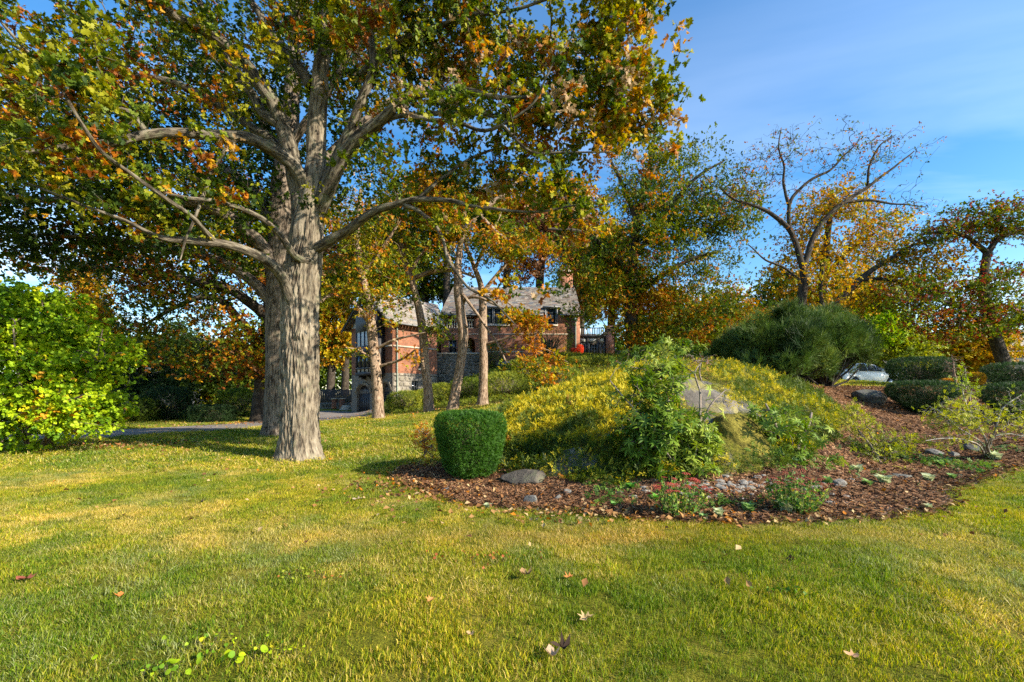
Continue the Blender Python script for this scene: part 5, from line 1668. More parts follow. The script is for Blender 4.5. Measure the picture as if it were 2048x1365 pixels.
T('ash_tree', 'green tree seen over the porch roof between slender trunks', None,
  [[(850, 650, 60, 20), (850, 560, 60, 14), (850, 500, 60, 7)], [(850, 590, 60, 9), (890, 540, 60, 5)]],
  [(850, 560, 60, 60, 55, 5, 1), (800, 520, 60, 50, 50, 4, 1), (905, 590, 60, 40, 28, 4, 1)], 380, 14000, .33, 'greenish', bark='bark_dark', seed=46, spread=.5)
# the dark V-shaped tree with thin windblown twigs
T('cherry_tree', 'nearly bare dark tree forking like a V behind the mugo pine', None,
  [[(1606, 790, 26, 22), (1604, 680, 26, 19), (1604, 600, 26, 17), (1608, 560, 26, 16), (1607, 530, 26, 14)],
   [(1607, 540, 26, 13), (1596, 500, 26, 11), (1578, 460, 26, 10), (1545, 430, 26, 8), (1510, 410, 26, 6), (1470, 400, 26, 4), (1440, 372, 26, 2.5)],
   [(1580, 462, 26, 8), (1577, 410, 26, 7), (1598, 378, 26, 6), (1640, 352, 26, 5), (1672, 330, 26, 4), (1715, 280, 26, 2)],
   [(1577, 410, 26, 6), (1566, 372, 26, 5), (1570, 335, 26, 4), (1558, 300, 26, 3), (1562, 262, 26, 2)],
   [(1607, 535, 26, 12), (1625, 480, 26, 10), (1650, 440, 26, 9), (1690, 405, 26, 8), (1740, 370, 26, 6), (1790, 335, 26, 4), (1830, 300, 26, 2)],
   [(1690, 405, 26, 6), (1740, 400, 26, 5), (1800, 410, 26, 3), (1850, 415, 26, 2)],
   [(1735, 372, 26, 5), (1740, 330, 26, 4), (1760, 290, 26, 3), (1790, 270, 26, 1.5)],
   [(1640, 640, 25, 11), (1690, 590, 25, 10), (1740, 545, 25, 9), (1785, 515, 25, 7), (1830, 490, 25, 5), (1870, 480, 25, 3)],
   [(1608, 570, 26, 7), (1570, 535, 26, 5), (1530, 520, 26, 3.5), (1495, 490, 26, 2)]],
  [(1560, 310, 26, 75, 55, 2, .9), (1500, 360, 26, 65, 55, 2, .9), (1660, 290, 26, 85, 45, 2, 1), (1790, 310, 26, 95, 55, 2, 1), (1600, 420, 26, 70, 60, 2, .4), (1470, 400, 26, 50, 40, 2, .9), (1750, 420, 26, 120, 60, 2.4, .7), (1700, 350, 26, 70, 60, 2, .6), (1800, 500, 25, 90, 50, 2, 1), (1560, 500, 26, 45, 40, 1.6, .6)],
  2300, 5200, .10, 'rust', bark='bark_dark', seed=47, spread=.22, rtip=.0048, power=.40, bias=.12, wob=.07)
T('cherry_tree', 'thick dark bough leaning up to the right from behind the mugo pine', None,
  [[(1600, 790, 25, 22), (1622, 690, 25, 20), (1650, 635, 25, 18), (1680, 600, 25, 15), (1720, 560, 25, 12), (1760, 530, 25, 9), (1810, 505, 25, 6)],
   [(1720, 560, 25, 8), (1780, 560, 25, 6), (1830, 575, 25, 3)], [(1650, 632, 25, 8), (1640, 580, 25, 6), (1650, 530, 25, 3)]],
  [(1830, 530, 25, 90, 50, 2, 1), (1760, 590, 25, 90, 45, 2, 1), (1660, 560, 25, 60, 60, 2, .7)], 380, 6500, .15, 'yellow', bark='bark_dark', seed=48, spread=.3, rtip=.007, power=.36)
T('maple_tree', 'golden orange leaved tree standing behind the bare forked tree', None,
  [[(1640, 740, 36, 22), (1642, 620, 36, 18), (1650, 520, 36, 14), (1660, 430, 36, 9), (1665, 380, 36, 4)], [(1645, 560, 36, 10), (1700, 500, 36, 8), (1760, 460, 36, 4)], [(1645, 600, 36, 10), (1590, 560, 36, 7), (1560, 540, 36, 4)], [(1645, 640, 36, 9), (1720, 600, 36, 7), (1790, 600, 36, 4)]],
  [(1660, 420, 36, 60, 50, 3, .9), (1700, 480, 36, 110, 70, 4, .9), (1610, 470, 36, 60, 60, 3, .7), (1640, 560, 36, 110, 70, 4, .7), (1760, 560, 36, 80, 50, 3, .8), (1600, 650, 36, 90, 50, 3, .6)],
  950, 21000, .2, 'yellow', bark='bark_dark', seed=49, spread=.42)
# right-hand tree
T('hawthorn_tree', 'leaning dark trunk tree with spreading red tinged crown at the far edge of the plateau', None,
  [[(2020, 770, 24, 26), (2005, 720, 24, 22), (1985, 660, 24, 20), (1972, 600, 24, 18), (1968, 550, 24, 15), (1975, 505, 24, 14)],
   [(1975, 508, 24, 11), (1955, 490, 24, 9), (1925, 470, 24, 7), (1880, 465, 24, 5), (1840, 470, 24, 3)],
   [(1975, 508, 24, 12), (1995, 480, 24, 10), (2030, 465, 24, 9), (2070, 470, 24, 7), (2120, 460, 24, 5)],
   [(2005, 475, 24, 8), (2000, 450, 24, 6), (1970, 430, 24, 4), (1940, 425, 24, 3)],
   [(1985, 660, 24, 10), (1930, 620, 23.6, 8), (1870, 600, 23.2, 6), (1800, 600, 23, 4)], [(1990, 670, 24, 10), (2050, 640, 24, 8), (2110, 620, 24, 5)]],
  [(1950, 450, 24, 110, 48, 2.6, .6), (2050, 440, 24, 90, 45, 2.6, .6), (1870, 480, 24, 50, 30, 1.6, .9), (1950, 590, 24, 130, 70, 2.6, 1), (2060, 600, 24, 90, 80, 2.6, 1), (1820, 590, 23.4, 70, 50, 2, .9), (1900, 650, 23.4, 110, 40, 2, .9)],
  1500, 30000, .13, 'redgreen', bark='bark_dark', seed=51, spread=.25, rtip=.0065, power=.38)

# background trees: (px, Y, crown centre row, half width, half height, palette, label)
for i, (px, Y, cy, hw, hh, pal, nm, lab, lf) in enumerate([
    (660, 52, 640, 70, 110, 'yellow', 'birch_tree', 'yellow leaved tree left of the garage gable behind the fence', 15000),
    (600, 58, 560, 80, 90, 'orange', 'maple_tree', 'orange tree glimpsed between the knotted oak and the garage gable', 12000),
    (690, 60, 530, 70, 80, 'mixed', 'maple_tree', 'yellow green tree above the garage roof behind the mottled slender oak', 13000),
    (175, 30, 610, 70, 75, 'yellow', 'poplar_tree', 'pale gold loose leaved tree rising behind the lime coloured maple', 9000),
    (285, 34, 750, 100, 75, 'ever', 'yew_tree', 'dark evergreen beyond the driveway next to the lime coloured maple', 24000),
    (365, 36, 720, 60, 90, 'ever', 'spruce_tree', 'dark spruce with drooping branches behind the long clipped hedge', 20000),
    (450, 38, 750, 70, 65, 'greenish', 'holly_tree', 'green bushy tree behind the clipped hedge at the driveway', 19000),
    (150, 42, 700, 100, 100, 'greenish', 'maple_tree', 'green tree showing between the lime coloured maple and the dark evergreen', 18000),
    (1450, 44, 640, 90, 60, 'orange', 'maple_tree', 'bright orange tree between the tall green tree and the mugo pine', 14000),
    (1520, 46, 660, 80, 60, 'mixed', 'apple_tree', 'soft green tree directly behind the mugo pine', 12000),
    (1400, 46, 660, 70, 50, 'greenish', 'maple_tree', 'green background tree under the orange crown left of the mugo pine', 9000),
    (1790, 46, 690, 75, 55, 'forsy', 'locust_tree', 'yellow green tree above the white car', 13000),
    (1730, 44, 650, 60, 50, 'lime', 'maple_tree', 'lime green tree beside the mugo pine above the car', 12000),
    (1880, 55, 700, 50, 45, 'ever', 'cedar_tree', 'blue green conifer behind the rear flat topped yew', 8000),
    (1900, 60, 735, 55, 22, 'brown', 'japanese_maple', 'low dark red maple behind the little bare sapling', 7000),
    (1955, 50, 700, 75, 45, 'yellow', 'ginkgo_tree', 'golden tree left of the leaning dark trunk', 13000),
    (2050, 52, 710, 60, 45, 'yellow', 'ginkgo_tree', 'golden tree right of the leaning dark trunk', 11000),
    (1560, 60, 600, 60, 60, 'greenish', 'maple_tree', 'far green tree behind the bare forked trunk', 8000),
]):
    s = .30 * Y / 50
    T(nm, lab, None,
      [[(px, 780, Y, 900 / Y), (px + 4, cy + hh * .5, Y, 700 / Y), (px - 3, cy, Y, 500 / Y), (px + 3, cy - hh * .7, Y, 200 / Y)],
       [(px, cy + hh * .45, Y, 360 / Y), (px + hw * .4, cy + hh * .1, Y, 260 / Y), (px + hw * .75, cy - hh * .1, Y, 110 / Y)],
       [(px, cy + hh * .3, Y, 360 / Y), (px - hw * .4, cy, Y, 260 / Y), (px - hw * .75, cy - hh * .2, Y, 110 / Y)]],
      [(px, cy, Y, hw, hh, hw / 910 * Y * .8, 1), (px - hw * .5, cy + hh * .4, Y, hw * .6, hh * .6, 2, 1), (px + hw * .5, cy + hh * .2, Y, hw * .55, hh * .6, 2, 1), (px + hw * .1, cy - hh * .6, Y, hw * .5, hh * .5, 2, 1)],
      260, lf, s * (.8 if pal in ('ever',) else 1), pal, bark='bark_dark', seed=60 + i, spread=s * 1.7, sides=3, lod=8, up=.3 if pal == 'ever' else .6)

# leafy trees filling the view over the roofs and between the slender trunks
for i, (px, Y, cy, hw, hh, pal, nm, lab, lf) in enumerate([
    (760, 50, 500, 85, 90, 'mixed', 'maple_tree', 'tall olive tree rising over the garage wing roof', 22000),
    (890, 56, 440, 90, 90, 'greenish', 'maple_tree', 'high green crown behind the crooked pale oak', 18000),
    (1010, 60, 410, 85, 70, 'orange', 'maple_tree', 'tall orange brown crown over the middle of the slate roof', 15000),
    (1220, 50, 560, 70, 90, 'rust', 'oak_tree', 'rust leaved tree behind the balcony rail of the sunroom', 16000),
    (1330, 48, 640, 80, 70, 'orange', 'maple_tree', 'orange tree low behind the tall dense tree trunk', 14000),
    (1690, 58, 610, 90, 80, 'mixed', 'maple_tree', 'olive tree filling the gap under the thick leaning bough', 13000),
]):
    s = .30 * Y / 50
    T(nm, lab, None,
      [[(px, 760, Y, 900 / Y), (px + 4, cy + hh * .5, Y, 700 / Y), (px - 3, cy, Y, 500 / Y), (px + 3, cy - hh * .7, Y, 200 / Y)],
       [(px, cy + hh * .45, Y, 360 / Y), (px + hw * .4, cy + hh * .1, Y, 260 / Y), (px + hw * .75, cy - hh * .1, Y, 110 / Y)],
       [(px, cy + hh * .3, Y, 360 / Y), (px - hw * .4, cy, Y, 260 / Y), (px - hw * .75, cy - hh * .2, Y, 110 / Y)]],
      [(px, cy, Y, hw, hh, hw / 910 * Y * .8, 1), (px - hw * .5, cy + hh * .4, Y, hw * .6, hh * .6, 2, 1), (px + hw * .5, cy + hh * .2, Y, hw * .55, hh * .6, 2, 1), (px + hw * .1, cy - hh * .6, Y, hw * .5, hh * .5, 2, 1)],
      330, lf, s, pal, bark='bark_dark', seed=160 + i, spread=s * 1.7, sides=3, lod=8)

# far wood along the horizon: one mass
r = np.random.default_rng(91)
n_ = 80000
ax = r.uniform(-95, 120, n_); dp = r.uniform(0, 14, n_)
ay = 88 + dp + .0 * ax
hg = 10.5 + 3.5 * fbm(ax, dp * .3, .07, 5) + 2.2 * fbm(ax, dp, .3, 8)
az = 1.0 + r.random(n_) ** .7 * hg + 1.0
cl = fbm(ax, az, .12, 14)
col = pick([(3, GD), (4, GM), (3, GL), (2, YG), (1.2, GO), (1, OR), (1, BR)], n_, cl, r)
leaf_obj('distant_wood', [leaves(TQ, np.stack([ax, ay, az], 1), r.uniform(.5, 1.1, n_), col, up=.3, r=r)], M['leaf'])['kind'] = 'stuff'

# lime coloured young maple at the left edge
T('maple_sapling', 'bright lime green broad leaved young maple spreading over the lawn edge', None,
  [[(95, 905, 12.5, 12), (100, 850, 12.5, 10), (90, 760, 12.5, 8), (80, 680, 12.5, 6), (85, 600, 12.5, 3)], [(60, 900, 12.3, 8), (20, 800, 12, 6), (-20, 700, 11.8, 5), (-40, 600, 11.8, 3)],
   [(100, 890, 12.5, 8), (150, 800, 12.5, 6), (190, 720, 12.5, 4), (205, 660, 12.5, 2)], [(85, 890, 12.2, 7), (120, 820, 11.8, 5), (170, 790, 11.6, 3)], [(60, 880, 12, 7), (40, 760, 11.6, 5), (30, 650, 11.4, 3)]],
  [(70, 680, 12.5, 110, 110, 1.6, 1), (0, 640, 12.2, 90, 90, 1.4, 1), (160, 720, 12.6, 80, 90, 1.4, 1), (60, 800, 12, 120, 70, 1.4, 1), (-30, 760, 12, 100, 110, 1.4, .9), (150, 820, 12.2, 75, 55, 1.1, 1), (200, 790, 12.8, 35, 60, .8, .8), (40, 870, 12, 100, 32, 1, 1)],
  1200, 13000, .235, 'lime', bark='bark_brown', seed=81, spread=.16, flat=.6, up=.55, tmpl=T_multi(T_quad(.46, .1), 5, 21), clump_s=1.3)

# ---------------------------------------------------------------- clipped shrubs
def clipped(name, label, px, pyb, Y, hw, zt, pal, size, n, group=None, seed=1, shape='ball', mat='leaf', depth=None, taper=.75, cat='shrub', stems=True, fuzz=.05, exb=3.2):
    r = np.random.default_rng(seed)
    c = P(px, pyb, Y); gx, gy = c[0], c[1]; g = H(gx, gy)
    R = hw / FOC * Y; Hh = zt
    D = R if depth is None else depth
    root = empty(name, (gx, gy, g), label=label, cat=cat, group=group)
    u = r.normal(size=(n, 3)); u /= np.linalg.norm(u, axis=1, keepdims=True)
    ex = 5.0 if shape != 'ball' else exb
    hr_ = np.hypot(u[:, 0], u[:, 1])
    q = (hr_ ** ex + np.abs(u[:, 2]) ** ex) ** (1 / ex) if depth is None else (np.abs(u) ** ex).sum(1) ** (1 / ex)
    s = u / q[:, None]                                # superellipsoid surface, round in plan
    nr = np.sign(s) * np.abs(s) ** (ex - 1); nr /= np.linalg.norm(nr, axis=1, keepdims=True)
    t = (s[:, 2] + 1) / 2
    wid = taper + (1 - taper) * (np.clip(t, 0, 1) ** .8 if shape == 'ball' else np.clip(t / .6, 0, 1) ** 1.1)
    k = 1 - r.random(n) ** 2.2 * .22 + fuzz * .5 * fbm(u[:, 0] * 3 + u[:, 2], u[:, 1] * 3 + u[:, 2] * 2, 1.2, seed)
    lo = .06 * Hh
    p = np.stack([gx + s[:, 0] * R * wid * k, gy + s[:, 1] * D * wid * k, g + lo + (Hh - lo) * (.5 + .5 * s[:, 2] * k)], 1)
    col = pick(pal, n, fbm(p[:, 0] * 2, p[:, 2] * 2 + p[:, 1], 1.5, seed) * .8, r)
    d = nr + np.array((0, 0, .5)) + r.normal(size=(n, 3)) * .35
    leaf_obj('foliage', [leaves(T_spray(6, seed, .16), p, size * r.uniform(.7, 1.3, n), col, up=.3, r=r, nrm=nr, dirs=d, jit=.8)], M[mat], root)['kind'] = 'stuff'
    # inner twigs and stems
    m_ = 90
    e = np.stack([gx + r.normal(0, R * .42 * taper, m_), gy + r.normal(0, D * .42 * taper, m_), g + Hh * r.uniform(.35, .9, m_)], 1)
    b = np.stack([gx + r.normal(0, R * .1, m_), gy + r.normal(0, D * .1, m_), np.full(m_, g - .05)], 1)
    mid = (e + b) / 2 + r.normal(0, .06, (m_, 3))
    V, F, U = tubes(np.stack([b, mid, e], 1), np.stack([np.full(m_, .02), np.full(m_, .013), np.full(m_, .006)], 1) * max(.5, R), 4)
    tag(mesh_np('stems', V, F, M['bark_brown'], root, attrs={'buv': U}), kind='stuff')
    return root


clipped('clipped_yew', 'bright green clipped yew, a rounded barrel shape, at the left tip of the mulch bed', 941, 965, 8.75, 74, 1.24, 'yew', .07, 19000, seed=3, taper=.66, fuzz=.14, exb=5.5)
clipped('topiary_yew', 'front flat topped dark yew with open stems showing, on the mulch slope', 1843, 832, 15.0, 56, 1.05, 'hedge', .085, 9000, group='flat topped yews on the slope', seed=4, shape='flat', taper=.3)
clipped('topiary_yew', 'rear flat topped dark yew beside the white car', 1838, 780, 20.5, 52, 1.25, 'hedge', .10, 8000, group='flat topped yews on the slope', seed=5, shape='flat', taper=.7)
clipped('topiary_yew', 'flat topped dark yew right of the arching yellow green shrub', 2042, 850, 14.0, 60, 1.1, 'hedge', .085, 9000, group='flat topped yews on the slope', seed=6, shape='flat', taper=.4)
clipped('topiary_yew', 'hindmost flat topped yew at the foot of the leaning dark trunk', 2060, 790, 19, 70, .95, 'hedge', .10, 7000, group='flat topped yews on the slope', seed=7, shape='flat', taper=.7)
clipped('clipped_hedge', 'long low clipped green hedge along the far side of the driveway', 425, 850, 25.0, 42, .95, 'hedge', .10, 7000, seed=8, shape='flat', taper=.95, depth=.5, cat='hedge')
clipped('mum_plant', 'round yellow chrysanthemum mound on the plateau lawn', 1951, 773, 19.5, 15, .62, 'yellow', .06, 2500, seed=9, taper=.8, cat='flower')
clipped('mum_plant', 'small orange chrysanthemum mound near the little bare sapling', 1897, 778, 19.5, 14, .40, 'orange', .06, 2000, seed=10, taper=.8, cat='flower')
clipped('mum_plant', 'glowing orange red potted chrysanthemum by the sunroom doors', 1160, 712, 41.0, 7, .85, [(3, (.75, .08, .02)), (2, (.8, .16, .03))], .10, 1200, seed=12, taper=.7, cat='flower')
clipped('mum_plant', 'low dark red chrysanthemum beside the glowing orange red one', 1148, 712, 41.0, 6, .5, [(3, (.45, .04, .02)), (2, (.3, .06, .02))], .10, 700, seed=13, taper=.8, cat='flower')

# shrubs on the terrace edge and the bank
for i, (px, py, Y, hw, h, pal, lab) in enumerate([
    (985, 715, 39.5, 22, 2.2, 'greenish', 'dark green shrub against the end of the retaining wall'),
    (1100, 700, 40, 45, 2.4, 'greenish', 'large leafy shrub against the brick wall under the narrow dormer'),
    (1180, 740, 33, 48, .55, 'bank', 'mossy green mounded juniper on the crest before the sunroom'),
    (1060, 770, 31, 40, 1.5, 'bank', 'mounded green shrub on the bank right of the straight grey oak'),
    (1010, 800, 28, 45, 1.5, 'bank', 'broad low green shrub at the foot of the bank behind the lawn boulder'),
    (935, 800, 29, 30, 1.35, 'greenish', 'green shrub between the crooked pale oak and the straight grey oak'),
    (880, 818, 29, 26, 1.3, 'bank', 'yellow green shrub between the leaning oak and the crooked oak'),
    (812, 828, 28.5, 34, 1.25, 'bank', 'low spreading shrub right of the mottled slender oak'),
    (1120, 780, 27, 40, 1.3, 'bank', 'rounded moss green shrub in the hollow behind the yellow ground cover'),
]):
    c = P(px, py, Y)
    clipped('bank_shrub', lab, px, py, Y, hw, h, pal, .13, 3800, group='loose shrubs on the bank', seed=20 + i, taper=.95, fuzz=.5, depth=hw / FOC * Y * .8)

for i, (px, py, Y, hw, h, pal, lab) in enumerate([
    (215, 860, 24.5, 40, 1.7, 'hedge', 'dark loose shrub just beyond the driveway next to the lime maple'),
    (275, 858, 26, 42, 1.3, 'greenish', 'low green shrub on the far verge between two dark shrubs'),
    (335, 856, 27, 40, 1.9, 'hedge', 'taller dark shrub left of the long clipped hedge'),
    (480, 846, 30, 36, 1.8, 'greenish', 'green shrub behind the right end of the clipped hedge'),
]):
    clipped('verge_shrub', lab, px, py, Y, hw, h, pal, .15, 4200, group='shrubs on the far verge of the drive', seed=40 + i, taper=.95, fuzz=.6, depth=hw / FOC * Y * .8)

# ---------------------------------------------------------------- mugo pine clumps
def pine(label, px, Y, hw, top, n, seed, pal='pine', lift=0.0):
    r = np.random.default_rng(seed)
    c = P(px, 780, Y); g = H(c[0], Y)
    R = hw / FOC * Y; Hh = CZ + (HY - top) / FOC * Y - g
    root = empty('mugo_pine', (c[0], Y, g), label=label, cat='pine shrub', group='mugo pines behind the ledge')
    nb = 64
    bx = r.normal(size=(nb, 3)); bx[:, 2] = np.abs(bx[:, 2]); bx /= np.linalg.norm(bx, axis=1, keepdims=True)
    rr_ = r.uniform(.62, .98, nb)
    cen = np.stack([c[0] + bx[:, 0] * R * rr_, Y + bx[:, 1] * R * .7, g + (.12 + lift * np.hypot(bx[:, 0], bx[:, 1]) ** 2) * Hh + bx[:, 2] * Hh * rr_ * .86], 1)
    br = R * r.uniform(.11, .24, nb)
    k = r.integers(0, nb, n)
    u = r.normal(size=(n, 3)); u /= np.linalg.norm(u, axis=1, keepdims=True)
    p = cen[k] + u * (br[k] * (1 - r.random(n) ** 2 * .5))[:, None] * np.array((1, 1, 1.15))
    p[:, 2] = np.maximum(p[:, 2], g + .05)
    out = u * .6 + np.array((0, 0, .8))
    col = pick(pal, n, fbm(p[:, 0], p[:, 2] + p[:, 1], 1.1, seed), r) * (1 + .25 * r.normal(size=nb)[k][:, None]).clip(.5, 1.5)
    leaf_obj('foliage', [leaves(TNEED, p, .34 * r.uniform(.7, 1.3, n), col, up=.1, r=r, dirs=out, jit=.6)], M['needle'], root)['kind'] = 'stuff'
    b = np.tile(np.array((c[0], Y, g - .1)), (nb, 1)) + r.normal(0, .15, (nb, 3)) * np.array((1, 1, .1))
    mid = (b + cen) / 2 + np.array((0, 0, -.15)); mid += r.normal(0, .08, mid.shape)
    V, F, U = tubes(np.stack([b, mid, cen], 1), np.tile(np.array((.06, .035, .012)), (nb, 1)), 6)
    tag(mesh_np('stems', V, F, M['bark_dark'], root, smooth=True, attrs={'buv': U}), kind='stuff')


pine('dark green mugo pine, the broad front mound beside the mulch slope', 1560, 16.8, 98, 625, 7800, 1)
pine('taller dark mugo pine mound nearest the white car', 1645, 18.2, 88, 612, 6600, 2, lift=.12)
pine('low dark pine mound at the left end of the pine group', 1478, 18.5, 52, 660, 3600, 3)

# ---------------------------------------------------------------- car behind the rise
def car():
    Yc = 27.0; xc = (1716 - CX) / FOC * Yc; g = H(xc, Yc)
    root = empty('parked_car', (xc, Yc, g), label='white car parked beyond the rise, half hidden by the mugo pine', cat='car')
    m, n, l, b = new_mat('car_paint'); b.inputs['Base Color'].default_value = (.82, .82, .80, 1); b.inputs['Roughness'].default_value = .28; b.inputs['Coat Weight'].default_value = .6
    black = plain('tyre_rubber', (.02, .02, .02), .8); rimm = plain('wheel_alloy', (.45, .45, .46), .3, metal=.9)
    sc = 1.0
    prof = [(-2.2, .35, .8), (-2.24, .62, .84), (-2.1, .86, .86), (-1.6, .98, .88), (-.95, 1.04, .88), (-.35, 1.42, .70), (.35, 1.50, .66), (1.0, 1.44, .68), (1.65, 1.08, .84), (2.1, 1.0, .84), (2.2, .72, .84), (2.16, .35, .8)]
    xs = [p[0] for p in prof]; zt = [p[1] for p in prof]; hwid = [p[2] for p in prof]
    X = np.linspace(-2.24, 2.2, 46); Z = np.interp(X, sorted(xs[1:11]), zt[1:11]); Wd = np.interp(X, sorted(xs[1:11]), hwid[1:11])
    V, F = [], []
    ring = 11
    for x, z, w in zip(X, Z, Wd):
        endk = min(1, (2.28 - abs(x)) * 3.2)
        wb = .88 * (1 - .14 * (1 - endk))
        arch = max([math.sqrt(max(0, .37 ** 2 - (x - a) ** 2)) for a in (-1.38, 1.36)])
        lo = .24 + arch * .92
        for y, zz in ((wb * .97, lo), (wb, max(lo + .02, .48)), (wb * .99, max(lo + .04, .74)), (max(w, .5) if z < 1.05 else wb * .95, min(z, .94) if z < 1.05 else .95), (w * .97, z - .06 if z > 1.0 else z - .03)):
            V.append((x, -y, min(zz, z)))
        V.append((x, 0, z + .02))
        for y, zz in ((w * .97, z - .06 if z > 1.0 else z - .03), (max(w, .5) if z < 1.05 else wb * .95, min(z, .94) if z < 1.05 else .95), (wb * .99, max(lo + .04, .74)), (wb, max(lo + .02, .48)), (wb * .97, lo)):
            V.append((x, y, min(zz, z)))
    V = np.array(V); nX = len(X)
    i = np.arange(nX - 1)[:, None] * ring; j = np.arange(ring - 1)[None]
    F = np.stack([i + j, i + j + 1, i + ring + j + 1, i + ring + j], -1).reshape(-1, 4)
    an = math.radians(196)
    R = np.array([(math.cos(an), -math.sin(an), 0), (math.sin(an), math.cos(an), 0), (0, 0, 1)])
    tr = lambda v: np.asarray(v, float) @ R.T + np.array((xc, Yc, g))
    caps = np.array([(0, ring - 1 - 0, ring - 2, 1)])
    bd = mesh_np('body', tr(V), F, m, root, smooth=True)
    for x0, x1, side_ in [(-.85, -.38, 1), (-.35, .32, 1), (.38, 1.0, 1), (-.85, -.38, -1), (-.35, .32, -1), (.38, 1.0, -1)]:
        zz = lambda x: np.interp(x, X, Z) - .09
        ww = lambda x: np.interp(x, X, Wd)
        q = np.array([(x0, .855, .98), (x1, .855, .98), (x1, ww(x1) * .99 + .02, max(zz(x1), 1.02)), (x0, ww(x0) * .99 + .02, max(zz(x0), 1.0))]); q[:, 1] *= side_
        mesh_np('side_window', tr(q), np.array([(0, 1, 2, 3)]), M['glass'], root)
    for xa, xb in ((-.93, -.40), (1.05, 1.62)):
        q = np.array([(xa, -.74, np.interp(xa, X, Z) + .035), (xb, -.62, np.interp(xb, X, Z) + .035), (xb, .62, np.interp(xb, X, Z) + .035), (xa, .74, np.interp(xa, X, Z) + .035)])
        mesh_np('windscreen', tr(q), np.array([(0, 1, 2, 3)]), M['glass'], root)
    for x in (-1.38, 1.36):
        for s_ in (-1, 1):
            y = s_ * .80
            a = np.array([[(x, y - .1, .33), (x, y - .08, .33), (x, y + .08, .33), (x, y + .1, .33)]])
            Vt, Ft, U = tubes(a, np.array([[.24, .33, .33, .24]]), 22)
            w = mesh_np('wheel', tr(Vt), Ft, black, root, smooth=True)
            Vt, Ft, U = tubes(np.array([[(x, y - .102, .33), (x, y - .09, .33), (x, y + .09, .33), (x, y + .102, .33)]]), np.array([[.02, .23, .23, .02]]), 14)
            mesh_np('rim', tr(Vt), Ft, rimm, w, smooth=True)
    for y in (-.62, .62):
        V0, F0 = box(-2.24, -2.05, y - .2, y + .2, .66, .80); mesh_np('headlight', tr(V0), F0, M['glass'], root)
    V0, F0 = box(-2.26, -2.1, -.35, .35, .46, .62); mesh_np('grille', tr(V0), F0, black, root)
    V0, F0 = box(-2.2, 2.15, -.84, .84, .22, .34); mesh_np('underbody', tr(V0), F0, black, root)
    for s_ in (-1, 1):
        V0, F0 = box(-.8, -.62, s_ * .95 - .09, s_ * .95 + .09, .98, 1.12); mesh_np('wing_mirror', tr(V0), F0, m, root)


car()

# ---------------------------------------------------------------- neighbouring houses glimpsed through leaves
def far_house(label, px, Y, w, z0, z1, zr, mat, seed, win=3):
    x = (px - CX) / FOC * Y
    root = empty('neighbour_house', (x, Y, z0), label=label, cat='house')
    f = Face((x - w / 2, Y), (1, 0), (0, -1))
    hs = [(w * (i + .5) / win - .5, w * (i + .5) / win + .5, z0 + a, z0 + a + 1.4) for i in range(win) for a in ((1, 3.6) if z1 - z0 > 4.5 else (1,))]
    f.wall('wall', 0, w, z0 - 1, z1, hs, mat, root)
    for h in hs: f.window(*h, 2, 2, root, mat='white')
    f.put('side_wall', [(0.01, w - .01, z0 - 1, z1, -7, -6.8), (0, .2, z0 - 1, z1, -6.8, -.26), (w - .2, w, z0 - 1, z1, -6.8, -.26)], mat, root)
    slates('roof', f.at(-.4, z1 - .1, .5), f.at(w + .4, z1 - .1, .5), f.at(w + .4, zr, -3.5), f.at(-.4, zr, -3.5), root, .5, .4, seed)
    slates('roof', f.at(-.4, z1 - .1, -7.5), f.at(w + .4, z1 - .1, -7.5), f.at(w + .4, zr, -3.5), f.at(-.4, zr, -3.5), root, .5, .4, seed)
    for u in (.05, w - .05):
        V = np.array([f.at(u, z1, -.1), f.at(u, z1, -6.9), f.at(u, zr - .15, -3.5)]); mesh_np('gable', V, np.array([(0, 1, 2)]), mat, root)
    return root


M['siding_grey'] = plain('grey_siding', (.12, .125, .135), .8, var=.06, scale=3)
M['siding_white'] = plain('white_siding', (.50, .50, .49), .8, var=.05, scale=3)
M['slate_dk'] = M['slate']
far_house('grey neighbouring house hidden behind the dark spruce on the left', 345, 52, 11, .3, 5.6, 8.5, M['siding_grey'], 31)
far_house('white house low behind the bare sapling and yellow chrysanthemum', 1880, 62, 12, 1.8, 4.8, 6.6, M['siding_white'], 32)
far_house('grey house with dark roof at the right edge behind the leaning trunk', 2090, 48, 9, 1.9, 6.2, 9.0, M['siding_grey'], 33)


# ---------------------------------------------------------------- ground cover
def cover_leaves(n, poly, r, x0, x1, y0, y1):
    x = r.uniform(x0, x1, n); y = r.uniform(y0, y1, n)
    sd = sdist(x, y, poly)
    return x, y, sd


r = np.random.default_rng(301)
x, y, sd = cover_leaves(400000, MOUND, r, -1.5, 10, 6.8, 20.5)
px_ = x / y * FOC + CX; h_ = Hn(x, y); py_ = HY - (h_ - CZ) / y * FOC
# dense on the left shoulder, patchy over the bare ledge in the middle, mossy on the right
den = 1.0 - 1.0 / (1 + np.exp(-(px_ - 1330) / 28)) * .62
den -= 1.0 * np.exp(-((px_ - 1395) / 50) ** 2 - ((py_ - 800) / 38) ** 2)
den -= .9 * np.exp(-((px_ - 1485) / 55) ** 2 - ((py_ - 865) / 36) ** 2)
den += .45 / (1 + np.exp(-(px_ - 1540) / 15))
den += .45 * fbm(x, y, .9, 61) + .35 * fbm(x, y, 3.0, 64)
den -= .35 * np.exp(-((y - 8.4) / .45) ** 2)
ok = (sd + .25 * fbm(x, y, 1.3, 4) > 0.05) & (r.random(len(x)) * .9 < den)
x, y = x[ok][:95000], y[ok][:95000]
px_ = x / y * FOC + CX
mound = np.clip(.4 + 1.2 * fbm(x, y, 1.5, 66), 0, 1) * .17 + np.clip(.4 + 1.4 * fbm(x, y, 5, 68), 0, 1) * .10
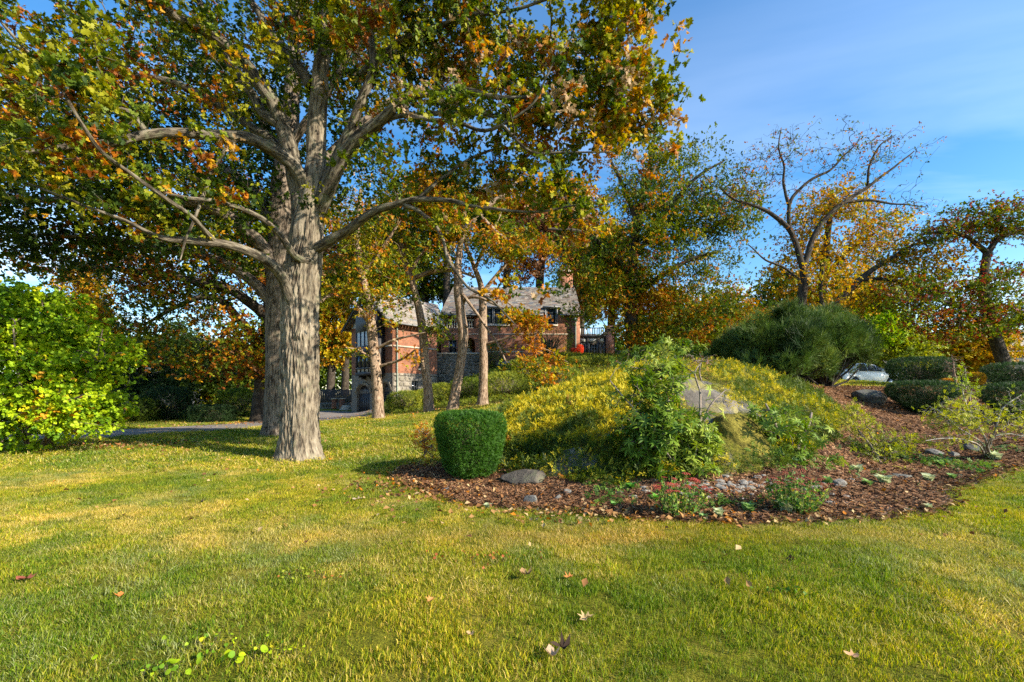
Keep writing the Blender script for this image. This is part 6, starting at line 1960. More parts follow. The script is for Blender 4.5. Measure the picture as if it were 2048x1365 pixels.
z = Hn(x, y) + .05 + mound * r.uniform(.5, 1.15, len(x)) + .01
cl = fbm(x, y, 1.0, 70) + .5 * fbm(x, y, 4.0, 72) - .5 / (1 + np.exp(-(px_ - 1500) / 60))
lowf = (Hn(x, y) < .55) & (px_ < 1330)
col = np.where((cl < -.25)[:, None] | (px_ > 1560)[:, None] & (r.random(len(x)) < .6)[:, None], pick('bank', len(x), cl, r), pick('cover', len(x), cl * .9 - .1, r))
col = np.where((lowf & (r.random(len(x)) < .8))[:, None], pick('greenish', len(x), cl, r) * .8, col)  # darker greens along the mound foot paint in the shade under the overhang
tall = r.random(len(x)) < .10 + .18 * np.clip(fbm(x, y, 2.2, 155), 0, 1)
pz_ = np.stack([x, y, z], 1)
cover = leaf_obj('ground_cover', [leaves(T_spray(4, 5, .2), pz_[~tall], .085 * r.uniform(.6, 1.3, int((~tall).sum())), col[~tall], up=.9, r=r),
                                  leaves(T_spray(6, 8, .16), pz_[tall], .145 * r.uniform(.6, 1.3, int(tall.sum())), col[tall] * .9, up=.15, r=r, dirs=np.tile(np.array((0, -.25, 1.0)), (int(tall.sum()), 1)))], M['leaf'])
tag(cover, kind='stuff')

# low green plants among the stones of the bed
n_ = 9000
x = r.uniform(1, 12, n_); y = r.uniform(6.2, 10.5, n_)
qx = x / y * FOC + CX; qy = HY - (Hn(x, y) - CZ) / y * FOC
k = (sdist(x, y, BED) > .12) & (sdist(x, y, MOUND) < .7) & (fbm(x, y, 1.1, 131) + .5 * fbm(x, y, 3.2, 133) > .12 + .3 * (qx < 1400)) & (qx < 2060)
x, y = x[k], y[k]
z = Hn(x, y) + r.uniform(.04, .15, len(x))
tag(leaf_obj('low_greens', [leaves(T_spray(6, 15, .22), np.stack([x, y, z], 1), .11 * r.uniform(.6, 1.3, len(x)), pick([(3, (.06, .14, .03)), (3, (.12, .22, .03)), (2, (.22, .32, .05)), (.6, (.42, .42, .05)), (.5, (.35, .40, .22))], len(x), fbm(x, y, 1.6, 135), r), up=.8, r=r)], M['leaf']), kind='stuff')

# vines and grass on the bank
x, y, sd = cover_leaves(120000, BANK, r, -10, 13, 22, 41)
k = (sd + .4 * fbm(x, y, 1, 3) > 0) & (np.abs(x) < y * 1.1)
x, y = x[k][:34000], y[k][:34000]
cl = fbm(x, y, .5, 80) + .4 * fbm(x, y, 2, 82)
hgt = .1 + .42 * np.clip(fbm(x, y, .55, 85) + .35, 0, 1) * (y < 36)
z = Hn(x, y) + .04 + hgt * r.random(len(x)) ** .6
tag(leaf_obj('creeping_vines', [leaves(T_spray(4, 6, .24), np.stack([x, y, z], 1), .2 * r.uniform(.6, 1.3, len(x)), pick('bank', len(x), cl, r), up=.9, r=r)], M['leaf']), kind='stuff')

# dry leaf litter: thick in the bed, thin over the lawn
n_ = 26000
x = r.uniform(-4, 20, n_); y = r.uniform(5.2, 21, n_)
sb = sdist(x, y, BED); sm = sdist(x, y, MOUND)
k = (sb > -.25) & (sm < .35) & (r.random(n_) < .35 + .65 * np.exp(-np.abs(sb) / .5) * 1.2) & (np.abs(x) < y * 1.15)
x1, y1 = x[k], y[k]
x = r.uniform(-22, 16, 3400); y = 3.2 + r.random(3400) ** .8 * 24
k = (sdist(x, y, BED) < 0) & (np.abs(x) < y * 1.15) & (r.random(3400) < .35 + .8 * np.clip(fbm(x, y, .6, 90) + .1, 0, 1))
x = np.concatenate([x1, x[k]]); y = np.concatenate([y1, y[k]])
# drifts below the mound, at the left tip of the bed, and under the slender trees
for cx, cy, sx, sy, nn in ((-1.4, 8.0, .8, .7, 700), (2.4, 6.2, 1.6, .3, 900), (-3, 24, 3, 1.5, 900), (-8, 31, 2, 2, 350), (4, 13, 2.5, 2, 450), (-12, 13.4, 1.5, .5, 400), (-15, 23, 2, 1, 300)):
    x = np.concatenate([x, r.normal(cx, sx, nn)]); y = np.concatenate([y, r.normal(cy, sy, nn)])
n_ = len(x)
z = Hn(x, y) + .045 + r.random(n_) * .02
sz = r.uniform(.045, .10, n_) * (1 + .25 * (y > 12))
tag(leaf_obj('leaf_litter', [leaves(T_quad(.36, .16), np.stack([x, y, z], 1), sz, pick('litter', n_, None, r), up=1.3, r=r)], M['leaf_dry']), kind='stuff')


# single large fallen leaves on the lawn, told apart in the photograph
def fallen(px, py, size, colr, label, rz, curl=.5, seed=0):
    g = G(px, py)
    tv, tf = T_lobed()
    v = tv.copy(); v[:, 1] -= .5
    v[:, 2] = curl * (v[:, 0] ** 2 * 1.6 + v[:, 1] ** 2 * .9) + .05 * np.random.default_rng(seed).normal(size=len(v))
    R = np.array([(math.cos(rz), -math.sin(rz), 0), (math.sin(rz), math.cos(rz), 0), (0, 0, 1)])
    v = (v * size * .8) @ R.T + g + np.array((0, 0, .045))
    t = np.array(colr) * np.random.default_rng(seed + 5).uniform(.85, 1.15, (len(v), 1))
    o = mesh_np('fallen_leaf', v, tf, M['leaf_dry'], tint=t)
    bpy.context.view_layer.update()
    return tag(o, label, 'leaf', 'large fallen leaves on the lawn')


fallen(1050, 1160, .17, (.36, .22, .10), 'brown curled oak leaf standing in the grass below the bare tan strip', .4, 1.1, 1)
fallen(1136, 1166, .12, (.62, .25, .07), 'bright orange fallen leaf in the grass near the curled brown one', 2.0, .8, 2)
fallen(1170, 1252, .15, (.60, .40, .19), 'pale tan lobed leaf lying flat in the middle of the green grass', 2.6, .4, 3)
fallen(1103, 1328, .14, (.52, .36, .22), 'pale twisted leaf at the bottom of the lawn beside a dark shrivelled one', .2, 1.4, 4)
fallen(1122, 1316, .17, (.07, .045, .03), 'dark shrivelled leaf at the bottom of the lawn beside a pale twisted one', 1.4, 1.2, 5)
fallen(1703, 1333, .10, (.58, .34, .18), 'small tan leaf in the pale dry grass of the lower right lawn', 1.0, .6, 6)
fallen(50, 1170, .17, (.34, .10, .06), 'dark red brown leaf at the left edge of the lawn', 1.7, .5, 7)
fallen(240, 1205, .10, (.62, .20, .05), 'orange leaf in the grass above the lime green weeds', .5, .9, 8)
fallen(714, 1006, .19, (.48, .36, .24), 'pale tan leaf on the lawn left of the small grey stone', 1.5, .5, 9)
fallen(405, 1011, .12, (.05, .035, .03), 'black curled leaf on the sunny lawn in front of the knotted oak', .5, .9, 10)
fallen(940, 1284, .08, (.55, .36, .18), 'little tan leaf left of the pale lobed leaf in the grass', .8, .8, 11)
fallen(860, 1214, .09, (.60, .27, .09), 'small orange leaf in the mid lawn below the bleached strip', 2.8, .7, 12)


# lime green weeds in the lawn
def weed(px, py, n, spread, label, seed, size=.05, pal='lime'):
    r = np.random.default_rng(seed)
    g = G(px, py)
    root = empty('lawn_weed', tuple(g), label=label, cat='weed', group='broad leaved weeds in the lawn')
    p = np.stack([g[0] + r.normal(0, spread, n), g[1] + r.normal(0, spread * .35, n), np.zeros(n)], 1)
    p[:, 2] = Hn(p[:, 0], p[:, 1]) + r.uniform(.03, .075, n)
    o = leaf_obj('leaves', [leaves(T_round(), p, size * .68 * r.uniform(.6, 1.2, n), pick(pal, n, None, r), up=.9, r=r)], M['leaf'], root)
    o['kind'] = 'stuff'
    b = p.copy(); b[:, 2] -= .07; b[:, :2] += r.normal(0, .01, (n, 2))
    V, F, U = tubes(np.stack([b, (b + p) / 2, p], 1), np.full((n, 3), .0012), 3)
    tag(mesh_np('stalks', V, F, M['bark_brown'], root, attrs={'buv': U}), kind='stuff')


weed(335, 1352, 26, .16, 'long patch of lime green heart leaved weeds at the lower left of the lawn', 1)
weed(420, 1300, 34, .17, 'upper patch of small lime green weeds in the lower left lawn', 2, .035)
weed(480, 1335, 9, .045, 'small upright rosette of big lime leaves right of the weed patch', 3, .075)
weed(560, 1318, 30, .09, 'patch of tiny green clover like leaves right of the lime rosette', 4, .03)
weed(625, 1160, 40, .16, 'patch of yellow green and rusty weeds in the mid lawn', 5, .04, [(3, (.30, .34, .03)), (2, (.45, .16, .04))])
weed(1560, 1195, 24, .09, 'dark green clump of weeds in the lawn below the red sedum', 6, .05, [(3, (.08, .17, .02)), (2, (.14, .24, .03))])
weed(985, 1125, 46, .35, 'scattered rust red seedlings along the bleached strip of lawn', 7, .04, [(3, (.42, .12, .04)), (2, (.5, .2, .05)), (1, (.2, .22, .03))])

# ---------------------------------------------------------------- shrubs in the bed
M['bark_shrub'] = bark_mat('bark_shrub', (.13, .10, .08), (.28, .23, .19), (.40, .34, .29), 3, .5)


def whorl(n=9, seed=1, w=.12, droop=.45):
    r = np.random.default_rng(seed)
    V, F = [], []
    tv, tf = T_long(w, droop)
    for i in range(n):
        a = i / n * 6.283 + r.uniform(-.3, .3); e = r.uniform(.0, .55)
        q = tv * r.uniform(.75, 1.1)
        ca, sa, ce, se = math.cos(a), math.sin(a), math.cos(e), math.sin(e)
        # leaf grows in its own +y; tip direction: outwards in xz plane, shoot axis = +y
        d = np.array((ca * ce, se, sa * ce)); s = np.array((-sa, 0, ca)); u = np.cross(s, d)
        if u[1] < 0: u = -u
        F += [tuple(np.array(x) + len(V)) for x in tf]
        V += [s * a_ + d * b_ + u * c_ for a_, b_, c_ in q]
    return np.array(V), np.array(F)


def shrub(name, label, px, pyb, targets, stems, n_tip, size, pal, seed, tmpl, mat='leaf_gloss', up=.15, cat='shrub', group=None, rtip=.004, leaf_up=1.0, Y=None, nper=1, off=.03, power=.42, bark='bark_shrub', dens=1):
    r = np.random.default_rng(seed)
    g = G(px, pyb) if Y is None else np.array(on((px - CX) / FOC * Y, Y))
    root = empty(name, tuple(g), label=label, cat=cat, group=group)
    tg, kb = blob_points(targets, n_tip, r)
    gz = Hn(tg[:, 0], tg[:, 1])
    tg[:, 2] = np.maximum(tg[:, 2], gz + .05)
    sk = []
    for s in stems:
        q = [(g[0] + rnd.uniform(-.08, .08), g[1] + rnd.uniform(-.08, .08), g[2] - .05, .022)] + [tuple(P(a, b, y)) + (w / 2 / FOC * y,) for a, b, y, w in s]
        sk.append(smooth_line(q, .12))
    for i, q in enumerate(sk):
        limb_mesh('stem', q, M[bark], root, sides=6, rough=.1, wob=.03, seed=seed + i)
    Pt, Rt = grow(sk, tg, r, rtip=rtip, bias=.3, wob=.2, power=power)
    V, F, U = tubes(Pt, Rt, 4)
    tag(mesh_np('branchwork', V, F, M[bark], root, smooth=True, attrs={'buv': U}), kind='stuff')
    p = np.repeat(Pt[:, -1], nper, axis=0) + r.normal(0, off, (len(Pt) * nper, 3)) * (nper > 1)
    n = len(p)
    d = np.repeat(Pt[:, -1] - Pt[:, -2], nper, axis=0); d /= np.linalg.norm(d, axis=1, keepdims=True)
    d = d * .6 + np.array((0, 0, leaf_up))
    col = pick(pal, n, fbm(p[:, 0] * 2, p[:, 2] * 2, 1, seed), r)
    leaf_obj('foliage', [leaves(tmpl, p, size * r.uniform(.7, 1.25, n), col, up=up, r=r, dirs=d, jit=.7)], M[mat], root)['kind'] = 'stuff'
    return root, g


WH = whorl()
shrub('rhododendron', 'tall open rhododendron in front of the grey ledge face', 1370, 965,
      [(1350, 880, 7.9, 85, 75, .6, 1.4), (1310, 900, 7.9, 55, 60, .5, 1), (1400, 930, 7.6, 50, 40, .45, 1), (1330, 780, 8.3, 60, 60, .5, .8), (1310, 740, 8.6, 70, 40, .5, .6), (1280, 810, 8.3, 62, 60, .5, .7), (1255, 880, 8.1, 45, 55, .5, .6), (1420, 800, 8.2, 35, 60, .4, .35), (1400, 880, 7.9, 40, 35, .4, 1), (1350, 950, 7.6, 70, 30, .4, 1)],
      [[(1365, 930, 7.9, 9), (1355, 880, 8, 8), (1340, 820, 8.2, 6), (1325, 770, 8.4, 5), (1310, 735, 8.6, 3)], [(1385, 920, 7.9, 8), (1400, 870, 8, 6), (1400, 830, 8.1, 5), (1402, 780, 8.2, 4), (1392, 745, 8.3, 3), (1405, 725, 8.4, 2)],
       [(1355, 930, 7.8, 7), (1320, 890, 7.9, 5), (1290, 860, 8, 3)], [(1400, 860, 8.1, 5), (1420, 810, 8.2, 4), (1450, 780, 8.3, 2)], [(1300, 860, 8, 4), (1260, 810, 8.2, 3), (1220, 760, 8.4, 2)]],
      1150, .135, 'rhodo', 401, WH)
shrub('rhododendron', 'lower rhododendron to the right of the mossy ledge', 1570, 930,
      [(1560, 860, 8.6, 65, 45, .6, 1.2), (1600, 900, 8.4, 50, 35, .5, 1), (1530, 850, 8.7, 40, 45, .5, .8), (1620, 850, 8.8, 40, 30, .5, .9), (1560, 930, 8.2, 60, 22, .4, 1)],
      [[(1565, 900, 8.5, 8), (1550, 850, 8.6, 6), (1530, 810, 8.7, 4)], [(1600, 890, 8.6, 8), (1618, 850, 8.7, 7), (1622, 825, 8.8, 4)], [(1560, 905, 8.4, 6), (1590, 930, 8.2, 4)]],
      720, .135, 'rhodo', 402, WH)
shrub('rhododendron', 'small young rhododendron alone on the mulch right of the larger two', 1668, 968,
      [(1665, 935, 8.4, 24, 24, .25, 1)], [[(1667, 950, 8.4, 3), (1665, 930, 8.4, 2)]], 70, .13, 'rhodo', 403, WH)
shrub('spirea', 'yellow green feathery spirea in the middle of the mulch slope', 1755, 930,
      [(1755, 880, 9.6, 55, 30, .5, 1.2), (1710, 850, 9.8, 35, 28, .4, 1), (1800, 890, 9.5, 35, 22, .4, 1), (1760, 910, 9.3, 60, 18, .4, 1), (1700, 830, 10, 14, 22, .3, .7)],
      [[(1755, 905, 9.5, 4), (1740, 870, 9.6, 3)], [(1750, 900, 9.5, 4), (1790, 880, 9.5, 3)], [(1745, 900, 9.5, 4), (1705, 850, 9.8, 3)]],
      1100, .12, 'forsy', 404, T_spray(8, 9, .13), mat='leaf', leaf_up=.5, nper=2, off=.05)
shrub('forsythia', 'arching yellow green shrub with long pale stems at the right of the bed', 1975, 915,
      [(1950, 840, 9.4, 75, 32, .6, 1), (1890, 830, 9.4, 40, 30, .5, .8), (2020, 850, 9.4, 45, 40, .5, .9), (1930, 800, 9.6, 30, 45, .4, .6), (1900, 880, 9.2, 50, 22, .4, .7), (2030, 800, 9.4, 30, 22, .4, .6)],
      [[(1970, 880, 9.4, 4), (1940, 830, 9.5, 3), (1925, 780, 9.6, 2)], [(1985, 870, 9.4, 4), (2005, 820, 9.4, 3), (2045, 790, 9.4, 2)], [(1965, 885, 9.4, 3), (1910, 850, 9.4, 3), (1870, 820, 9.4, 2)], [(1980, 880, 9.3, 3), (2020, 870, 9.3, 2), (2060, 880, 9.2, 1.5)], [(1960, 890, 9.2, 3), (1900, 875, 9.1, 2), (1850, 880, 9.1, 1.5)]],
      560, .095, 'forsy', 405, T_spray(6, 4, .22), mat='leaf', leaf_up=-.2, nper=2, off=.05, rtip=.0035, bark='bark_pale')
shrub('young_sumac', 'single upright bright lime seedling between the chrysanthemum mounds', 1938, 800,
      [(1932, 765, 12, 14, 34, .2, 1)], [[(1938, 800, 12, 3), (1934, 770, 12, 2), (1932, 735, 12, 1.5)]], 46, .12, 'lime', 406, T_spray(8, 9, .13), mat='leaf', Y=12, leaf_up=.2)
shrub('orange_shrub', 'little orange and yellow leaved shrub behind the clipped yew', 850, 915,
      [(846, 878, 9.7, 20, 30, .3, 1.2), (862, 900, 9.6, 20, 25, .3, 1), (838, 860, 9.8, 12, 14, .2, .7)], [[(850, 895, 9.7, 3), (846, 870, 9.7, 2)]], 150, .10, [(3, GO), (3, OR), (3, YE), (1, (.55, .35, .2))], 407, T_spray(4, 3, .3), mat='leaf', leaf_up=.3, nper=2, off=.05)
shrub('bare_sapling', 'little bare pinkish sapling behind the front flat topped yew', 1910, 775,
      [(1908, 735, 18.5, 22, 28, .35, 1)], [[(1911, 762, 18.5, 5), (1908, 745, 18.5, 4), (1906, 720, 18.5, 2)]], 150, .02, 'brown', 408, TQ, mat='leaf_dry', Y=18.5, rtip=.006, bark='bark_warm', cat='tree')
shrub('bare_azalea', 'thin bare shrub with pink brown seed tufts on top of the ledge', 1400, 760,
      [(1400, 720, 12.4, 45, 14, .5, 1), (1260, 725, 12.4, 35, 20, .5, .8)], [[(1398, 745, 12.4, 3), (1402, 725, 12.4, 2)], [(1330, 745, 12.4, 3), (1262, 735, 12.4, 2)]], 120, .10, [(3, (.36, .12, .08)), (2, (.2, .22, .05)), (1, TAN)], 409, T_spray(4, 3, .16), mat='leaf_dry', Y=12.4, leaf_up=-.5)
shrub('leafy_laurel', 'loose green laurel on the crest between the tall tree and the ledge', 1290, 745,
      [(1285, 715, 20, 45, 22, 1, 1), (1340, 705, 20, 55, 28, 1, 1), (1245, 728, 20, 25, 14, .8, .7), (1390, 705, 20, 35, 24, .8, .8)], [[(1290, 725, 20, 4), (1280, 700, 20, 3)], [(1300, 725, 20, 4), (1350, 700, 20, 3)]], 420, .2, 'rhodo', 410, WH, Y=19.5)


# sedums with flat red heads
def sedum(label, px, pyb, hw, hh, ns, seed, colr):
    r = np.random.default_rng(seed)
    g = G(px, pyb)
    root = empty('sedum', tuple(g), label=label, cat='flower', group='red headed sedums at the lawn edge')
    R = hw / FOC * g[1]; Hh = hh / FOC * g[1]
    m_ = colr
    st, lf, lc, ld = [], [], [], []
    head = None
    for i in range(ns):
        a = r.uniform(0, 6.283); q = math.sqrt(r.random())
        top = g + np.array((math.cos(a) * q * R, math.sin(a) * q * R * .7, Hh * (1.05 - .35 * q * q) * r.uniform(.8, 1.08)))
        b = g + np.array((math.cos(a) * q * R * .3, math.sin(a) * q * R * .25, -.03))
        mid = (top + b) / 2 + np.array((math.cos(a), math.sin(a), 0)) * R * .08
        st.append([b, mid, top])
        for k in range(18):
            t = r.uniform(.12, .93); c = b * (1 - t) ** 2 + 2 * mid * t * (1 - t) + top * t * t
            lf.append(c + r.normal(0, .012, 3)); w = r.uniform(0, 6.283); ld.append((math.cos(w), math.sin(w), .35))
        if i < int(ns * .62):
            sz = r.uniform(.035, .06)
            if head is None:
                V, F = [], []
                for c in range(16):
                    aa = c * 2.4; rr = math.sqrt(c / 16)
                    ce = np.array((math.cos(aa) * rr, math.sin(aa) * rr, .35 * (1 - rr * rr)))
                    k0 = len(V)
                    V += [ce + (-.24, 0, 0), ce + (0, -.24, 0), ce + (.24, 0, 0), ce + (0, .24, 0), ce + (0, 0, .2), ce + (0, 0, -.18)]
                    F += [(k0, k0 + 1, k0 + 4), (k0 + 1, k0 + 2, k0 + 4), (k0 + 2, k0 + 3, k0 + 4), (k0 + 3, k0, k0 + 4), (k0 + 1, k0, k0 + 5), (k0 + 2, k0 + 1, k0 + 5), (k0 + 3, k0 + 2, k0 + 5), (k0, k0 + 3, k0 + 5)]
                me = bpy.data.meshes.new('flower_head'); me.from_pydata([tuple(v) for v in V], [], F); me.materials.append(m_)
                head = me
            o = bpy.data.objects.new('flower_head', head); C.objects.link(o); o.parent = root
            o.matrix_parent_inverse = PINV(root); o.location = Vector(top); o.scale = (sz, sz, sz * .7); o.rotation_euler = (r.normal(0, .2), r.normal(0, .2), r.uniform(0, 6))
    V, F, U = tubes(np.array(st), np.full((len(st), 3), .004), 4)
    tag(mesh_np('stalks', V, F, M['stalk'], root, attrs={'buv': U}), kind='stuff')
    n = len(lf)
    leaf_obj('foliage', [leaves(T_quad(.3, .05), np.array(lf), .062 * r.uniform(.6, 1.2, n), pick([(4, (.07, .17, .03)), (4, (.14, .26, .04)), (2, (.30, .36, .05)), (.5, (.5, .35, .05))], n, None, r), up=.5, r=r, dirs=np.array(ld))], M['leaf'], root)['kind'] = 'stuff'


M['stalk'] = plain('green_stalk', (.22, .22, .08), .7)
red = plain('sedum_red', (.30, .05, .03), .85, var=.35, scale=30)
rust = plain('sedum_rust', (.20, .05, .025), .85, var=.35, scale=30)
sedum('sedum with brighter red flat flower heads at the front of the tall rhododendron', 1360, 1035, 62, 78, 46, 1, red)
sedum('broader sedum with darker rust heads beside the pale mullein rosette', 1590, 1030, 74, 82, 60, 2, rust)


# woolly rosettes: every leaf a part
def rosette(label, px, py, size, nl, seed, colr, up=.55, name='mullein_rosette'):
    r = np.random.default_rng(seed)
    g = G(px, py)
    root = empty(name, tuple(g), label=label, cat='plant', group='pale leaved rosettes along the bed')
    tv = []
    nL = 7
    for i in range(nL):
        t = i / (nL - 1)
        w = .33 * math.sin(min(1, t * 1.1 + .12) * math.pi) ** .8 + .015
        z = .75 * t - .72 * t * t
        tv += [(-w, t, z + w * .35), (0, t, z), (w, t, z + w * .35)]
    F = []
    for i in range(nL - 1):
        a = 3 * i
        F += [(a, a + 1, a + 4, a + 3), (a + 1, a + 2, a + 5, a + 4)]
    me = bpy.data.meshes.new('leaf'); me.from_pydata(tv, [], F)
    at = me.color_attributes.new(name='tint', type='FLOAT_COLOR', domain='POINT')
    c = np.ones((len(tv), 4), np.float32); c[:, :3] = np.array(colr) * np.where(np.arange(len(tv)) % 3 == 1, 1.35, 1.0)[:, None]
    at.data.foreach_set('color', c.ravel()); me.materials.append(M['leaf'])
    me.polygons.foreach_set('use_smooth', [True] * len(F))
    pz = PINV(root)
    for i in range(nl + 3):
        o = bpy.data.objects.new('leaf', me); C.objects.link(o); o.parent = root; o.matrix_parent_inverse = pz
        a = i * 2.4 + r.uniform(-.3, .3); q = i / nl
        s = size * (1.0 - .45 * q) * r.uniform(.8, 1.15)
        o.location = Vector(g + np.array((0, 0, .03))); s *= 1.08; o.scale = (s, s, s)
        o.rotation_euler = (r.uniform(.3, .65) + up * q * 1.5, r.uniform(-.2, .2), a)


gw, gg = (.42, .46, .26), (.19, .31, .09)
rosette('largest pale woolly rosette at the lawn edge under the rust sedum', 1572, 1034, .25, 12, 1, gw)
rosette('upright broad leaved rosette between the two sedums at the lawn edge', 1497, 1030, .20, 10, 2, gg)
rosette('spiky pale rosette right of the brighter red sedum', 1437, 1040, .17, 13, 3, gw)
rosette('low pale rosette touching the lawn left of the spiky one', 1408, 1048, .12, 9, 4, gg)
rosette('big pale rosette among the stones on the right of the bed', 1770, 975, .25, 12, 5, gw)
rosette('pale rosette below the yellow green spirea', 1735, 978, .18, 11, 6, gg)
rosette('pale rosette at the right of the big one among the stones', 1860, 968, .20, 11, 7, gw)
rosette('small rosette in the mulch near the right lawn edge', 1905, 962, .16, 10, 8, gg)
rosette('rosette behind the rust sedum by the pale stones', 1655, 975, .18, 10, 9, gg)
rosette('grey green rosette between the spirea and the small rhododendron', 1715, 950, .20, 10, 10, gw)
rosette('rosette near the fern below the forsythia', 1880, 935, .18, 10, 11, gg)
rosette('rosette at the far right under the arching stems', 1990, 925, .26, 11, 12, gw)
rosette('small grey weed rosette at the lawn edge left of the boulder', 975, 1022, .10, 9, 13, gw)
rosette('tiny pale rosette on the bed edge under the last mulch', 1858, 1025, .12, 9, 14, gw)
rosette('small leafy plant at the foot of the ledge left of the red sedum', 1262, 985, .16, 9, 15, (.10, .26, .04), name='leafy_plant')
rosette('bright green leafy plant in the litter left of the brighter sedum', 1310, 1010, .20, 9, 16, (.16, .36, .05), name='leafy_plant')
rosette('tiny green plant in the leaf litter above the bleached strip', 1228, 1020, .12, 7, 17, (.12, .26, .05), name='leafy_plant')


def fern(label, px, py, size, nl, seed, colr):
    r = np.random.default_rng(seed)
    g = G(px, py)
    root = empty('fern', tuple(g), label=label, cat='fern', group='strappy green ferns in the bed')
    V, F = [], []
    for k in range(12):
        t = (k + 1) / 13
        z = .7 * t - .75 * t * t; w = .2 * (1 - t * .8)
        for s in (-1, 1):
            b = len(V); V += [(0, t - .03, z), (s * w, t + .10, z - .04), (0, t + .03, z)]; F.append((b, b + 1, b + 2))
    me = bpy.data.meshes.new('frond'); me.from_pydata(V, [], F)
    at = me.color_attributes.new(name='tint', type='FLOAT_COLOR', domain='POINT')
    c = np.ones((len(V), 4), np.float32); c[:, :3] = colr; at.data.foreach_set('color', c.ravel()); me.materials.append(M['leaf'])
    pz = PINV(root)
    for i in range(nl):
        o = bpy.data.objects.new('frond', me); C.objects.link(o); o.parent = root; o.matrix_parent_inverse = pz
        s = size * r.uniform(.7, 1.15); o.location = Vector(g + np.array((0, 0, .02))); o.scale = (s, s, s)
        o.rotation_euler = (r.uniform(-.1, .5), r.uniform(-.2, .2), i * 2.4)


fern('upright green fern right of the spirea', 1800, 905, .34, 9, 1, (.16, .32, .03))
fern('low spreading fern below the flat stones', 1885, 930, .42, 11, 2, (.10, .26, .05))
fern('long leaved fern under the arching forsythia', 1985, 900, .50, 11, 3, (.12, .26, .08))
fern('small yellow fern below the spirea', 1810, 945, .22, 7, 4, (.45, .45, .04))


# ---------------------------------------------------------------- stones
def rock(name, label, px, py, w, h, seed, mat='rock', cat='rock', group=None, d=None, sink=.25, g=None, tilt=0.0, dz=0.0, cut=.88):
    r = random.Random(seed)
    g = G(px, py) if g is None else g
    Wd = w / FOC * g[1] / 2; Hh = h / FOC * g[1]; D = Wd * .8 if d is None else d
    import bmesh
    bm = bmesh.new(); bmesh.ops.create_icosphere(bm, subdivisions=5 if w > 50 else 4, radius=1)
    me = bpy.data.meshes.new(name)
    planes = [(Vector((r.gauss(0, 1), r.gauss(0, 1), r.gauss(0, 1))).normalized(), r.uniform(.55, .85)) for _ in range(9)]
    for v in bm.verts:
        p = v.co
        q = p * (1 + .24 * mnoise.noise(p * 1.1 + Vector((seed * 3.1, 0, 0))) + .10 * mnoise.noise(p * 2.7 + Vector((seed, 5, 0))) + .045 * mnoise.noise(p * 7 + Vector((seed, 9, 0))))
        for nn_, of_ in planes:
            e_ = q.dot(nn_) - of_
            if e_ > 0: q = q - nn_ * e_ * cut
        q = q * (1 + .03 * mnoise.noise(p * 14 + Vector((seed, 3, 0))))
        v.co = Vector((q.x * Wd, q.y * D, (q.z + 1 - 2 * sink) * Hh / (2 - 2 * sink)))
    for f in bm.faces: f.smooth = True
    bm.to_mesh(me); bm.free()
    me.materials.append(M[mat])
    o = bpy.data.objects.new(name, me); C.objects.link(o); o.location = Vector(g) + Vector((0, 0, dz)); o.rotation_euler = (tilt + r.uniform(-.12, .12), r.uniform(-.12, .12), r.uniform(-.6, .6) * (.3 if tilt else 1))
    return tag(o, label, cat, group)


M['rock'] = stone_mat('rock_grey', (.14, .14, .135), 6)
M['rock_ledge2'] = stone_mat('pale_ledge', (.165, .15, .13), 2.2, rel=1.0, k=.7, lich=(.24, .21, .04))
M['rock_dark'] = stone_mat('rock_dark', (.08, .072, .062), 5, rel=1.0)  # base colour darkened to hold the shade its boulder lies in
M['rock_pale'] = stone_mat('rock_pale', (.20, .19, .175), 7, k=.15)
M['moss_rock'] = m_earth('moss_rock', [(.10, .085, .02), (.20, .17, .03), (.32, .27, .05)], 4)
M['rock_warm'] = stone_mat('rock_ledge', (.19, .17, .145), 3, rel=.9, k=.5)
gr = 'stones set in the bed'
rock('stone', 'round dark grey stone at the edge of the lawn in front of the bed', 1062, 1010, 32, 20, 3, group=gr)
rock('stone', 'small pointed grey stone right of the round one', 1115, 1002, 20, 12, 4, group=gr)
rock('stone', 'brownish stone behind the small pointed one at the foot of the ledge', 1135, 992, 22, 15, 5, 'rock_pale', group=gr)
rock('stone', 'small grey stone in the mulch left of the clipped yew foot', 892, 985, 22, 11, 6, group=gr)
rock('stone', 'flat grey stone half sunk under the ground cover', 1238, 992, 24, 10, 7, group=gr)
rock('stone', 'flat pale stone right of the rust sedum', 1660, 1012, 26, 12, 8, 'rock_pale', group=gr)
rock('stone', 'low grey slab next to the flat pale stone', 1692, 1012, 24, 7, 9, group=gr)
rock('stone', 'angular grey stone behind the rust sedum', 1675, 975, 36, 16, 10, 'rock_pale', group=gr)
rock('stone', 'long flat slab below the spirea', 1800, 958, 56, 10, 11, group=gr)
rock('stone', 'blue grey slab in the row under the forsythia, its left end', 1868, 912, 44, 14, 12, group=gr)
rock('stone', 'small blue grey stone in the middle of the row under the forsythia', 1905, 916, 26, 12, 13, group=gr)
rock('stone', 'dark hump of stone under the forsythia stems', 1940, 905, 30, 20, 14, group=gr)
rock('stone', 'brown edged flat stone right of the long slab', 1890, 924, 30, 8, 15, 'rock_pale', group=gr)
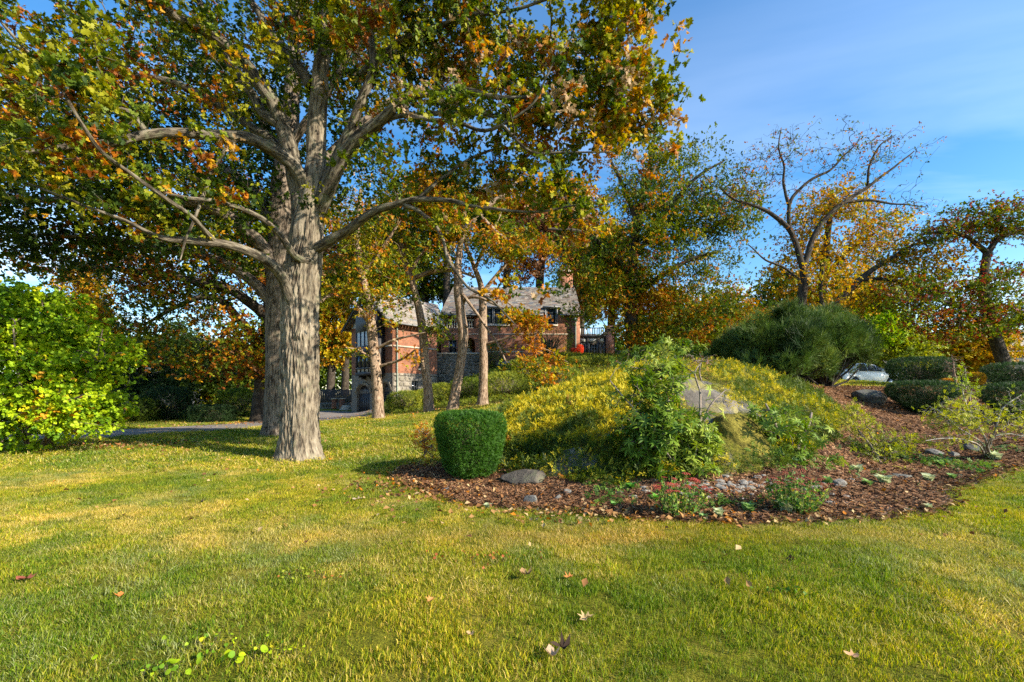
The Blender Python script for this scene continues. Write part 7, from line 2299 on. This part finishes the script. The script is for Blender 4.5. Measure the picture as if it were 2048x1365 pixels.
rock('boulder', 'mossy boulder breaking through the lawn above the clipped yew', 1012, 824, 34, 14, 21, 'rock_warm', cat='boulder')
rock('boulder', 'sloping grey boulder on the crest of the mulch slope beside the pine', 1737, 806, 58, 34, 22, 'rock', cat='boulder')
rock('boulder', 'rough brown ledge boulder at the foot of the ground cover by the clipped yew', 1050, 966, 112, 26, 23, 'rock_dark', cat='boulder', d=.35, sink=.4)
rock('boulder', 'grey rock showing through the yellow cover high on the mound', 1232, 815, 40, 18, 26, 'rock_warm', cat='boulder')
rock('ledge', 'bare pale grey rock face behind the tall rhododendron stems', 1396, 812, 124, 22, 31, 'rock_ledge2', cat='rock', d=1.05, sink=.45, tilt=.62, dz=.02, cut=.6)
rock('ledge', 'smooth olive moss covered rock face between the two larger rhododendrons', 1484, 878, 128, 26, 32, 'moss_rock', cat='rock', d=.9, sink=.45, tilt=.6, dz=-.02, cut=.45)
rock('ledge', 'pinkish lichen streaked ledge above the mossy rock face', 1450, 822, 70, 14, 33, 'rock_ledge2', cat='rock', d=.5, sink=.45, tilt=.6, dz=.04)
rock('ledge', 'low grey outcrop in the yellow cover beside the clipped yew', 1150, 930, 80, 14, 34, 'rock_warm', cat='rock', d=.35, sink=.45, tilt=.6, dz=.03)
# cobbles between the sedums: one heap of small stones
import bmesh
bm = bmesh.new()
r = random.Random(8)
for i in range(110):
    px, py = r.gauss(1465, 58), r.gauss(978, 11)
    if i > 60: px, py = r.uniform(1250, 1700), r.uniform(965, 1005)
    g = G(px, py)
    s = r.uniform(.025, .065)
    k0 = len(bm.verts)
    ret = bmesh.ops.create_icosphere(bm, subdivisions=2, radius=1)
    for v in ret['verts']:
        p = v.co.copy(); q = p * (1 + .35 * mnoise.noise(p * 1.3 + Vector((i * 3.7, 0, 0))))
        v.co = Vector((g[0] + q.x * s * 1.3, g[1] + q.y * s, g[2] + .05 + q.z * s * .6))
me = bpy.data.meshes.new('cobbles'); bm.to_mesh(me); bm.free(); me.materials.append(M['rock_pale'])
o = bpy.data.objects.new('cobbles', me); C.objects.link(o); tag(o, kind='stuff')
